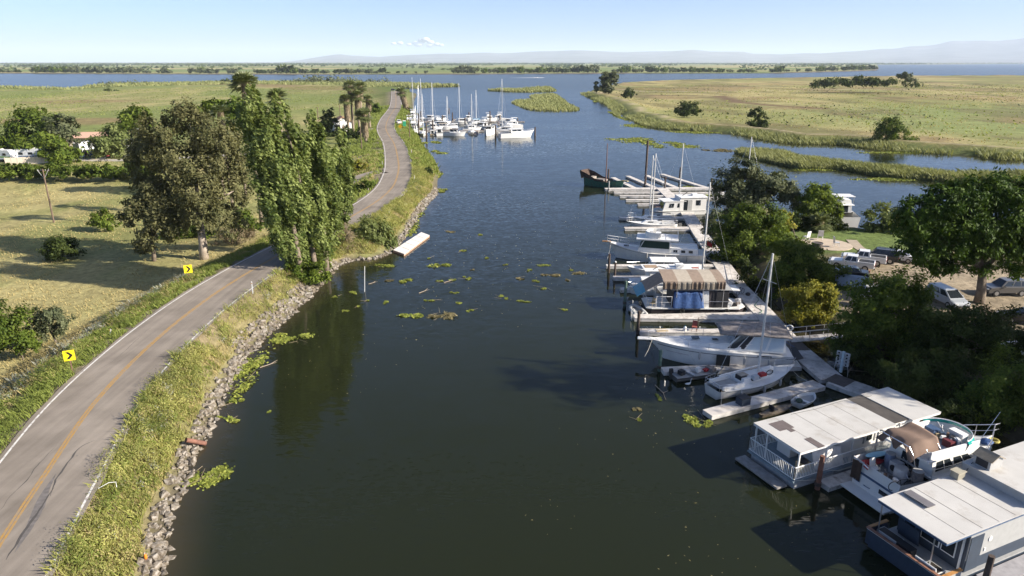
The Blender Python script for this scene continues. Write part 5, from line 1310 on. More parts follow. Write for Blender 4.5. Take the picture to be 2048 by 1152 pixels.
# ---------------------------------------------------------------- white houseboat
def houseboat_white():
    o = empty('houseboat', (17.95, 40.8, 0), R(24), 'white flat-roofed houseboat with a railed front porch', 'houseboat')
    B().box((6.3, 0, 0.15), (12.6, 4.0, 0.9)).build('pontoon_hull', mat('hull_grey', (0.33, 0.34, 0.35), rough=0.8, var=0.2, dirt=(0.15, 0.14, 0.12)), o)
    B().box((6.25, 0, 0.66), (13.1, 4.3, 0.12)).build('deck', mat('blue_grey_deck', (0.20, 0.25, 0.28), rough=0.8, var=0.15), o)
    cab = Fr(2.7, 12.6, 3.35, 0.72, 2.72, yc=0.3)
    w = cab.mesh().build('wall', GELW, o)
    for u0, u1 in ((0.44, 0.50), (0.68, 0.73)):
        fr = cab.win('star', u0, u1, 0.42, 0.86, 0.05).build('window', GELW, o)
        cab.win('star', u0 + 0.004, (u0 + u1) / 2 - 0.002, 0.46, 0.82, 0.07).build('pane', GLASS, fr)
        cab.win('star', (u0 + u1) / 2 + 0.002, u1 - 0.004, 0.46, 0.82, 0.07).build('pane', GLASS, fr)
    for u in (0.415, 0.525): cab.win('star', u, u + 0.012, 0.36, 0.92, 0.04).build('shutter', mat('grey_shutter', (0.25, 0.25, 0.26)), o)
    dr = cab.win('stern', 0.12, 0.36, 0.0, 0.92, 0.03).build('door', mat('dark_door', (0.12, 0.13, 0.14)), o)
    cab.win('stern', 0.5, 0.86, 0.3, 0.88, 0.03).build('window', GLASS, o)
    def roof(name, x0, x1, y0, y1, z, m_, sag=0.0):
        f = B().box(((x0 + x1) / 2, (y0 + y1) / 2, z - 0.10), (x1 - x0, y1 - y0, 0.16)).build(name, GELW, o)
        B().box(((x0 + x1) / 2, (y0 + y1) / 2, z), (x1 - x0 + 0.03, y1 - y0 + 0.03, 0.05)).build('roof_skin', m_, f)
    roof('roof', -0.05, 8.9, -2.15, 2.1, 2.86, ROOFW)
    roof('roof_link', 8.92, 10.5, -1.9, 2.1, 2.80, ROOFG)
    roof('rear_roof', 10.52, 13.5, -2.2, 2.15, 2.86, ROOFW)
    for x in (1.8, 3.6, 5.4, 7.2): B().box((x, -0.03, 2.888), (0.05, 4.1, 0.012)).build('roof_seam', mat('roof_seam', (0.42, 0.39, 0.35), rough=0.8), o)
    B().tube([(3.2, 1.9, 2.92), (5.5, 1.75, 2.92), (8.0, 1.9, 2.92), (11.0, 1.6, 2.92)], 0.015, 4).build('roof_cable', BLACKP, o)
    pm = mat('brown_roof_patch', (0.13, 0.105, 0.10), rough=0.9, var=0.12)
    B().prism([(0.75, 1.55), (0.75, 0.45), (1.35, 0.45), (1.35, 0.05), (1.75, 0.05), (1.75, 0.45), (2.05, 0.45), (2.05, 1.55)], 2.885, 2.90).build('roof_patch', pm, o)
    B().box((1.75, -1.62, 2.895), (0.55, 1.25, 0.02)).build('roof_patch', pm, o)
    for x, y in ((0.15, -1.95), (0.15, 1.95), (0.15, 0.9), (2.6, -1.95), (5.0, -1.98), (7.4, -1.98), (9.6, -1.98), (12.4, -1.98)):
        B().box((x, y, 1.73), (0.09, 0.09, 2.02)).build('roof_post', GELW, o)
    # railing with balusters
    me = None
    bal = B().box((0, 0, 0), (0.035, 0.035, 0.86)); 
    def run(p0, p1):
        nonlocal me
        p0, p1 = Vector(p0), Vector(p1)
        for z in (0.12, 1.0):
            B().tube([p0 + Vector((0, 0, z)), p1 + Vector((0, 0, z))], 0.035, 4).build('rail', GELW, o)
        k = int((p1 - p0).length / 0.14)
        for i in range(k + 1):
            p = p0.lerp(p1, i / k) + Vector((0, 0, 0.56))
            if me is None:
                b_ = MB(); b_.box((0, 0, 0), (0.03, 0.03, 0.86)); q = b_.build('baluster', GELW, o); me = q.data
            else: q = link(bpy.data.objects.new('baluster', me), o)
            q.location = p
    run((-0.22, 2.08, 0.72), (-0.22, -2.08, 0.72)); run((-0.22, -2.08, 0.72), (12.3, -2.08, 0.72)); run((-0.22, 2.08, 0.72), (2.6, 2.08, 0.72))
    # porch things
    tag(None or B().box((2.0, 0.75, 1.12), (0.7, 1.2, 0.8)).build('cabinet', GELW, o))
    B().box((1.3, -1.35, 1.05), (0.75, 0.6, 0.66)).build('grill_cart', TANP, o)
    B().ball((1.3, -1.35, 1.45), (0.36, 0.3, 0.16)).build('grill_lid', BLACKP, o, smooth=True)
    B().tube([(0.3, -0.1, 0.72), (0.3, -0.1, 0.95), (0.3, -0.1, 1.1)], [0.14, 0.1, 0.13], 8).build('planter_stand', GELW, o)
    # white cloth screen hung from the eave along the side walkway
    cloth(lambda u, v: (1.7 + 2.7 * u + (1 - v) * 0.35 * (1 - u), -1.5 - 0.5 * (1 - v) * (0.4 + 0.6 * u) - 0.05 * math.sin(u * 14), 0.75 + 1.85 * v * (0.85 + 0.15 * math.sin(u * 5)), ), 14, 8).build('cloth_screen', mat('white_cloth', (0.70, 0.68, 0.65), rough=0.9), o, smooth=True)
    B().box((-0.75, 0.3, 0.16), (0.9, 4.0, 0.14)).build('swim_plank', mat('grey_plank', (0.28, 0.26, 0.24), rough=0.9, var=0.25), o)
    return o
houseboat_white()
side_fl = empty('side_float', (20.75, 39.05, 0), R(24), 'low grey timber float alongside the white houseboat', 'dock')
B().box((2.4, 0, 0.05), (4.8, 0.9, 0.5)).build('float_body', DOCKS, side_fl)
for i in range(4): B().box((0.6 + i * 1.2, 0, 0.325), (1.18, 1.0, 0.05)).build('deck_panel', DOCKW, side_fl)

# ---------------------------------------------------------------- navy and grey houseboat at the picture edge
def houseboat_navy():
    o = empty('houseboat', (21.85, 31.4, 0), R(23.5), 'grey houseboat with a navy bulwark and white roof in the corner', 'houseboat')
    B().box((8.0, 0, 0.15), (16.2, 4.3, 0.9)).build('pontoon_hull', NAVY, o)
    B().box((8.0, 0, 0.63), (16.4, 4.4, 0.08)).build('deck', DECKG, o)
    B().box((-0.24, 0, 0.78), (0.1, 4.5, 1.0)).build('bulwark', NAVY, o)
    for y, m_ in ((2.24, NAVY), (-2.24, GREYW)): B().box((0.55, y, 0.83), (1.6, 0.08, 0.9)).build('bulwark', m_, o)
    B().box((-0.24, 0, 1.31), (0.2, 4.6, 0.06)).build('cap_rail', mat('worn_brown_cap', (0.25, 0.12, 0.075), rough=0.7, var=0.3), o)
    for y in (2.24, -2.24): B().box((0.6, y, 1.31), (1.5, 0.18, 0.06)).build('cap_rail', WOOD, o)
    B().box((-0.31, 0, 1.27), (0.03, 4.5, 0.05)).build('white_trim', GELW, o)
    lo = Fr(2.0, 16.0, 4.0, 0.67, 1.42).mesh().build('lower_wall', NAVY, o)
    up = Fr(2.0, 16.0, 4.0, 1.42, 3.1); up.mesh().build('wall', GREYW, o)
    fr = Fr(2.0, 2.05, 4.0, 0.67, 3.1)
    B().box((1.97, 0, 1.88), (0.05, 3.96, 2.40)).build('front_wall', NAVY, o)
    for y, wd in ((1.25, 0.75), (0.0, 1.1), (-1.05, 0.8)):
        f = B().box((1.93, y, 1.98), (0.05, wd, 1.5)).build('window', GELW if y < 1 else NAVYL, o)
        B().box((1.90, y, 1.98), (0.04, wd - 0.12, 1.36)).build('pane', GLASS, f)
    B().box((1.93, -1.75, 1.75), (0.06, 0.12, 2.1)).build('white_post', GELW, o)
    B().prism([(2.05, -2.03), (2.05, -2.0), (3.1, -2.0), (3.1, -2.03)], 0.68, 2.9).build('side_panel', NAVY, o)
    B().disc((3.75, -2.01, 2.35), 0.16, (0, 1, 0), 0.05).build('porthole', GELW, o)
    B().box((3.45, -2.02, 1.75), (0.12, 0.04, 0.2)).build('wall_box', GELW, o)
    # roofs
    f = B().box((3.5, 0, 3.18), (7.2, 4.1, 0.16)).build('roof', NAVYL, o)
    B().box((3.5, 0, 3.275), (7.26, 4.16, 0.05)).build('roof_skin', ROOFW, f)
    f = B().box((11.6, 0, 3.5), (9.0, 4.3, 0.66)).build('rear_roof', GREYW, o)
    B().box((11.6, 0, 3.84), (9.06, 4.36, 0.05)).build('roof_skin', ROOFW, f)
    for x in (1.4, 2.8, 4.2, 5.6): B().box((x, 0, 3.306), (0.05, 4.0, 0.012)).build('roof_seam', MATS['roof_seam'], o)
    B().tube([(6.3, 1.5, 3.33), (6.8, 1.75, 3.36), (7.4, 1.8, 3.9), (8.0, 1.95, 3.9)], 0.02, 5).build('roof_cable', BLACKP, o)
    B().box((1.9, 1.05, 3.42), (0.6, 1.55, 0.05), ry=0.0).build('roof_panel', mat('grey_solar_panel', (0.16, 0.15, 0.155), rough=0.5), o)
    v1 = B().box((6.1, 1.72, 3.52), (0.62, 0.5, 0.42)).build('roof_vent', mat('old_vent', (0.30, 0.28, 0.22), rough=0.8, var=0.2), o)
    B().box((6.1, 1.72, 3.76), (0.72, 0.6, 0.05)).build('vent_lid', mat('vent_lid', (0.36, 0.33, 0.25)), v1)
    hx, hy = 8.1, 1.35
    hb = B().prof([(hx - 0.55, 3.87), (hx + 0.55, 3.87), (hx + 0.55, 4.45), (hx, 4.75), (hx - 0.55, 4.45)], hy - 0.5, hy + 0.5).build('roof_hutch', GREYW, o)
    for s in (-1, 1): B().box((hx + s * 0.30, hy, 4.64), (0.74, 1.2, 0.05), ry=s * 0.5).build('hutch_roof', mat('tan_shingle', (0.29, 0.24, 0.17), rough=0.95, var=0.25), hb)
    B().box((hx - 0.555, hy, 4.16), (0.04, 0.7, 0.45)).build('hutch_opening', BLACKP, hb)
    # porch: planter boxes, easel panels, posts
    for x, y, d in ((0.5, 1.35, (0.6, 1.3, 0.55)), (0.35, -1.45, (0.6, 0.9, 0.5))):
        p = B().box((x, y, 0.67 + d[2] / 2), d).build('planter_box', GELW, o); B().box((x, y, 0.675 + d[2]), (d[0] - 0.1, d[1] - 0.1, 0.03)).build('soil', mat('dark_soil', (0.03, 0.025, 0.02)), p)
    B().box((0.4, 0.25, 1.0), (0.5, 0.9, 0.6)).build('black_bench', BLACKP, o)
    B().box((0.05, -1.2, 1.05), (0.06, 1.2, 0.8), ry=-0.25).build('white_board', GELW, o)
    B().box((1.45, 0.95, 1.35), (0.06, 1.3, 1.1), ry=-0.2).build('dark_board', NAVY, o)
    for y in (1.9, -1.3): B().tube([(0.2, y, 0.67), (0.1, y, 3.12)], 0.04, 6).build('roof_post', STEEL, o)
    B().box((9.5, -2.75, 0.38), (13.4, 1.0, 0.14)).build('side_deck', mat('grey_side_deck', (0.30, 0.29, 0.30), rough=0.85, var=0.15), o)
    return o
houseboat_navy()
k_ = empty('kayak', (32.6, 31.9, 0.45), R(23), 'blue kayak resting on the side deck of the navy houseboat', 'kayak')
st = hull_lines(3.0, 0.75, 0.3, 0.28, 0.34, tr=0.2)
hull_mesh(st, 3.0, 0.0, 0.7).build('hull', BLUEP, k_, smooth=True); deck_mesh(st, 0, 3.0).build('deck', BLUEP, k_)
sk_ = empty('skiff', (27.9, 26.6, 0), R(30), 'small grey skiff with covered gear in the bottom corner', 'skiff')
st = hull_lines(4.2, 1.6, 0.5, 0.5, 0.7)
hull_mesh(st, 4.2, 0.15).build('hull', GEL, sk_, smooth=True); deck_mesh(st, 0, 4.2, dz=-0.2).build('floor', DECKG, sk_)
B().box((1.6, 0, 0.7), (1.6, 1.2, 0.6), taper=0.7).build('cover', mat('grey_blue_cover', (0.2, 0.26, 0.30), rough=0.9), sk_)
B().tube([(3.0, -0.5, 0.5), (3.0, -0.5, 1.2), (3.0, 0.5, 1.2), (3.0, 0.5, 0.5)], 0.025, 6).build('frame', STEEL, sk_)

# ---------------------------------------------------------------- cluttered flybridge yacht
def yacht():
    o = empty('motor_yacht', (23.25, 37.7, 0), R(21), 'white flybridge yacht cluttered with gear under a brown canopy', 'yacht')
    L, Bm = 10.6, 3.9
    st = hull_lines(L, Bm, 1.9, 1.68, 2.1, tr=0.92, p=2.4)
    hull_mesh(st, L, 0.5, 0.86).build('hull', GELW, o, smooth=False)
    for s in (-1, 1): stripe(st, L, 0.66, 0.76, s, 0, 10.5).build('hull_stripe', NAVYL, o)
    B().box((-0.012, 0, 1.22), (0.02, 3.5, 0.13)).build('transom_stripe', NAVYL, o)
    B().box((-0.45, 0, 0.32), (0.9, 3.4, 0.1)).build('swim_platform', GELW, o)
    B().box((-0.02, -0.95, 0.86), (0.04, 1.0, 0.24)).build('transom_window', GLASS, o)
    for y in (0.4, 1.2): B().tube([(-0.03, y - 0.2, 0.66), (-0.14, y - 0.2, 0.7), (-0.14, y + 0.2, 0.7), (-0.03, y + 0.2, 0.66)], 0.02, 5).build('handle', NAVYL, o)
    deck_mesh(st, 2.6, L, dz=-0.05, inset=0.05, crown_=0.12).build('foredeck', GELW, o)
    B().box((1.45, 0, 1.15), (2.7, 3.4, 0.08)).build('cockpit_floor', DECKG, o)
    cab = Fr(2.9, 8.6, 3.3, 1.5, 2.62, sf=1.5, sb=0.0, ins=0.18, wf=2.7)
    cab.mesh().build('cabin', GELW, o)
    for side in ('star', 'port'):
        for u0, u1 in ((0.06, 0.40), (0.43, 0.78)) if side == 'star' else ((0.22, 0.57), (0.60, 0.94)):
            f = cab.win(side, u0, u1, 0.42, 0.88, 0.02, skew=0.03).build('window', GLASS, o)
            cab.win(side, (u0 + u1) / 2 - 0.006, (u0 + u1) / 2 + 0.006, 0.42, 0.88, 0.035).build('mullion', GELW, f)
    cab.win('bow', 0.08, 0.47, 0.35, 0.9).build('window', GLASS, o); cab.win('bow', 0.53, 0.92, 0.35, 0.9).build('window', GLASS, o)
    cab.win('stern', 0.3, 0.7, 0.02, 0.9).build('cabin_door', GLASS, o)
    fly = Fr(2.3, 7.0, 3.2, 2.62, 2.74); fly.mesh().build('flybridge_deck', GELW, o)
    for s in (-1, 1): B().box((4.7, s * 1.52, 2.98), (4.3, 0.07, 0.5)).build('flybridge_coaming', GELW, o)
    arc = [(5.4 + 1.9 * math.cos(a), 1.58 * math.sin(a)) for a in np.linspace(-1.45, 1.45, 15)]
    B().loft([[(x, y, 2.74) for x, y in arc], [(x + 0.12, y * 1.04, 3.14) for x, y in arc]], cap0=False, cap1=False).build('flybridge_front', GELW, o)
    B().loft([[(x + 0.12, y * 1.04, 3.14) for x, y in arc], [(x - 0.03, y * 1.02, 3.36) for x, y in arc], [(x - 0.07, y * 1.0, 3.36) for x, y in arc], [(x + 0.08, y * 1.02, 3.14) for x, y in arc]], cap0=False, cap1=False).build('windscreen', TEAL, o)
    B().tube([(x - 0.05, y * 1.01, 3.38) for x, y in arc], 0.03, 5).build('windscreen_rail', GELW, o)
    # canopy
    cloth(lambda u, v: (1.1 + 2.5 * u, (v - 0.5) * 2.7, 3.6 + 0.05 * math.sin(math.pi * v) + 0.10 * u - 0.5 * max(0, abs(2 * v - 1) - 0.72) / 0.28 - 0.55 * max(0, 0.14 - u) / 0.14 * (0.5 + 0.5 * math.sin(v * 17)) - 0.06 * math.sin(u * 9 + v * 3)), 18, 14).build('canopy', BROWNC, o, smooth=True)
    fm = B()
    for x in (1.2, 2.4, 3.5):
        fm = B(); fm.tube([(x + 0.3, -1.4, 2.5), (x, -1.36, 3.2), (x, -1.0, 3.56), (x, 1.0, 3.56), (x, 1.36, 3.2), (x + 0.3, 1.4, 2.5)], 0.025, 6); fm.build('canopy_frame', STEEL, o)
    B().box((5.4, 0.7, 3.0), (0.6, 0.7, 0.5)).build('helm_seat', NAVYL, o); B().box((6.2, -0.5, 3.1), (0.5, 1.0, 0.6)).build('helm_console', GELW, o)
    B().box((5.2, -0.7, 2.95), (0.5, 0.6, 0.4)).build('helm_seat', mat('maroon', (0.13, 0.025, 0.03)), o)
    # bow pulpit
    pts = []
    for x in np.linspace(6.8, L, 9):
        b, z = sheer_at(st, x); pts.append((x, max(b - 0.08, 0.02), z))
    ring = pts + [(L + 0.5, 0, pts[-1][2])] + [(x, -y, z) for x, y, z in reversed(pts)]
    rail_pts(ring, 0.75, 0.022, 1.1).build('bow_rail', STEEL, o)
    B().tube([(7.6, -0.9, 2.4), (8.9, -1.1, 4.4)], [0.02, 0.01], 5).build('antenna', STEEL, o)
    B().ball((9.6, -0.3, 2.05), (0.5, 0.4, 0.16)).build('blue_tarp_bundle', BLUET, o)
    B().ring((10.3, -0.35, 2.02), 0.28, 0.07).build('hose_coil', mat('yellow_hose', (0.45, 0.38, 0.1)), o)
    rail_pts([(2.6, -1.8, 1.62), (4.5, -1.85, 1.62), (6.8, -1.75, 1.7)], 0.7, 0.02, 1.0, False).build('side_rail', STEEL, o)
    o.scale = (1, 1, 1.2)
    return o
yacht()
# gear standing in the yacht's cockpit: each a thing of its own
def on_yacht(x, y, z): 
    c, s = math.cos(R(21)), math.sin(R(21)); return (23.25 + c * x - s * y, 37.7 + s * x + c * y, z * 1.2 + (0.24 if 0.5 < z < 1.3 else 0.0))
def gear(name, label, cat, loc, build, rz=0.4):
    o = empty(name, on_yacht(*loc), rz, label, cat); build(o); return o
def washer(o):
    B().box((0, 0, 0.42), (0.62, 0.62, 0.84)).build('body', GREYP, o); B().disc((-0.32, 0, 0.45), 0.22, (1, 0, 0), 0.05).build('door', BLACKP, o)
gear('washing_machine', 'grey front-loading machine in the yacht cockpit', 'appliance', (2.1, 0.25, 1.0), washer)
def drum(o, c=GREYP, h=0.9, r=0.33): B().tube([(0, 0, 0), (0, 0, h * .5), (0, 0, h)], [r * .95, r, r * .95], 14).build('body', c, o); B().tube([(0, 0, h), (0, 0, h + 0.05)], r * 0.9, 14).build('lid', GREYW, o)
gear('storage_drum', 'tilted grey round drum in the yacht cockpit, right of the machine', 'drum', (1.5, -0.55, 1.0), lambda o: drum(o, GREYP, 1.0, 0.42))
gear('storage_drum', 'blue-grey barrel in the yacht cockpit, behind the machine', 'drum', (2.3, 0.95, 1.0), lambda o: drum(o, mat('bluegrey_plastic', (0.2, 0.24, 0.33)), 1.0))
gear('storage_drum', 'large grey bin at the starboard side of the yacht cockpit', 'drum', (2.1, -1.25, 1.0), lambda o: drum(o, GREYC, 1.05, 0.36))
def chair(o, m_):
    B().box((0, 0, 0.42), (0.5, 0.5, 0.05)).build('seat', m_, o); B().box((0.25, 0, 0.72), (0.05, 0.5, 0.55), ry=0.15).build('backrest', m_, o)
    for sx in (-.22, .22):
        for sy in (-.22, .22): B().tube([(sx, sy, 0), (sx, sy, 0.42)], 0.02, 5).build('leg', m_, o)
gear('deck_chair', 'white chair at the stern of the cluttered yacht', 'chair', (0.75, 0.7, 1.0), lambda o: chair(o, GELW), 2.0)
gear('deck_kayak', 'red kayak lying across the yacht stern', 'kayak', (1.1, 1.35, 1.35), lambda o: (B().ball((0, 0, 0.2), (1.0, 0.3, 0.2), 12, 8).build('hull', REDP, o, smooth=True), B().ring((0, 0, 0.36), 0.22, 0.04).build('seat_rim', BLACKP, o)), 0.2)
gear('paddle_board', 'pale blue board propped at the port side of the yacht', 'board', (1.7, 1.5, 1.75), lambda o: B().ball((0, 0, 0.1), (0.9, 0.3, 0.07), 12, 6).build('hull', mat('paleblue', (0.35, 0.58, 0.62)), o), 0.3)
gear('hanging_canvas', 'brown canvas flap hung over the yacht transom', 'canvas', (0.0, 1.35, 0.0), lambda o: cloth(lambda u, v: (-0.1 - 0.05 * math.sin(u * 9), (u - .5) * 0.7, 0.85 + 1.35 * v), 8, 5).build('sheet', BROWNC, o), R(24))
gear('cardboard_box', 'small cardboard box among the yacht cockpit gear', 'box', (0.45, -0.75, 1.0), lambda o: (B().box((0, 0, 0.2), (0.4, 0.35, 0.4)).build('body', TANP, o), B().box((0, 0, 0.405), (0.42, 0.06, 0.01)).build('tape', mat('tape', (0.5, 0.42, 0.3)), o)))
gear('bicycle', 'dark bicycle leaning at the starboard quarter of the yacht', 'bicycle', (0.5, -1.45, 1.35), lambda o: ([B().ring((x, 0, 0.33), 0.32, 0.025, (0, 1, 0)).build('wheel', RUB, o) for x in (-.5, .5)], B().tube([(-.5, 0, .33), (-.1, 0, .75), (.4, 0, .75), (0, 0, .33), (-.1, 0, .75)], 0.025, 5).build('frame', BLACKP, o), B().tube([(.4, -.25, .95), (.4, 0, .8), (.4, .25, .95)], 0.02, 5).build('handlebar', STEEL, o)), 0.1)
def heap(o):
    r_ = random.Random(5)
    for i in range(16):
        m_ = r_.choice((BLACKP, GREYP, GREYC, BROWNC, TANP, GELW, NAVYL, BLUEP, GREYW)); d = (r_.uniform(.15, .45), r_.uniform(.15, .4), r_.uniform(.12, .4))
        B().box((r_.uniform(-.9, .9), r_.uniform(-.35, .35), d[2] / 2 + r_.uniform(0, .35)), d, rz=r_.uniform(0, 3), rx=r_.uniform(-.3, .3), taper=r_.uniform(.6, 1)).build('bag' if i % 2 else 'box', m_, o)
    for i in range(4):
        a = r_.uniform(0, 3); p = Vector((r_.uniform(-.7, .7), r_.uniform(-.3, .3), .5)); B().tube([p, p + Vector((math.cos(a) * .5, math.sin(a) * .5, r_.uniform(.1, .8)))], 0.02, 5).build('pole', STEEL, o)
gear('gear_heap', 'heap of bags and boxes along the yacht transom', 'gear', (0.55, -0.2, 1.0), heap, R(24 + 90))
gear('gear_heap', 'heap of bags and poles on the yacht flybridge behind the windscreen', 'gear', (5.6, -0.2, 2.76), heap, R(24 + 80))
gear('gear_heap', 'boxes stacked against the yacht cabin door', 'gear', (2.55, -0.5, 1.0), heap, R(24 + 70))
gear('flag', 'small striped flag at the yacht stern', 'flag', (-0.05, 0.8, 1.3), lambda o: (B().tube([(0, 0, 0), (-0.15, 0, 0.9)], 0.015, 5).build('staff', STEEL, o), cloth(lambda u, v: (-0.12 - 0.05 * v, -0.35 * u, 0.85 - 0.25 * v - 0.1 * u), 5, 4).build('cloth', REDP, o), cloth(lambda u, v: (-0.135 - 0.05 * v, -0.35 * u, 0.79 - 0.06 * v - 0.1 * u), 5, 2).build('white_band', GELW, o)))

# ---------------------------------------------------------------- sailing boats
def sailboat(label, stern, bow, mast_h, mast_f=0.55, Bm=2.9, detail=True, group=None, hullm=None, cabm=None, wheel=False, cover=None, boom=True):
    s, b = Vector((*stern, 0)), Vector((*bow, 0)); L = (b - s).length; rz = math.atan2(b.y - s.y, b.x - s.x)
    o = empty('sailing_boat', s, rz, label, 'sailing boat', group)
    st = hull_lines(L, Bm, 0.85, 0.8, 1.15, tr=0.62, mid=0.42, p=2.0)
    hull_mesh(st, L, 0.35, 0.74, 0.13).build('hull', hullm or GEL, o, smooth=True)
    deck_mesh(st, L * 0.02, L, -0.02, 0.02, 0.06).build('deck', cabm or GEL, o)
    if detail:
        for sd in (-1, 1): stripe(st, L, 0.82, 0.88, sd, 0.3, L * 0.95, 0.74).build('hull_stripe', NAVYL, o)
    z0 = 0.8
    cab = Fr(L * 0.30, L * 0.72, Bm * 0.52, z0, z0 + 0.5, sf=L * 0.10, sb=0.05, ins=0.1, wf=Bm * 0.34); cab.mesh().build('cabin', cabm or GEL, o)
    for sd in ('star', 'port'): cab.win(sd, 0.25, 0.55, 0.35, 0.75).build('window', GLASS, o)
    B().box((L * 0.16, 0, z0 + 0.08), (L * 0.22, Bm * 0.42, 0.06)).build('cockpit_sole', DECKG, o)
    for sd in (-1, 1): B().box((L * 0.17, sd * Bm * 0.28, z0 + 0.2), (L * 0.24, 0.18, 0.3)).build('coaming', cabm or GEL, o)
    B().box((L * 0.335, 0, z0 + 0.42), (L * 0.07, 0.7, 0.34)).build('companionway', BLACKP if detail else GLASS, o)
    xm = L * mast_f
    B().tube([(xm, 0, 0.8), (xm, 0, mast_h)], [0.11, 0.085] if detail else [0.12, 0.09], 8).build('mast', ALU, o)
    if boom: B().tube([(xm, 0, 1.9), (L * 0.08, 0.1, 1.75)], 0.07, 7).build('boom', ALU if cover is None else cover, o)
    for f in (0.55, 0.8) if mast_h > 10.5 else (0.7,): B().tube([(xm, -0.75, mast_h * f), (xm, 0.75, mast_h * f)], 0.025, 5).build('spreader', ALU, o)
    for p, q in (((L * 0.99, 0, 1.15), (xm, 0, mast_h - 0.1)), ((0.05, 0, 0.9), (xm, 0, mast_h - 0.05)), ((xm - 0.1, Bm * 0.47, 0.85), (xm, 0, mast_h * 0.97)), ((xm - 0.1, -Bm * 0.47, 0.85), (xm, 0, mast_h * 0.97))):
        B().tube([p, q], 0.012 if detail else 0.02, 4).build('stay', STEEL, o)
    if detail:
        bp = [(x, max(sheer_at(st, x)[0] - 0.05, 0.02), sheer_at(st, x)[1]) for x in np.linspace(L * 0.82, L, 4)]
        rail_pts(bp + [(x, -y, z) for x, y, z in reversed(bp)], 0.6, 0.018, 0.7).build('pulpit', STEEL, o)
        sp = [(x, sheer_at(st, x)[0] - 0.05, sheer_at(st, x)[1]) for x in np.linspace(L * 0.14, 0.02, 3)]
        rail_pts(sp + [(x, -y, z) for x, y, z in reversed(sp)], 0.6, 0.018, 0.5).build('pushpit', STEEL, o)
    return o
s1 = sailboat('white sailing boat with a tall bare mast beside the near finger pier', (16.9, 52.2), (25.5, 56.3), 12.0, 0.54, 3.0)
for nm, bx_, m_ in (('sail_bag', ((6.3, 0.2, 1.25), (1.6, 0.5, 0.3)), GELW), ('crate', ((4.1, -0.7, 1.3), (0.6, 0.5, 0.35)), GREYP), ('bundle', ((5.0, -0.6, 1.35), (0.7, 0.5, 0.25)), REDP), ('hatch', ((3.4, 0.1, 1.40), (0.9, 0.7, 0.05)), TANC)): B().box(*bx_, taper=0.8).build(nm, m_, s1)
B().ring((5.7, -0.75, 1.45), 0.28, 0.04, (0.3, 1, 0.4)).build('life_ring', BLACKP, s1)
sailboat('white sailing boat moored behind the tarped houseboat, tallest mast of the row', (17.2, 77.9), (27.0, 78.6), 13.9, 0.57, 3.0, cabm=GELW)
jib = empty('furled_jib', (26.2, 78.5, 0), 0, 'white furled sail on the forestay of the tallest-masted sailing boat', 'sail')
B().tube([(0, 0, 1.3), (-0.9, -0.1, 4.2)], [0.10, 0.05], 7).build('roll', GELW, jib); B().ring((0, 0, 1.25), 0.1, 0.03).build('drum', BLACKP, jib)
sailboat('grey-white sailing boat lying along the pier beyond the trawler', (28.2, 114.4), (19.6, 114.9), 12.6, 0.5, 2.5, cover=NAVY)
sailboat('sailing boat with dark sail cover just behind the grey-white one', (28.6, 118.4), (20.5, 119.0), 11.8, 0.53, 2.5, cover=BLACKP)
sailboat('sailing boat with a thin mast beyond the white cabin houseboat', (36.5, 131.5), (28.5, 131.5), 12.4, 0.5, 2.4)
sailboat('sailing boat hidden by the grey-green tree, only its mast showing', (50.5, 134.8), (43.0, 136.5), 13.2, 0.5, 2.4)

# ---------------------------------------------------------------- skiff, kayak, dinghy by the near pier
sk = empty('work_skiff', (14.4, 55.5, 0), R(17), 'dark flat-bottomed skiff loaded with gear below the cruiser', 'skiff')
st = hull_lines(5.2, 1.7, 0.45, 0.45, 0.55, tr=0.95, p=3)
hull_mesh(st, 5.2, 0.1, 0.85, 0.05).build('hull', mat('dark_aluminium', (0.10, 0.10, 0.095), rough=0.5), sk); deck_mesh(st, 0, 5.2, -0.22).build('floor', DECKG, sk)
outboard(sk, -0.1, 0, 0.45); 
for x, m_, d in ((0.9, BLACKP, (0.5, 0.5, 0.4)), (1.7, GREYP, (0.3, 1.3, 0.12)), (2.6, GELW, (0.4, 0.3, 0.45)), (3.4, REDP, (0.5, 0.4, 0.2)), (3.9, GREYC, (0.5, 0.9, 0.3))): B().box((x, 0.1, 0.35 + d[2] / 2), d, rz=0.3).build('gear_box', m_, sk)
ky = empty('kayak', (19.8, 48.55, 0), R(28), 'brown camouflage kayak floating beside the near finger pier', 'kayak')
KM = mat('camo_kayak', (0.10, 0.085, 0.065), rough=0.6, var=0.35, vscale=5, dirt=(0.19, 0.15, 0.11), dscale=3, dlo=0.45, dhi=0.6)
st = hull_lines(3.7, 0.95, 0.32, 0.3, 0.36, tr=0.25, mid=0.5, p=2.2)
hull_mesh(st, 3.7, 0.08, 0.75).build('hull', KM, ky, smooth=True); deck_mesh(st, 0, 3.7, -0.05).build('deck', KM, ky)
B().box((1.5, 0, 0.42), (0.45, 0.5, 0.1)).box((1.25, 0, 0.6), (0.08, 0.5, 0.4), ry=-0.2).build('seat', BLACKP, ky)
dg = empty('dinghy', (23.4, 50.3, 0), R(38), 'small white rowing dinghy with a rounded bow', 'dinghy')
st = hull_lines(2.7, 1.35, 0.42, 0.42, 0.5, tr=0.8, p=2.4)
hull_mesh(st, 2.7, 0.1, 0.75).build('hull', GELW, dg, smooth=True); deck_mesh(st, 0, 2.7, -0.2, 0.12).build('floor', GREYW, dg)
B().box((0.9, 0, 0.38), (0.3, 1.15, 0.05)).build('thwart', GELW, dg); B().ball((0.55, 0.1, 0.42), (0.3, 0.28, 0.2)).build('mesh_bag', mat('green_net', (0.06, 0.09, 0.06)), dg)
B().tube([(x, y * 0.98, z + 0.01) for x, y, z in st] + [(x, -y * 0.98, z + 0.01) for x, y, z in reversed(st)], 0.035, 6).build('gunwale', GELW, dg)
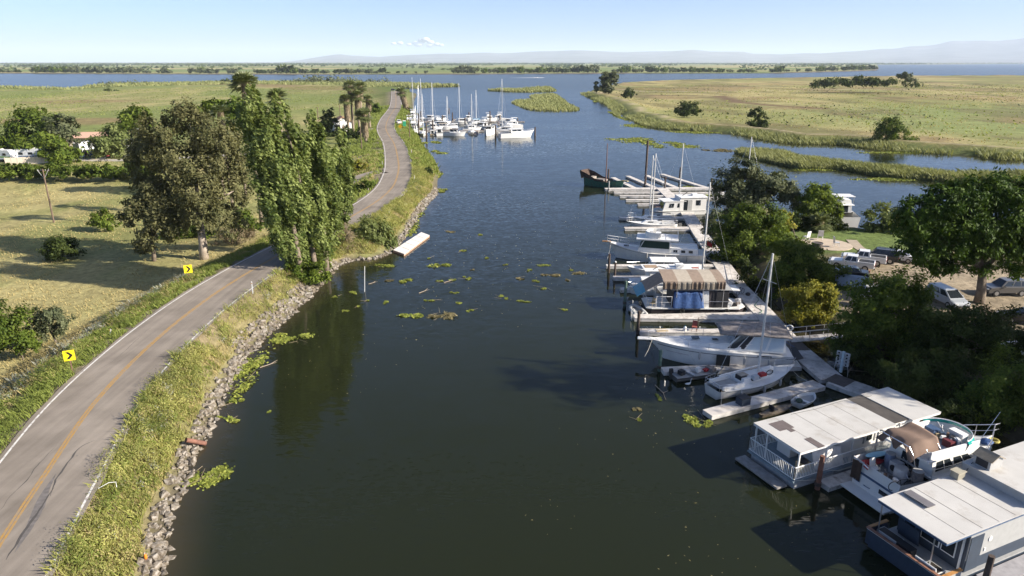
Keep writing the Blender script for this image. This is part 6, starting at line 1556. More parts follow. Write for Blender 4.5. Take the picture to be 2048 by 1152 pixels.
pb = empty('pier_box', (18.9, 50.1, 0.45), R(24), 'dark storage box standing on the near finger pier', 'box')
B().box((0, 0, 0.3), (0.9, 0.75, 0.6)).build('body', NAVY, pb); B().box((0, 0, 0.62), (0.96, 0.8, 0.06)).build('lid', BLACKP, pb)
bird = empty('water_bird', G(1376, 770, 0), R(20), 'white long-necked bird floating beside the dark skiff', 'bird')
bm = B().loft([[(x, r_ * math.cos(a), z + r_ * 0.7 * math.sin(a)) for a in np.linspace(0, 2 * math.pi, 9)[:-1]] for x, r_, z in ((-0.42, 0.03, 0.22), (-0.3, 0.12, 0.18), (-0.05, 0.19, 0.15), (0.2, 0.15, 0.16), (0.32, 0.08, 0.26), (0.33, 0.055, 0.48), (0.36, 0.05, 0.66), (0.44, 0.06, 0.74), (0.52, 0.035, 0.72))], closed=True)
bird.scale = (0.75, 0.75, 0.75); bm.build('body', GELW, bird, smooth=True); B().tube([(0.5, 0, 0.72), (0.75, 0, 0.62)], [0.03, 0.008], 6).build('bill', mat('orange_bill', (0.6, 0.3, 0.05)), bird)

# ---------------------------------------------------------------- express cruiser
def cruiser():
    o = empty('express_cruiser', (25.9, 58.9, 0), R(173.5), 'long white express cruiser under a mottled grey hardtop cover', 'motor boat')
    L, Bm = 13.0, 4.0
    st = hull_lines(L, Bm, 1.25, 1.5, 1.75, tr=0.88, mid=0.4, p=2.3, n=20)
    hull_mesh(st, L, 0.5, 0.84, 0.12).build('hull', GEL, o, smooth=False)
    deck_mesh(st, 0, L, -0.03, 0.04, 0.14).build('deck', GEL, o)
    for s in (-1, 1):
        stripe(st, L, 0.80, 0.835, s, 0, L * 0.96).build('rub_rail', BLACKP, o)
        stripe(st, L, 0.55, 0.565, s, 0, L * 0.9).build('pin_stripe', mat('violet_stripe', (0.18, 0.12, 0.18)), o)
        stripe(st, L, 0.88, 0.95, s, 1.8, 3.6, off=0.015).build('hull_window', BLACKP, o)
    trunk = Fr(4.6, 11.3, 3.1, 1.45, 2.05, sf=4.6, sb=0.1, ins=0.35, wf=0.9); trunk.mesh().build('cabin_trunk', GEL, o)
    for s in ('star', 'port'): trunk.win(s, 0.1 if s == 'star' else 0.55, 0.45 if s == 'star' else 0.9, 0.2, 0.62, 0.02, 0.05).build('cabin_window', BLACKP, o)
    B().box((8.6, 0, 1.96), (0.7, 0.6, 0.04), ry=0.1).build('deck_hatch', GLASS, o); B().box((6.9, 0.5, 2.08), (0.5, 0.4, 0.05)).build('deck_hatch', GLASS, o)
    hs = Fr(0.7, 6.2, 3.3, 1.45, 2.75, sf=1.5, sb=0.1, ins=0.2, wf=2.6); hs.mesh().build('cockpit_enclosure', GEL, o)
    for s in ('star', 'port'):
        fl = (lambda a, b: (a, b)) if s == 'star' else (lambda a, b: (1 - b, 1 - a))
        for a, b, m_ in ((0.04, 0.30, GLASSB), (0.345, 0.66, GLASSB), (0.69, 0.80, BLACKP), (0.82, 0.97, GLASS)): hs.win(s, *fl(a, b), 0.12, 0.92, 0.025).build('side_window', m_, o)
    hs.win('bow', 0.05, 0.34, 0.12, 0.92).build('windscreen', GLASS, o); hs.win('bow', 0.36, 0.64, 0.12, 0.92).build('windscreen', GLASS, o); hs.win('bow', 0.66, 0.95, 0.12, 0.92).build('windscreen', GLASS, o)
    cloth(lambda u, v: (0.35 + 6.3 * u, (v - 0.5) * (3.7 - 0.9 * u ** 3), 2.98 + 0.14 * math.sin(math.pi * v) - 0.1 * (2 * u - 1) ** 2 + 0.02 * math.sin(u * 20)), 14, 8, 0.12).build('hardtop_cover', GREYC, o, smooth=True)
    pts = [(x, max(sheer_at(st, x)[0] - 0.08, 0.02), sheer_at(st, x)[1]) for x in np.linspace(5.8, L, 9)]
    rail_pts(pts + [(L + 0.7, 0, 1.75)] + [(x, -y, z) for x, y, z in reversed(pts)], 0.65, 0.018, 1.1, False).build('bow_rail', STEEL, o)
    B().box((L + 0.25, 0, 1.73), (1.5, 0.55, 0.08), taper=0.9).build('bow_pulpit', GEL, o)
    B().box((-0.4, 0, 0.35), (0.9, 3.2, 0.1)).build('swim_platform', GEL, o)
    B().box((-0.4, 0.3, 1.0), (1.1, 2.6, 0.05), ry=0.25).build('stern_awning', BLACKP, o)
    fd = B().box((6.3, 2.12, 0.75), (1.2, 0.2, 1.0)).build('fender_board', RUB, o)
    o.scale = (1, 1, 1.16)
    return o
cruiser()

# ---------------------------------------------------------------- tarp-covered houseboat with its gear
def tarp_boat():
    o = empty('houseboat', (15.2, 74.3, 0), R(-1), 'old houseboat covered with brown, tan and blue tarps', 'houseboat')
    B().prism([(0, -1.5), (0.6, -1.8), (10.4, -1.8), (11.2, -1.0), (11.2, 1.0), (10.4, 1.8), (0.6, 1.8), (0, 1.5)], -0.3, 0.55).build('hull', mat('black_hull', (0.03, 0.022, 0.025), rough=0.6), o)
    B().prism([(0, -1.6), (0.6, -1.9), (10.4, -1.9), (11.3, -1.0), (11.3, 1.0), (10.4, 1.9), (0.6, 1.9), (0, 1.6)], 0.552, 0.66).build('deck', GEL, o)
    cab = Fr(2.9, 9.2, 3.2, 0.66, 2.75); cab.mesh().build('cabin', mat('dark_cabin', (0.07, 0.06, 0.06), rough=0.8), o)
    cab.win('star', 0.52, 0.66, 0.0, 0.95, 0.04, 0.02).build('white_panel', GELW, o)
    cab.win('star', 0.72, 0.99, 0.05, 0.95, 0.05).build('dark_screen', BLACKP, o)
    B().box((6.1, 0, 2.79), (6.8, 3.5, 0.06)).build('cabin_roof', GREYW, o)
    # striped tarp roof: separate cloths side by side
    xs = [1.7, 3.3, 4.9, 6.2, 7.6, 8.6]
    for i in range(5):
        m_ = TARPB if i % 2 == 0 else TANC
        cloth(lambda u, v, i=i: (xs[i] + (xs[i + 1] - xs[i]) * u + 0.25 * (1 - min(1, v / 0.55)) * 0, *( (-1.95 - 0.05 * math.sin(u * 16 + i), 2.95 + 0.9 * (v / 0.4)) if v < 0.4 else (-1.95 + 3.7 * (v - 0.4) / 0.6, 3.85 + 0.35 * math.sin(math.pi * 0.62 * (v - 0.4) / 0.6)))), 8, 10).build('tarp', m_, o)
    cloth(lambda u, v: (1.65 - 1.9 * u, -1.95 + 3.5 * v, 3.85 - 1.15 * u + 0.25 * math.sin(math.pi * v)), 6, 6).build('tarp', TARPB, o)
    cloth(lambda u, v: (-0.25 - 0.9 * u, -2.0 + 3.5 * v, 2.70 - 0.62 * u + 0.25 * math.sin(math.pi * v) * (1 - u)), 5, 6).build('tarp', TEALT, o)
    cloth(lambda u, v: (3.0 + 3.2 * u + 0.35 * (1 - v) * (u - 0.3), -1.72 - 0.32 * (1 - v) - 0.05 * math.sin(u * 18), 0.72 + 1.9 * v), 16, 6).build('blue_tarp', BLUET, o, smooth=True)
    for x, y in ((1.7, -1.85), (1.7, 1.7), (3.3, -1.85), (6.2, -1.85), (8.5, -1.85), (8.5, 1.7)): B().tube([(x, y, 0.66), (x, y, 3.85)], 0.035, 6).build('pole', STEEL, o)
    rail_pts([(1.1, -1.75, 0.66), (2.8, -1.8, 0.66)], 1.35, 0.03, 0.8).build('gate_rail', GELW, o)
    rail_pts([(0.15, 1.4, 0.66), (0.15, -1.4, 0.66), (1.0, -1.75, 0.66)], 0.9, 0.025, 0.8).build('bow_rail', STEEL, o)
    rail_pts([(6.6, -1.78, 0.66), (10.3, -1.8, 0.66)], 0.8, 0.02, 1.4, False).build('side_rail', STEEL, o)
    B().box((9.6, 0.3, 2.45), (2.2, 2.0, 0.08), ry=0.05).build('white_awning', GELW, o)
    B().box((9.4, -1.2, 1.05), (0.5, 0.8, 0.75), ry=0.5).build('white_ramp', GELW, o)
    for x, y in ((4.0, -1.95), (9.0, -1.95)): B().ring((x, y, 0.35), 0.22, 0.1, (0, 1, 0)).build('tyre_fender', RUB, o)
    return o
tarp_boat()
def deck_gear(name, label, cat, loc, build, rz=0.0):
    o = empty(name, loc, rz, label, cat); build(o); return o
def bike(o):
    for x in (-.5, .5): B().ring((x, 0, 0.34), 0.32, 0.03, (0, 1, 0)).build('wheel', RUB, o)
    B().tube([(-.5, 0, .34), (-.1, 0, .78), (.4, 0, .78), (0, 0, .34), (-.1, 0, .78)], 0.025, 5).build('frame', BLACKP, o); B().tube([(.5, 0, .34), (.4, 0, 1.0)], 0.022, 5).build('fork', STEEL, o)
    B().box((-.12, 0, .9), (.25, .12, .06)).build('saddle', BLACKP, o)
deck_gear('bicycle', 'black bicycle leaning on the side of the tarped houseboat', 'bicycle', (21.7, 72.62, 0.66), bike)
deck_gear('deck_chair', 'brown padded chair on the bow of the tarped houseboat', 'chair', (15.9, 72.9, 0.66), lambda o: chair(o, TANP), 0.6)
def engine(o):
    for i in range(7): B().box((random.uniform(-.45, .45), random.uniform(-.3, .3), 0.15 + 0.16 * i * random.uniform(.6, 1)), (random.uniform(.3, .6), random.uniform(.25, .5), random.uniform(.15, .3)), rz=random.uniform(0, 1)).build('engine_block' if i == 0 else 'machine_part', random.choice((BLACKP, GREYP, GREYC)), o)
    B().tube([(.2, .2, .6), (.5, .1, 1.1), (.7, -.1, .7)], 0.04, 6).build('hose', BLACKP, o)
deck_gear('engine_pile', 'stripped engine and machine parts on the houseboat stern', 'machinery', (25.4, 72.9, 0.66), engine)
deck_gear('plastic_crate', 'white bucket beside the gate of the tarped houseboat', 'bucket', (17.2, 72.9, 0.66), lambda o: (B().tube([(0, 0, 0), (0, 0, 0.38)], [0.15, 0.19], 10).build('body', GELW, o), B().ring((0, 0, 0.38), 0.19, 0.02).build('rim', GELW, o)))
deck_gear('outdoor_grill', 'black kettle grill on the dock behind the tarped houseboat', 'grill', (27.6, 75.6, 0.5), lambda o: (B().ball((0, 0, 0.75), (0.3, 0.3, 0.22), 12, 8).build('bowl', BLACKP, o), [B().tube([(0.1 * math.cos(a), 0.1 * math.sin(a), .6), (0.3 * math.cos(a), 0.3 * math.sin(a), 0)], 0.018, 5).build('leg', STEEL, o) for a in (0, 2.1, 4.2)]))
deck_gear('bicycle', 'red and black bicycle lying on the main dock', 'bicycle', (27.4, 77.6, 0.52), bike, 0.7)
deck_gear('chair', 'red chair on the pier in front of the tarped houseboat', 'chair', (19.0, 66.2, 0.45), lambda o: (chair(o, mat('faded_red', (0.30, 0.09, 0.07))), B().tube([(-.3, -.3, 0), (-.3, -.3, 1.3), (.5, -.3, 1.3), (.5, -.3, 0)], 0.03, 5).build('frame', PILE, o)), 1.2)
deck_gear('jug', 'white plastic jug on the pier beside the red chair', 'jug', (18.0, 66.1, 0.45), lambda o: (B().tube([(0, 0, 0), (0, 0, 0.4), (0, 0, 0.5)], [0.16, 0.16, 0.06], 10).build('body', GELW, o), B().tube([(0, 0, .5), (0, 0, .55)], 0.05, 8).build('cap', BLUEP, o)))
deck_gear('folded_tarp', 'yellowed folded tarp on the pier beside the thick dark pile', 'tarp', (15.6, 66.2, 0.45), lambda o: B().box((0, 0, 0.04), (1.3, 0.7, 0.08), rz=0.1, taper=0.92).build('sheet', TANP, o))
# inflatable dinghy at the bow of the tarped houseboat
inf = empty('inflatable_dinghy', (14.2, 72.6, 0), R(100), 'grey inflatable dinghy with outboard at the tarped houseboat bow', 'dinghy')
B().tube([(-1.2, 0.62, 0.25), (0.6, 0.62, 0.27), (1.3, 0.35, 0.32), (1.5, 0, 0.36), (1.3, -0.35, 0.32), (0.6, -0.62, 0.27), (-1.2, -0.62, 0.25)], 0.22, 10).build('tube', GREYW, inf, smooth=True)
B().box((0, 0, 0.14), (2.2, 1.0, 0.06)).build('floor', DECKG, inf); B().box((-1.0, 0, 0.3), (0.06, 0.9, 0.4)).build('transom', GELW, inf); outboard(inf, -1.1, 0, 0.35, 0.8)
sk2 = empty('dock_ladder', (13.55, 70.4, 0.44), 0, 'curved white handrails at the end of the pier', 'ladder')
for y in (-.25, .25): B().tube([(0, y, 0), (0, y, 0.6), (-.2, y, 0.85), (-.4, y, 0.6), (-.4, y, -0.4)], 0.03, 6).build('rail', GELW, sk2)

# ---------------------------------------------------------------- flat-roofed boat, small cabin boats, trawler
def flat_boat():
    o = empty('houseboat', (15.0, 82.6, 0), R(1), 'low white boat with a long flat roof carrying a box', 'houseboat')
    B().prism([(0, -1.2), (1, -1.5), (9.2, -1.5), (9.2, 1.5), (1, 1.5), (0, 1.2)], -0.2, 0.6).build('hull', GEL, o)
    cab = Fr(2.2, 9.0, 2.6, 0.6, 2.3); cab.mesh().build('cabin', GELW, o)
    for u in (0.1, 0.4, 0.7): cab.win('star', u, u + 0.2, 0.4, 0.85).build('window', GLASS, o)
    B().box((5.3, 0, 2.36), (7.6, 3.0, 0.09)).build('roof', GELW, o); B().box((6.2, 0.2, 2.6), (1.0, 0.9, 0.4)).build('roof_box', GELW, o)
    B().box((2.6, 0.4, 2.43), (1.6, 1.2, 0.04)).build('roof_mat', mat('tan_mat', (0.36, 0.25, 0.16)), o); B().box((8.1, -0.3, 2.43), (0.8, 0.5, 0.05)).build('roof_towel', mat('faded_red_cloth', (0.4, 0.14, 0.1)), o)
    for y in (-1.4, 1.4): B().tube([(1.6, y, 0.6), (1.6, y, 2.32)], 0.04, 6).build('roof_post', STEEL, o)
    B().tube([(2.6, -1.0, 2.4), (3.6, 0.3, 2.5), (4.3, -0.5, 2.45)], 0.05, 5).build('dark_gear', BLACKP, o)
flat_boat()
def cabin_boat(label, stern, bow, Bm=2.7, roof_m=None, hull_m=None, dark=True, group=None, fly=False, name='cabin_cruiser', fb=1.0, cat='motor boat'):
    s, b = Vector((*stern, 0)), Vector((*bow, 0)); L = (b - s).length
    o = empty(name, s, math.atan2(b.y - s.y, b.x - s.x), label, cat, group)
    st = hull_lines(L, Bm, fb * 0.9, fb, fb * 1.35, tr=0.88, p=2.3, n=14)
    hull_mesh(st, L, 0.35, 0.83).build('hull', hull_m or GELW, o); deck_mesh(st, L * 0.3, L, -0.03, 0.03, 0.08).build('deck', GEL, o)
    B().box((L * 0.16, 0, fb * 0.5), (L * 0.3, Bm * 0.82, 0.06)).build('cockpit_floor', DECKG, o)
    cab = Fr(L * 0.30, L * 0.72, Bm * 0.74, fb * 0.95, fb + 1.25, sf=L * 0.12, sb=0.0, ins=0.14, wf=Bm * 0.6); cab.mesh().build('cabin', GELW, o)
    for sd in ('star', 'port'):
        cab.win(sd, 0.08 if sd == 'star' else 0.52, 0.48 if sd == 'star' else 0.92, 0.4, 0.88).build('window', GLASS, o); cab.win(sd, 0.52 if sd == 'star' else 0.14, 0.86 if sd == 'star' else 0.48, 0.4, 0.88).build('window', GLASS, o)
    cab.win('bow', 0.06, 0.48, 0.3, 0.9).build('windscreen', GLASS, o); cab.win('bow', 0.52, 0.94, 0.3, 0.9).build('windscreen', GLASS, o)
    cab.win('stern', 0.2, 0.8, 0.05, 0.9).build('cabin_door', GLASS, o)
    B().box((L * 0.45, 0, fb + 1.30), (L * 0.42, Bm * 0.8, 0.1), taper=0.94).build('roof', roof_m or GELW, o)
    if fly:
        B().box((L * 0.42, 0, fb + 1.7), (L * 0.24, Bm * 0.66, 0.7), taper=0.9).build('flybridge', GELW, o)
        B().box((L * 0.36, 0, fb + 2.75), (L * 0.26, Bm * 0.75, 0.07)).build('bimini', GELW, o)
        for y in (-1, 1):
            for x in (0.26, 0.46): B().tube([(L * x, y * Bm * 0.33, fb + 1.4), (L * x, y * Bm * 0.34, fb + 2.75)], 0.03, 5).build('bimini_post', STEEL, o)
    pts = [(x, max(sheer_at(st, x)[0] - 0.06, 0.02), sheer_at(st, x)[1]) for x in np.linspace(L * 0.62, L, 6)]
    rail_pts(pts + [(x, -y, z) for x, y, z in reversed(pts)], 0.55, 0.025, 0.9, False).build('bow_rail', STEEL, o)
    return o
cabin_boat('small white cabin boat with a rounded white hardtop beside the flat-roofed boat', (24.0, 86.6), (15.2, 86.9), 2.8)
cabin_boat('stubby open white boat nosing out past the flat-roofed boat', (18.6, 79.3), (14.2, 79.6), 1.9, fb=0.7)
def trawler():
    o = empty('trawler', (27.3, 93.2, 0), R(167.5), 'white trawler with dark green canvas over its wheelhouse windows', 'motor boat')
    L, Bm = 13.8, 4.1
    st = hull_lines(L, Bm, 1.2, 1.15, 2.0, tr=0.86, p=2.2)
    hull_mesh(st, L, 0.5, 0.82).build('hull', GEL, o); deck_mesh(st, 0, L, -0.03, 0.04, 0.1).build('deck', GEL, o)
    for s in (-1, 1): stripe(st, L, 0.86, 0.9, s, 0, L).build('rub_rail', DECKG, o)
    aft = Fr(1.0, 5.0, 3.2, 1.15, 1.85, sb=0.1, ins=0.1); aft.mesh().build('aft_cabin', GEL, o)
    for sd in ('star', 'port'):
        for u in (0.15, 0.42, 0.68): aft.win(sd, u, u + 0.14, 0.3, 0.72).build('window', GLASS, o)
    wh_ = Fr(4.9, 9.4, 3.3, 1.2, 2.7, sf=0.9, ins=0.15, wf=2.8); wh_.mesh().build('wheelhouse', GEL, o)
    for sd in ('star', 'port'): wh_.win(sd, 0.03, 0.97, 0.35, 0.9, 0.03).build('canvas_cover', GREENC, o)
    wh_.win('bow', 0.03, 0.97, 0.3, 0.9, 0.03).build('canvas_cover', GREENC, o)
    rf = Fr(3.8, 9.6, 3.6, 2.7, 2.84); rf.mesh().build('roof', GELW, o)
    arc = [(6.9 + 1.7 * math.cos(a), 1.6 * math.sin(a)) for a in np.linspace(-1.7, 1.7, 13)]
    B().loft([[(x, y, 2.84) for x, y in arc], [(x - 0.25, y, 3.55) for x, y in arc], [(x - 0.32, y * 0.95, 3.55) for x, y in arc], [(x - 0.1, y * 0.95, 2.84) for x, y in arc]], cap0=True, cap1=True).build('flybridge', GELW, o)
    B().box((6.6, 0.4, 3.15), (0.7, 0.9, 0.6)).build('helm_seat', GEL, o); B().box((7.6, 0, 3.2), (0.5, 1.0, 0.7)).build('helm_console', GEL, o)
    rail_pts([(6.4, 1.6, 2.84), (3.9, 1.7, 2.84), (3.9, -1.7, 2.84), (6.4, -1.6, 2.84)], 0.7, 0.025, 1.2).build('flybridge_rail', STEEL, o)
    pts = [(x, max(sheer_at(st, x)[0] - 0.08, 0.02), sheer_at(st, x)[1]) for x in np.linspace(9.2, L, 7)]
    rail_pts(pts + [(L + .3, 0, 2.0)] + [(x, -y, z) for x, y, z in reversed(pts)], 0.7, 0.022, 1.0).build('bow_rail', STEEL, o)
    rail_pts([(1.1, 1.5, 1.85), (4.8, 1.5, 1.85)], 0.7, 0.02, 1.0).build('aft_rail', STEEL, o); rail_pts([(1.1, -1.5, 1.85), (4.8, -1.5, 1.85)], 0.7, 0.02, 1.0).build('aft_rail', STEEL, o)
    B().box((L + 0.1, 0, 1.95), (1.2, 0.4, 0.08)).build('bowsprit', WOOD, o)
    B().box((11.0, 0.2, 1.65), (0.7, 0.6, 0.1)).build('deck_hatch', GLASS, o)
    o.scale = (1, 1, 1.2)
    B().tube([(0.2, 1.2, 1.3), (-0.1, 1.3, 3.0)], 0.025, 5).build('flag_staff', WOOD, o); cloth(lambda u, v: (-0.05 - 0.7 * u, 1.3, 2.9 - 0.5 * v - 0.3 * u), 5, 4).build('flag', REDP, o)
trawler()
# ---- white cabin houseboat near the slips
def cabin_house():
    o = empty('houseboat', (26.6, 126.2, 0), R(6), 'white boxy cabin houseboat with dark sliding doors near the far slips', 'houseboat')
    B().prism([(0, -1.2), (1.2, -1.7), (9.6, -1.7), (9.6, 1.7), (1.2, 1.7), (0, 1.2)], -0.2, 0.75).build('hull', GELW, o)
    B().box((4.9, -1.72, 0.72), (9.2, 0.05, 0.1)).build('rub_rail', DECKG, o)
    a = Fr(1.2, 6.0, 3.1, 0.75, 2.5, sf=0, sb=0.5); a.mesh().build('cabin', GELW, o)
    b = Fr(4.4, 9.5, 3.15, 0.76, 3.1); b.mesh().build('rear_cabin', GELW, o)
    for u in (0.2, 0.55): a.win('star', u, u + 0.2, 0.35, 0.8).build('window', GLASS, o)
    b.win('star', 0.15, 0.3, 0.02, 0.85).build('sliding_door', GLASS, o); b.win('star', 0.32, 0.46, 0.02, 0.85).build('door_curtain', GREYW, o); b.win('star', 0.6, 0.78, 0.4, 0.82).build('window', GLASS, o); a.win('stern', 0.15, 0.85, 0.2, 0.85).build('window', GLASS, o)
    B().box((3.4, 0, 2.55), (4.4, 3.3, 0.1)).build('roof', GELW, o); B().box((7.2, 0, 3.15), (5.4, 3.4, 0.12)).build('rear_roof', GELW, o)
    B().box((6.0, 0.6, 3.5), (1.4, 0.2, 0.06), ry=-0.6).build('awning_pole', BLACKP, o); B().box((7.8, 0.4, 3.4), (1.0, 0.9, 0.35)).build('roof_unit', GELW, o)
    B().box((0.7, 0, 1.5), (1.3, 2.6, 0.06)).build('bow_awning', mat('rust_cloth', (0.22, 0.12, 0.09)), o)
cabin_house()
# ---- green wreck
def wreck():
    s, b = Vector((17.4, 158.3, 0)), Vector((23.6, 152.9, 0)); L = 10.0
    o = empty('old_wooden_ship', s, math.atan2(b.y - s.y, b.x - s.x), 'derelict green wooden hull with a high stern and bare mast', 'ship')
    st = [(t * L, 1.75 * (0.8 + 0.2 * math.sin(math.pi / 2 * min(1, t / .4))) * (1 if t < .45 else max(0.05, 1 - ((t - .45) / .55) ** 2.6)), (1.9 - 0.5 * sstep(0.1, 0.4, t) + 0.5 * sstep(.6, 1, t))) for t in np.linspace(0, 1, 15)]
    st = [(float(a), float(b_), float(c)) for a, b_, c in st]
    hull_mesh(st, L, 0.4, 0.8, 0.06).build('hull', GREENH, o); deck_mesh(st, 0, L, -0.35, 0.08).build('deck', BROWNW, o)
    B().loft([[(-0.5, y, 1.6), (0.0, y, 2.1), (-0.6, y, 3.5), (-1.0, y, 3.3)] for y in (-1.6, 1.6)], closed=True).build('stern_gallery', BROWNW, o)
    for sd in (-1, 1): B().loft([[(-0.6, sd * 1.45, 1.9), (-0.9, sd * 1.6, 3.4)], [(1.2, sd * 1.65, 1.85), (1.0, sd * 1.7, 2.9)], [(3.4, sd * 1.74, 1.5), (3.2, sd * 1.78, 2.0)], [(6.0, sd * 1.7, 1.35), (6.0, sd * 1.72, 1.6)]], cap0=False, cap1=False).build('bulwark', BROWNW, o)
    B().box((3.8, 0.2, 1.5), (2.4, 1.8, 0.4)).build('hatch_cover', GREYC, o); B().box((1.6, 0, 1.75), (1.0, 1.6, 0.7)).build('deck_house', mat('grey_driftwood', (0.3, 0.26, 0.22)), o)
    B().tube([(5.2, 0, 1.0), (5.2, 0, 9.8)], [0.14, 0.09], 8).build('mast', mat('red_brown_mast', (0.15, 0.085, 0.07)), o)
    B().box((10.2, 0, 1.95), (1.8, 0.7, 0.18), taper=0.8).build('bowsprit_deck', mat('mossy_timber', (0.27, 0.22, 0.10), var=.3), o)
wreck()
# ---- white float by the willow bush
fl = empty('work_float', (-15.9, 97.2, 0), 0, 'white flat work float with a rusty side at the willow bush', 'float')
q = [G(x, y, 0.34) for x, y in ((786, 500), (808, 508), (859, 470), (843, 464))]
poly = [(p.x + 15.9, p.y - 97.2) for p in q]
B().prism(poly, -0.3, 0.26).build('float_body', mat('rust_white', (0.40, 0.25, 0.18), rough=0.85, var=0.25), fl)
for i in range(5):
    a, b_ = i / 5 + 0.006, (i + 1) / 5 - 0.006
    L_ = lambda p, r_, t: (p[0] + (r_[0] - p[0]) * t, p[1] + (r_[1] - p[1]) * t)
    B().prism([L_(poly[0], poly[3], a), L_(poly[1], poly[2], a), L_(poly[1], poly[2], b_), L_(poly[0], poly[3], b_)], 0.261, 0.34).build('deck_panel', mat('pale_float_deck', (0.74, 0.69, 0.63), rough=0.85, var=0.15, vscale=1.0), fl)
pipe = G(372, 880, 1.0); pe = G(403, 887, 0.1)
tag(B().tube([pipe, pe + Vector((0.3, 0, 0))], 0.17, 12).build('drain_pipe', RUSTP), 'rusty drain pipe sticking out of the rocks', 'pipe')

# ---- fenders and mooring lines of the near boats
def moor(o, fenders, lines, side):
    for x, y, z in fenders:
        f = B().tube([(x, y, z - 0.75), (x, y, z - 0.62), (x, y, z - 0.2), (x, y, z - 0.1)], [0.05, 0.11, 0.11, 0.04], 8).build('fender', GREYW, o); B().tube([(x, y, z - 0.1), (x, y - side * 0.12, z + 0.05)], 0.012, 4).build('fender_line', ROPE, f)
    for p, q in lines:
        p, q = Vector(p), Vector(q); mid = p.lerp(q, 0.5) - Vector((0, 0, 0.18)); B().tube([p, mid, q], 0.016, 4).build('mooring_line', ROPE, o)
for ob in list(COL.objects):
    lb_ = ob.get('label', '')
    if 'express cruiser under' in lb_: moor(ob, [(2.2, 2.1, 1.2), (4.4, 2.14, 1.3), (8.4, 1.95, 1.5)], [((0.2, 1.7, 1.25), (-1.2, 2.6, 0.5)), ((9.5, 1.4, 1.6), (8.6, 2.6, 0.46)), ((12.6, 0.2, 1.75), (13.4, 2.2, 0.9)), ((11.8, -0.8, 1.7), (12.6, -6.4, 0.6))], 1)
    elif 'tall bare mast beside' in lb_: moor(ob, [(2.0, -1.42, 0.85), (4.5, -1.54, 0.82), (6.6, -1.25, 0.9)], [((0.3, -0.9, 0.9), (-0.9, -2.2, 0.46)), ((8.6, -0.4, 1.1), (9.0, -2.0, 0.46)), ((4.6, -1.5, 0.8), (5.6, -2.3, 0.46))], -1)
    elif 'trawler with dark' in lb_: moor(ob, [(2.5, 2.0, 1.15), (5.5, 2.1, 1.15), (8.0, 1.95, 1.3)], [((0.3, 1.8, 1.2), (-1.2, 2.4, 0.5)), ((13.2, 0.1, 2.0), (13.4, 3.4, 0.5))], 1)
    elif 'long flat roof carrying' in lb_: moor(ob, [(2.4, -1.6, 0.65), (5.5, -1.6, 0.65), (8.0, -1.6, 0.65)], [((0.4, -1.2, 0.6), (-0.8, -2.4, 0.45))], -1)
    elif 'white flybridge yacht cluttered' in lb_: moor(ob, [(1.0, 1.95, 1.2), (3.4, 2.02, 1.25)], [((0.1, 1.7, 1.3), (-1.5, 2.6, 0.9))], 1)
    elif 'white flat-roofed houseboat' in lb_: moor(ob, [], [((-0.2, -2.1, 0.75), (2.6, -2.75, 0.9)), ((10.0, -2.1, 0.75), (9.4, -3.2, 0.4))], -1)
# hoses and cleats on the dock
for (p, q, lab) in (((27.0, 60.4, 0.52), (28.4, 66.0, 0.52), 'blue'), ((27.4, 70.8, 0.52), (28.9, 76.5, 0.52), 'green'), ((29.2, 90.5, 0.52), (30.6, 100.2, 0.52), 'yellow')):
    p, q = Vector(p), Vector(q); m_ = mat('hose_' + lab, {'blue': (0.05, 0.12, 0.3), 'green': (0.04, 0.16, 0.06), 'yellow': (0.5, 0.42, 0.06)}[lab], rough=0.5)
    pts = [p.lerp(q, t) + Vector((0.35 * math.sin(t * 9), 0.2 * math.cos(t * 7), 0)) for t in np.linspace(0, 1, 16)]
    o = empty('dock_hose', p, 0, lab + ' hose snaking along the main dock', 'hose'); B().tube([v - p for v in pts], 0.03, 5).build('hose', m_, o); B().tube([pts[-1] - p, pts[-1] - p + Vector((0, 0, 0.5))], 0.05, 6).build('tap_post', GREYP, o)
# ---------------------------------------------------------------- far marina
fm_dock = empty('floating_dock', (-25, 300, 0), 0, 'dark floating dock of the far marina beyond the channel bend', 'dock')
FDK = mat('dark_dock', (0.20, 0.16, 0.14), rough=0.9, var=0.2)
for a, b, w in (((-38, 285), (4, 285), 2), ((-48, 330), (6, 330), 2), ((-38, 268), (-49, 345), 2.2), ((-30, 285), (-30, 268), 1), ((-22, 285), (-22, 268), 1), ((-14, 285), (-14, 268), 1), ((-5, 285), (-5, 264), 1.2), ((-40, 345), (-40, 330), 1), ((-28, 345), (-28, 330), 1), ((-16, 345), (-16, 330), 1), ((-30, 330), (-30, 313), 1), ((-18, 330), (-18, 313), 1), ((-6, 330), (-6, 313), 1), ((-45, 330), (-60, 345), 2)):
    dock_piece('pier', a, b, w, top=0.55, parent=fm_dock, tm=FDK)
FMG = 'boats of the far marina'
def P2(px, py): return tuple(G(px, py, 0)[:2])
cabin_boat('big white motor yacht broadside at the front of the far marina', P2(999, 276.5), P2(1068, 274), 4.2, fly=False, group=FMG, fb=2.0)
cabin_boat('white flybridge boat with a canopy behind the broadside yacht', (3.0, 276), (-8.5, 277), 3.8, fly=True, group=FMG, fb=1.5)
cabin_boat('white fishing boat pointing its bow at the camera in the far marina', (-7.5, 280), (-10.0, 266.5), 3.9, group=FMG, fb=2.0, roof_m=GREYW)
rig = empty('fishing_gantry', (-8.6, 277, 2), 0, 'dark pole gantry standing on the far fishing boat', 'gantry', None)
for x in (-2, -0.8, 0.4, 1.6): B().tube([(x, 0, 0), (x * 0.9, 0.3, 2.6)], 0.07, 5).build('post', BROWNW, rig)
B().tube([(-2, 0.2, 2.4), (1.6, 0.2, 2.5)], 0.06, 5).build('crossbar', BROWNW, rig)
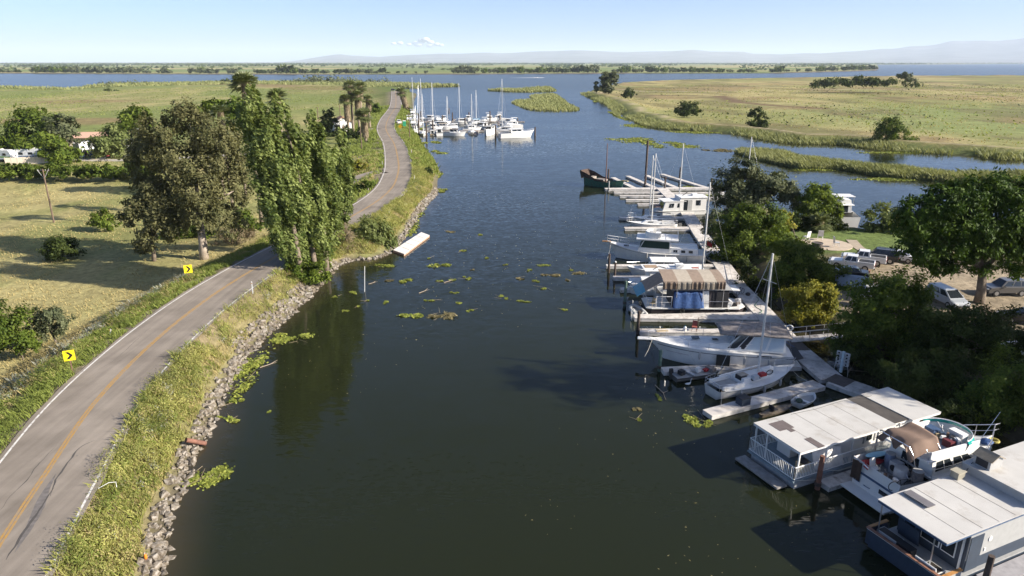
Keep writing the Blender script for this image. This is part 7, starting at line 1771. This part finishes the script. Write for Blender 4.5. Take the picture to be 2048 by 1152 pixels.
cabin_boat('white cabin boat with grey roof, bow to the right in the far front row', (-26.5, 269.5), (-17.5, 268.0), 3.0, roof_m=GREYC, group=FMG, fb=1.3)
cabin_boat('small white cabin boat stern-on in the far front row', (-27.8, 268.0), (-29.0, 275.5), 3.2, group=FMG, fb=1.2)
cabin_boat('low tan skiff between the far front-row boats', (-30.6, 268.5), (-31.2, 273), 2.2, group=FMG, fb=0.7, hull_m=TANP)
sailboat('white sailing boat bow-on at the left end of the far front row', (-35.2, 278), (-34.0, 266.5), 15.5, 0.5, 3.4, False, FMG, cover=BLUEP)
sailboat('sailing boat with red hull stripe next to the weed apron', (-37.8, 281), (-38.0, 271), 11, 0.5, 2.8, False, FMG)
sailboat('sailing boat with the thick white mast in the far front row', (-16.5, 282), (-15.2, 271), 15.2, 0.5, 3.2, False, FMG)
sailboat('sailing boat with two tall masts beside the broadside yacht', (-1.8, 300), (-6.5, 289), 20.5, 0.5, 3.4, False, FMG)
cabin_boat('white trawler with tall wheelhouse in the second far row', (4.5, 303), (-5.5, 301), 3.8, fly=True, group=FMG, fb=1.6)
cabin_boat('grey wheelhouse boat in the second far row', (-9.5, 308), (-17, 309), 3.6, fly=True, group=FMG, fb=1.3, hull_m=GREYW)
cabin_boat('white cabin boat amid the second far row', (-36, 305), (-24, 301), 3.4, group=FMG, fb=1.4)
cabin_boat('white cabin boat behind the blue sail cover', (-19.5, 322), (-27, 321), 3.0, group=FMG, fb=1.2)
sailboat('sailing boat with the tallest mast at the left of the far marina', (-50, 352), (-47, 340), 20.0, 0.5, 3.2, False, FMG)
sailboat('second sailing boat of the far back row', (-45, 350), (-43.5, 339), 19.5, 0.5, 3.2, False, FMG)
sailboat('third sailing boat of the far back row', (-41.5, 322), (-42, 311), 17.5, 0.5, 3.2, False, FMG)
sailboat('fourth sailing boat of the far back row', (-38.5, 345), (-38, 334), 18.0, 0.5, 3.2, False, FMG)
sailboat('thin-masted sailing boat in the middle of the far back row', (-25.5, 343), (-25, 333), 17.5, 0.5, 3.0, False, FMG)
sailboat('shorter sailing boat in the middle of the far back row', (-29.5, 326), (-29.5, 316), 12.5, 0.5, 3.0, False, FMG)
sailboat('sailing boat behind the thick white mast', (-17.2, 341), (-17, 331), 14.5, 0.5, 3.0, False, FMG)
cabin_boat('white flybridge boat at the left of the far marina', (-47.5, 323), (-45.5, 313), 3.4, fly=True, group=FMG, fb=1.3)
cabin_boat('small white boat at the far end of the back row', (-33.5, 345), (-33, 337), 2.6, group=FMG, fb=1.1)
cabin_boat('white boat with square cabin in the far back row', (-21.5, 345), (-21, 336), 2.8, group=FMG, fb=1.2)
for lab, s_, b_, Bm_, fl_, fb_, rm in (('white boat with tan roof between the second-row piers', (-33, 295), (-24.5, 294), 3.2, False, 1.3, TANC), ('grey-hulled boat beside the gantry boat', (-12.5, 297), (-20.5, 296), 3.2, True, 1.2, GELW), ('low white cruiser behind the front-row boats', (-20.5, 288), (-12.5, 289.5), 3.0, False, 1.1, GELW), ('blue-topped white boat in the middle of the far marina', (-12.5, 318), (-20.5, 316), 3.2, False, 1.3, BLUEP), ('white cruiser at the right end of the back row', (-3, 341), (-11, 340), 3.4, True, 1.3, GELW), ('white boat close to the far marina shore', (-43, 303), (-41, 293), 3.2, True, 1.2, GELW), ('white sport boat behind the weed apron', (-40.5, 288), (-39, 279), 2.8, False, 1.1, GREYC), ('white boat at the right end of the second row', (2.5, 318), (-6, 319), 3.4, False, 1.4, GELW), ('white cabin boat under the tallest far mast', (-52, 366), (-50, 356), 3.2, True, 1.3, GELW), ('white cruiser tucked behind the front-row sailing boats', (-36.5, 290), (-28.5, 290.5), 3.4, True, 1.4, GELW), ('white trawler beside the thick white mast', (-22.5, 277), (-22.3, 267.5), 3.4, True, 1.5, GELW), ('long white cruiser in the centre of the far marina', (-8, 293), (-19, 303), 3.6, False, 1.5, GELW), ('white boat with a high canopy in the centre back row', (-14, 333), (-7, 334), 3.4, True, 1.5, GELW), ('white cruiser left of the centre back row', (-36, 318), (-30, 310), 3.2, True, 1.3, GELW), ('broad white boat at the left of the second row', (-42.5, 338), (-35.5, 336), 3.6, False, 1.5, GELW)):
    cabin_boat(lab, s_, b_, Bm_, fly=fl_, fb=fb_, roof_m=rm, group=FMG)
for i, (px, yb, yt) in enumerate(((853, 275, 245), (838, 270, 237), (838, 250, 228), (885, 250, 230), (991, 276, 250), (1035, 248, 236), (1070, 272, 254), (980, 245, 222), (930, 250, 235), (938, 240, 224), (866, 262, 240), (842, 240, 222), (945, 245, 238), (1000, 242, 230), (898, 225, 216), (905, 240, 225))):
    pile(px, yb, yt, 'dark pile of the far marina ' + ('front row' if yb > 265 else 'middle row' if yb > 238 else 'back row'), PILE, 0.3)
wk = empty('boat_wake', G(1052, 156, 0), 0, 'white foam wake of a speedboat on the far river', 'wake')
tag(np_mesh('foam', np.array([(-30, 0, 0.3), (28, -5, 0.3), (34, 0, 0.9), (28, 5, 0.3)]), np.array([(0, 1, 2, 3)]), GELW, wk))
spd = empty('speedboat', G(1068, 155.8, 0), 0, 'tiny white speedboat ahead of its wake', 'speedboat'); spd.rotation_euler = (0, 0, 0)
st = hull_lines(8, 2.6, 1.0, 1.0, 1.3); hull_mesh(st, 8).build('hull', GELW, spd); Fr(3, 5, 1.8, 1, 1.6, sf=.6).mesh().build('windscreen', GLASS, spd)
# ================================================================== vehicles, signs, poles, small things
def paint(name, col): return mat('paint_' + name, col, rough=0.3, var=0.03, vscale=2, coat=0.4)
TYRE = mat('tyre', (0.02, 0.02, 0.02), rough=0.85); RIM = mat('rim', (0.42, 0.42, 0.43), rough=0.3, metal=0.7)
LAMPW = mat('headlamp', (0.7, 0.7, 0.68), rough=0.1); LAMPR = mat('tail_lamp', (0.35, 0.02, 0.02), rough=0.2); TRIM = mat('dark_trim', (0.03, 0.03, 0.032), rough=0.6)
CARS = dict(
    sedan=dict(L=4.7, W=1.8, body=[(-2.32, .35), (-2.35, .75), (-2.1, .98), (-1.5, 1.02), (0.95, .98), (2.0, .80), (2.32, .6), (2.33, .32)], cab=(-1.55, 1.05, 1.0, 1.43, 0.85, 0.75), wb=(-1.4, 1.4), r=.32),
    suv=dict(L=4.8, W=1.9, body=[(-2.35, .45), (-2.38, 1.0), (-2.3, 1.12), (1.0, 1.10), (2.15, 1.0), (2.36, .8), (2.36, .42)], cab=(-2.3, 1.05, 1.1, 1.78, 0.7, 0.25), wb=(-1.42, 1.45), r=.38),
    van=dict(L=4.9, W=1.95, body=[(-2.42, .4), (-2.45, .95), (-2.4, 1.05), (1.3, 1.02), (2.2, .86), (2.44, .65), (2.44, .36)], cab=(-2.4, 1.65, 1.03, 1.72, 1.15, 0.3), wb=(-1.5, 1.5), r=.34),
    pickup=dict(L=5.4, W=1.9, body=[(-2.68, .5), (-2.7, 1.05), (-2.62, 1.1), (1.05, 1.08), (2.45, 1.0), (2.68, .8), (2.68, .46)], cab=(-0.75, 1.15, 1.08, 1.78, 0.55, 0.12), wb=(-1.65, 1.65), r=.39))
def car(label, kind, loc, rz, pm, name='parked_car', group='cars in the car park', cat='car', roofm=None):
    C = CARS[kind]; L, W = C['L'], C['W']
    o = empty(name, (loc[0], loc[1], loc[2] if len(loc) > 2 else ground_z(loc[0], loc[1]) + 0.02), rz, label, cat, group)
    rings = []
    for y, s in ((-W / 2 + 0.02, 0.96), (-W / 2, 1.0), (-W / 2 + 0.0, 1.0), (W / 2, 1.0), (W / 2 - 0.02, 0.96)):
        pass
    m = B(); ys = [(-W / 2, 0.93), (-W / 2 + 0.14, 1.0), (W / 2 - 0.14, 1.0), (W / 2, 0.93)]
    m.loft([[(x * (0.985 if k in (0, 3) else 1), y, 0.2 + (z - 0.2) * s) for x, z in C['body']] for k, (y, s) in enumerate(ys)], closed=True)
    body = m.build('body', pm, o)
    x0, x1, z0, z1, sf, sb = C['cab']
    cab = Fr(x0, x1, W - 0.16, z0 - 0.06, z1, sf=sf, sb=sb, ins=0.20); cab.mesh().build('cabin', pm if roofm is None else roofm, o)
    for sd in ('star', 'port'):
        cuts = ((0.06, 0.46), (0.50, 0.92)) if kind != 'pickup' else ((0.1, 0.45), (0.5, 0.9))
        if kind in ('suv', 'van'): cuts = ((0.04, 0.30), (0.33, 0.60), (0.63, 0.93))
        for a, b in cuts:
            if sd == 'port': a, b = 1 - b, 1 - a
            cab.win(sd, a, b, 0.2, 0.9, 0.012, 0.02).build('side_window', GLASS, o)
    cab.win('bow', 0.05, 0.95, 0.14, 0.93, 0.012).build('windscreen', GLASS, o); cab.win('stern', 0.06, 0.94, 0.22, 0.9, 0.012).build('rear_window', GLASS, o)
    if kind == 'pickup':
        B().box((-1.7, 0, 1.095), (1.75, W - 0.3, 0.03)).build('load_bed', TRIM, o)
        for s in (-1, 1): B().box((-1.7, s * (W / 2 - 0.09), 1.15), (1.85, 0.12, 0.1)).build('bed_side', pm, o)
        B().box((-2.62, 0, 1.14), (0.1, W - 0.12, 0.1)).build('tailgate', pm, o)
    if kind == 'suv':
        for s in (-1, 1): B().tube([(-1.9, s * 0.62, z1 + 0.06), (0.2, s * 0.62, z1 + 0.06)], 0.03, 5).build('roof_rail', RIM, o)
    for x in C['wb']:
        for s in (-1, 1):
            t = B().disc((x, s * (W / 2 - 0.08), C['r']), C['r'], (0, 1, 0), 0.22, 16).build('wheel', TYRE, o); B().disc((x, s * (W / 2 + 0.035), C['r']), C['r'] * 0.62, (0, 1, 0), 0.03, 12).build('rim', RIM, t)
    zf = C['body'][-2][1]
    for s in (-1, 1):
        B().box((C['body'][-2][0] - 0.03, s * (W / 2 - 0.28), zf + 0.02), (0.12, 0.36, 0.14)).build('headlight', LAMPW, o); B().box((-L / 2 - 0.0, s * (W / 2 - 0.2), 0.85), (0.1, 0.22, 0.22)).build('tail_light', LAMPR, o)
        B().box((x1 - sf * 0.6, s * (W / 2 + 0.06), z0 + 0.08), (0.14, 0.18, 0.12)).build('wing_mirror', pm, o)
    B().box((-L / 2 - 0.005, 0, 0.42), (0.12, W - 0.2, 0.18)).build('bumper', TRIM, o); B().box((C['body'][-1][0] + 0.0, 0, 0.40), (0.1, W - 0.2, 0.18)).build('bumper', TRIM, o)
    return o
WHITE, BLK, SILV, GUN = paint('white', (0.75, 0.74, 0.72)), paint('black', (0.02, 0.022, 0.026)), paint('silver', (0.36, 0.38, 0.40)), paint('gunmetal', (0.10, 0.095, 0.09))
def gcar(px, py, z=2.2): p = G(px, py, z); return (p.x, p.y)
car('white pickup nearest the shore trees, front of the pair', 'pickup', gcar(1703, 527), R(150), WHITE, 'pickup_truck', cat='pickup truck')
car('larger white pickup with black load bed, behind the first', 'pickup', gcar(1727, 517), R(152), WHITE, 'pickup_truck', cat='pickup truck')
car('black car parked between the pickups and the white sedan', 'suv', gcar(1757, 513), R(150), BLK)
car('white sedan at the garden end of the parked row', 'sedan', gcar(1794, 512), R(148), WHITE)
car('dark sedan tucked in front of the white pickups', 'sedan', gcar(1697, 545), R(155), BLK)
car('silver minivan facing the camera beside the pine trunk', 'van', gcar(1893, 595), R(-83), SILV, roofm=None)
car('grey off-road car parked behind the pine trunk', 'suv', gcar(2008, 578), R(180), GUN)
car('black car half hidden at the picture edge below the grey one', 'sedan', gcar(2050, 632), R(160), BLK)
car('white car half hidden at the picture edge among the trees', 'sedan', gcar(2062, 700), R(120), WHITE)
cv = empty('covered_trailer', (*gcar(1707, 568, 2.0), ground_z(*gcar(1707, 568, 2.0))), R(155), 'trailer under a pale blue-grey tarp beside the dark sedan', 'trailer')
cloth(lambda u, v: (-2.4 + 4.8 * u, (v - .5) * 2.3, 1.35 + 0.55 * math.sin(math.pi * v) ** 0.7 - 0.35 * (2 * u - 1) ** 4 - 0.9 * (abs(2 * v - 1) ** 6)), 12, 10).build('tarp', mat('pale_blue_tarp', (0.26, 0.31, 0.38), rough=0.6, var=0.1, vscale=3), cv, smooth=True)
B().box((0, 0, 0.8), (4.4, 1.7, 0.9)).build('body', TRIM, cv); cv.scale = (0.85, 0.85, 0.8)
for s in (-1, 1): B().disc((0, s * 0.9, 0.33), 0.33, (0, 1, 0), 0.2).build('wheel', TYRE, cv)
lb = gcar(1718, 606, 2.0)
bt = cabin_boat('white boat on a trailer half hidden behind the dark shore tree', (lb[0] - 0.5, lb[1] + 1), (lb[0] + 4.2, lb[1] - 1.5), 1.8, fb=0.55, name='trailer_boat'); bt.location.z = ground_z(*lb) + 0.5
wb_ = A(1690, 440, 119)
mb = cabin_boat('white two-deck boat moored behind the garden palms', (57.0, 113.2), (57.8, 124), 4.2, fly=True, fb=2.4)
car('small pickup with dark windows driving on the far road bend', 'pickup', (*G(798, 247, 2.6)[:2], ROAD_Z + 0.02), R(105), WHITE, 'pickup_truck', None, 'pickup truck')
car('dark vehicle at the far end of the road', 'suv', (*G(787, 181, 2.6)[:2], ROAD_Z + 0.02), R(10), BLK, 'parked_car', None)

# ---- chevron signs, delineators
def chevron(label, px, py, yb, s=0.76, yaw=R(25)):
    g_ = GR(px, yb); c = A(px, py, g_.y); gz = ground_z(c.x, c.y)
    o = empty('chevron_sign', (c.x, c.y, gz), yaw, label, 'road sign', 'yellow chevron signs'); h = c.z - gz
    B().box((0, 0.04, h / 2), (0.09, 0.06, h + s * 0.4)).build('post', mat('brown_sign_post', (0.17, 0.10, 0.07)), o)
    B().box((0, 0, h), (s * 0.92, 0.02, s)).build('plate', mat('sign_yellow', (0.86, 0.66, 0.015), rough=0.5, var=0.03), o)
    a, t = s * 0.36, s * 0.26
    pts = [(-a * .75, a), (-a * .75 + t, a), (a * .85, 0), (-a * .75 + t, -a), (-a * .75, -a), (a * .85 - t, 0)]
    B().prof([(x, h + z) for x, z in pts], -0.016, -0.011).build('chevron', mat('sign_black', (0.012, 0.012, 0.012), rough=0.5), o)
    return o
chevron('nearer yellow chevron sign beside the road', 138, 711, 748, 0.9)
chevron('farther yellow chevron sign beside the eucalyptus', 376, 538, 559, 1.0)
WPOST = mat('white_marker', (0.72, 0.72, 0.70), rough=0.6)
for px, yb, yt, lab in ((222, 672, 657, 'white marker post leaning in the weeds by the near chevron'), (506, 588, 562, 'white marker post on the rocky side of the road bend'), (765, 332, 322, 'white marker post beside the middle side drive'), (737, 385, 376, 'white marker post below the lowest side drive'), (829, 362, 350, 'white marker post on the bank side of the road curve'), (823, 307, 298, 'white marker post on the bank near the far curve'), (765, 285, 278, 'white marker post beside the upper side drive'), (768, 219, 212, 'white marker post on the far straight'), (790, 186, 180, 'white marker post at the far end of the road')):
    p = GR(px, yb); h = max(A(px, yt, p.y).z - p.z, 0.7)
    o = empty('marker_post', (p.x, p.y, p.z - 0.05), 0, lab, 'marker post', 'white roadside marker posts')
    B().box((0, 0, h / 2), (0.10, 0.03, h), ry=0.25 if px == 222 else 0.0).build('post', WPOST, o); B().box((0, -0.02, h * 0.85), (0.08, 0.02, 0.12)).build('reflector', mat('amber_reflector', (0.5, 0.25, 0.04), rough=0.3), o)
# ---- utility poles
PW = mat('pole_wood', (0.15, 0.105, 0.075), rough=0.95, var=0.25, vscale=3)
def upole(label, px, yb, yt, Y, arms=1, r=0.14, spike=False, z0=None):
    t = A(px, yt, Y); b_ = A(px if not isinstance(px, tuple) else px[0], yb, Y); gz = ground_z(b_.x, Y) if z0 is None else z0
    o = empty('utility_pole', (b_.x, Y, gz), 0, label, 'utility pole', 'utility poles'); H_ = t.z - gz
    B().tube([(0, 0, -0.5), (0, 0, H_)], [r * 1.15, r * 0.8], 9).build('shaft', PW, o)
    for k in range(arms):
        z = H_ - 0.35 - 0.7 * k
        c = B().box((0, 0.1, z), (2.2, 0.1, 0.12)).build('crossarm', PW, o)
        for x in (-.95, -.4, .4, .95): B().tube([(x, 0.1, z + 0.06), (x, 0.1, z + 0.28)], [0.05, 0.035], 6).build('insulator', GREYW, c)
    return o
up1 = upole('brown utility pole standing in the dry field', 108, 445, 338, GR(112, 445).y, 1)
for s in (-1, 1): B().tube([(0, 0, up1.children[0].data.vertices[-1].co.z - 1.6), (s * 1.1, 0.05, up1.children[0].data.vertices[-1].co.z + 0.15)], 0.05, 5).build('brace', GREYW, up1)
upole('utility pole by the side drives behind the poplars', 724, 305, 252, 212, 0)
upole('utility pole with crossarm beyond the poplars', 637, 245, 214, 330, 1, 0.2)
upole('utility pole on the bank below the roadside palm', 820, 285, 226, 238, 0, 0.15)
upole('utility pole beside the red-roofed house', 680, 225, 209, 300, 0, 0.18)
lp = A(283, 300, 200); lgz = ground_z(lp.x, 200)
lamp = empty('street_lamp', (lp.x, 200, lgz), 0, 'lamp post in the caravan park', 'street lamp'); hh_ = A(283, 258, 200).z - lgz
B().tube([(0, 0, 0), (0, 0, hh_)], [0.12, 0.09], 8).build('post', GREYW, lamp); B().box((0, 0, hh_), (1.5, 0.4, 0.2)).build('lamp_head', GELW, lamp)
# ---- portable toilet, warning sign by the far bend
pt = G(805, 252, ROAD_Z)
o = empty('portable_toilet', (pt.x + 0.8, pt.y, ROAD_Z - 0.1), R(10), 'green portable toilet beside the far road bend', 'portable toilet')
B().box((0, 0, 1.05), (1.25, 1.25, 2.1)).build('cabin', mat('green_plastic', (0.03, 0.33, 0.17), rough=0.5), o); B().box((0, 0, 2.18), (1.35, 1.35, 0.16), taper=0.85).build('roof', GELW, o); B().box((0, -0.635, 1.0), (0.8, 0.03, 1.85)).build('door', mat('green_door', (0.025, 0.27, 0.14)), o)
pt = G(801, 264, ROAD_Z)
o = empty('warning_sign', (pt.x, pt.y, ROAD_Z - 0.2), R(-5), 'yellow diamond warning sign in front of the green toilet', 'road sign')
B().box((0, 0.04, 1.0), (0.1, 0.06, 2.0)).build('post', GREYW, o); B().box((0, 0, 2.2), (1.15, 0.02, 1.15), ry=R(45)).build('plate', mat('sign_amber', (0.72, 0.40, 0.02), rough=0.5), o)
# ---- house by the palms
hp = A(684, 245, 285); hz_ = ground_z(hp.x, 285)
o = empty('house', (hp.x, 285, hz_), R(20), 'small white house with a tan gabled roof behind the palms', 'house')
B().box((0, 0, 1.9), (7, 8, 3.8)).build('wall', GELW, o)
for s in (-1, 1): B().box((s * 1.95, 0, 4.65), (4.5, 8.8, 0.2), ry=s * R(28)).build('roof', mat('tan_shingle_roof', (0.40, 0.22, 0.13), rough=0.9, var=0.15), o)
B().prof([(-3.5, 3.8), (3.5, 3.8), (0, 5.55)], -3.98, -3.9).build('gable', GELW, o)
for x in (-1.8, 1.5):
    f = B().box((x, -4.02, 2.1), (1.2, 0.08, 1.3)).build('window', GREYW, o); B().box((x, -4.07, 2.1), (1.0, 0.04, 1.1)).build('pane', GLASS, f)
B().box((0, -4.02, 1.1), (0.95, 0.06, 2.1)).build('door', mat('house_door', (0.2, 0.12, 0.08)), o)
# ---- caravan park
def caravan(label, px, py, Y, L, W, H, rz, m_, stripe_m=None, name='caravan', nwin=3):
    p = A(px, py, Y); gz = ground_z(p.x, Y)
    o = empty(name, (p.x, Y, gz), rz, label, 'caravan', 'caravans in the park')
    pr = [(-L / 2, .7), (-L / 2, H - .2), (-L / 2 + .25, H), (L / 2 - .7, H), (L / 2, H * 0.6), (L / 2 - .1, .7)]
    B().prof(pr, -W / 2, W / 2).build('body', m_, o)
    if stripe_m: B().box((0, -W / 2 - 0.01, H * 0.42), (L * 0.92, 0.02, 0.3)).build('side_stripe', stripe_m, o)
    for i in range(nwin): B().box((-L * 0.32 + i * L * 0.28, -W / 2 - 0.02, H * 0.64), (L * 0.13, 0.04, H * 0.2)).build('window', GLASS, o)
    for s in (-1, 1):
        for x in (-.5, .5): B().disc((x, s * (W / 2 - .12), .36), .36, (0, 1, 0), .2).build('wheel', TYRE, o)
    B().box((0, 0, H + 0.12), (0.9, 0.8, 0.25)).build('roof_unit', GELW, o); B().box((0, 0, 0.6), (L * 0.95, W * 0.9, 0.2)).build('chassis', TRIM, o)
    return o
caravan('white caravan with a green stripe at the picture edge', 4, 308, 192, 8, 2.5, 3.2, R(-10), GELW, mat('lime_stripe', (0.25, 0.45, 0.08)))
caravan('silver caravan between the two bright green trees', 68, 306, 194, 9, 2.5, 3.4, R(8), mat('silver_caravan', (0.55, 0.57, 0.58), rough=0.35), NAVYL)
caravan('tall white caravan behind the drooping willow', 172, 285, 210, 7, 2.6, 3.6, R(70), GELW)
caravan('long white caravan behind the tan-roofed building', 185, 253, 240, 14, 2.8, 3.2, R(5), GELW, None, 'caravan', 4)
caravan('pale blue caravan behind the trees at the picture edge', 12, 282, 205, 7, 2.5, 3.3, R(20), mat('paleblue_caravan', (0.55, 0.66, 0.68)))
caravan('white caravan under the dense green tree by the lamp', 262, 265, 222, 8, 2.6, 3.0, R(0), GELW)
p = A(183, 262, 232); gz = ground_z(p.x, 232)
o = empty('park_building', (p.x, 232, gz), R(4), 'low building with a pale orange roof in the caravan park', 'building')
B().box((0, 0, 1.5), (13, 6, 3.0)).build('wall', mat('cream_wall', (0.55, 0.45, 0.36)), o); B().box((0, -1.8, 3.7), (13.6, 4.2, 0.2), rx=R(22)).build('roof', mat('orange_roof', (0.52, 0.33, 0.24), rough=0.9, var=.1), o); B().box((0, 1.8, 3.7), (13.6, 4.2, 0.2), rx=R(-22)).build('roof', MATS['orange_roof'], o)
for x in (-4, 0, 4): B().box((x, -3.02, 1.6), (1.4, 0.06, 1.2)).build('window', GLASS, o)
p0, p1 = GR(12, 330), GR(108, 326)
o = empty('park_wall', (p0.x, p0.y, ground_z(p0.x, p0.y)), math.atan2(p1.y - p0.y, p1.x - p0.x), 'beige panelled wall in front of the silver caravan', 'wall')
Lw = (p1 - p0).length
for i in range(8):
    B().box((Lw * (i + .5) / 8, 0, 0.95), (Lw / 8 - 0.06, 0.12, 1.9)).build('panel', mat('beige_wall', (0.60, 0.52, 0.42), rough=0.9, var=.08), o)
for i in range(9): B().box((Lw * i / 8, 0, 1.0), (0.16, 0.18, 2.05)).build('post', mat('beige_post', (0.5, 0.43, 0.35)), o)
PG = 'vehicles in the caravan park'
car('white car parked right of the motorcycles in the caravan park', 'sedan', gcar(266, 309, 1.5), R(60), WHITE, group=PG)
car('dark car parked beneath the willow', 'suv', gcar(182, 304, 1.5), R(75), BLK, group=PG)
def moto(label, px, py, m_):
    p = G(px, py, 0.8); o = empty('motorcycle', (p.x, p.y, ground_z(p.x, p.y) + 0.05), R(random.uniform(20, 60)), label, 'motorcycle', 'motorcycles in the caravan park')
    for x in (-.75, .75): B().ring((x, 0, .34), .3, .08, (0, 1, 0)).build('wheel', TYRE, o)
    B().box((0, 0, .75), (1.3, .45, .45), taper=.7).build('body', m_, o); B().box((-.35, 0, 1.05), (.7, .4, .15)).build('seat', TRIM, o); B().tube([(.6, -.4, 1.15), (.55, 0, 1.1), (.6, .4, 1.15)], .04, 5).build('handlebar', RIM, o); B().box((.65, 0, 1.05), (.25, .5, .5), ry=-.3).build('fairing', m_, o)
moto('pale blue motorcycle by the park drive', 164, 316, mat('moto_blue', (0.4, 0.48, 0.6)))
moto('dark blue motorcycle by the park drive', 185, 312, NAVYL)
moto('black and white motorcycle nearest the hedge', 206, 321, BLACKP)
moto('red motorcycle beside the black and white one', 218, 315, REDP)
# ---- garden: chairs, fire pit
for px, py, rz, lab in ((1612, 480, R(-60), 'white garden chair left of the fire pit'), (1640, 478, R(-110), 'white garden chair behind the fire pit'), (1672, 492, R(170), 'grey garden chair right of the fire pit')):
    p = G(px, py, 1.75); o = empty('garden_chair', (p.x, p.y, ground_z(p.x, p.y) + 0.12), rz, lab, 'chair', 'garden chairs round the fire pit'); chair(o, GELW if 'white' in lab else GREYP); o.scale = (1.5, 1.5, 1.5)
p = G(1634, 494, 1.75)
o = empty('fire_pit', (p.x, p.y, ground_z(p.x, p.y) + 0.11), 0, 'round dark fire pit on the garden patio', 'fire pit'); B().tube([(0, 0, 0), (0, 0, 0.7)], [0.7, 0.75], 14).build('bowl', mat('dark_brick', (0.10, 0.08, 0.07)), o); B().ring((0, 0, 0.7), 0.72, 0.07).build('rim', BLACKP, o)
# ---- gangway, power pedestal
g0, g1 = Vector((27.9, 63.5, 0.55)), Vector((34.5, 62.6, 1.6))
o = empty('gangway', g0, 0, 'grey gangway with pipe rails from the shore to the dock', 'gangway'); d_ = g1 - g0; nn = Vector((-d_.y, d_.x, 0)).normalized() * 0.65
for i in range(10):
    a, b_ = d_ * (i / 10 + .003), d_ * ((i + 1) / 10 - .003); B().loft([[a + nn, a - nn, b_ - nn, b_ + nn], [q_ - Vector((0, 0, .08)) for q_ in (a + nn, a - nn, b_ - nn, b_ + nn)]], closed=True).build('plank', DOCKW, o)
for s in (-1, 1): rail_pts([d_ * t + nn * s for t in (0, .25, .5, .75, 1)], 1.0, 0.03, 0.5).build('handrail', STEEL, o)
o = empty('life_ring', (28.2, 64.6, 1.35), R(80), 'life ring hung at the gangway foot', 'life ring'); B().ring((0, 0, 0), 0.32, 0.08, (1, 0, 0.2)).build('ring', GELW, o); B().tube([(0, 0, -.85), (0, 0, .3)], .03, 5).build('hanger', STEEL, o)
pp_ = Vector((29.6, 56.0, 0.5))
o = empty('power_pedestal', pp_, R(-50), 'pale power pedestal with meter boxes on the dock edge', 'power pedestal')
B().box((0, 0, 1.0), (0.22, 0.2, 2.0)).build('post', mat('paleblue_post', (0.45, 0.55, 0.6)), o)
for s in (-1, 1):
    for k in range(4):
        b_ = B().box((s * 0.36, 0, 0.85 + k * 0.32), (0.42, 0.18, 0.26)).build('meter_box', GREYP, o); B().disc((s * 0.36, -0.1, 0.85 + k * 0.32), 0.08, (0, 1, 0), 0.04).build('meter', GLASS, b_)
for s in (-1, 1): B().tube([(s * .5, 0, .8), (s * .62, 0, .3), (s * .6, .1, -.3)], .03, 5).build('cable', GREYW, o)
# litter: orange float on the rocks, white frame in the weeds
p = G(292, 1118, 0.6); o = empty('net_float', p + Vector((0, 0, 0.15)), 0, 'small orange float lying on the near rocks', 'float'); B().ball((0, 0, 0), (0.09, 0.09, 0.22), 8, 6).build('body', mat('orange_plastic', (0.65, 0.2, 0.02)), o, smooth=True); B().ring((0, 0, 0.24), 0.04, 0.015, (1, 0, 0)).build('eye', ROPE, o)
p = G(220, 978, 2.2); tag(B().tube([p + Vector((-.5, -.3, 0.25)), p + Vector((0, 0, .45)), p + Vector((.35, .15, .4)), p + Vector((.4, .05, .1))], 0.018, 6).build('bent_pipe', WPOST), 'bent white pipe in the weeds of the near bank', 'pipe')
# fallen branch on water by the reed raft, drifting reeds
for (x0, y0, x1, y1, lab) in ((838, 586, 855, 577, 'pale forked driftwood in mid-channel'), (737, 568, 751, 562, 'short driftwood stick near the white pole'), (888, 565, 905, 558, 'thin driftwood stick beside a leaf clump'), (1310, 770, 1332, 800, 'dead reed tangle floating off the dark skiff'), (520, 735, 555, 720, 'driftwood branch off the bank bend')):
    a, b_ = G(x0, y0, 0.05), G(x1, y1, 0.08); c_ = a.lerp(b_, .5) + Vector((.2, -.15, .03))
    o = empty('driftwood', a, 0, lab, 'driftwood'); B().tube([(0, 0, 0), c_ - a, b_ - a], [.035, .03, .01], 6).build('branch', mat('pale_driftwood', (.38, .3, .22), rough=.95), o); B().tube([c_ - a, c_ - a + Vector((.5, .3, .05))], [.02, .008], 5).build('side_twig', MATS['pale_driftwood'], o)

# ---- flecks of floating debris on the water
nf = 1500
fx, fy = -22 + 62 * rng.random(nf), 30 + 120 * rng.random(nf) ** 1.3
ok = np.maximum.reduce(land_height(fx, fy)[1:5]) < -0.3
ok &= fbm(fx * 0.05, fy * 0.05, 44) > 0.46
fx, fy = fx[ok], fy[ok]
pos = np.stack([fx, fy, np.full(len(fx), 0.012)], 1); nr = np.tile([0, 0, 1.0], (len(fx), 1)) + 0.1 * rng.normal(size=(len(fx), 3)); nr /= np.linalg.norm(nr, axis=1)[:, None]
ln = 0.06 + 0.16 * rng.random(len(fx)) ** 3 + 0.0006 * fy
v, f = rhombi(pos, nr, rdir(len(fx)), ln, ln * 0.35)
tag(np_mesh('floating_debris', v, f, LEAF['straw'], tint=np.repeat(rng.random(len(fx)), 4)), 'flecks of straw and leaf scattered on the water', 'debris', kind='stuff')
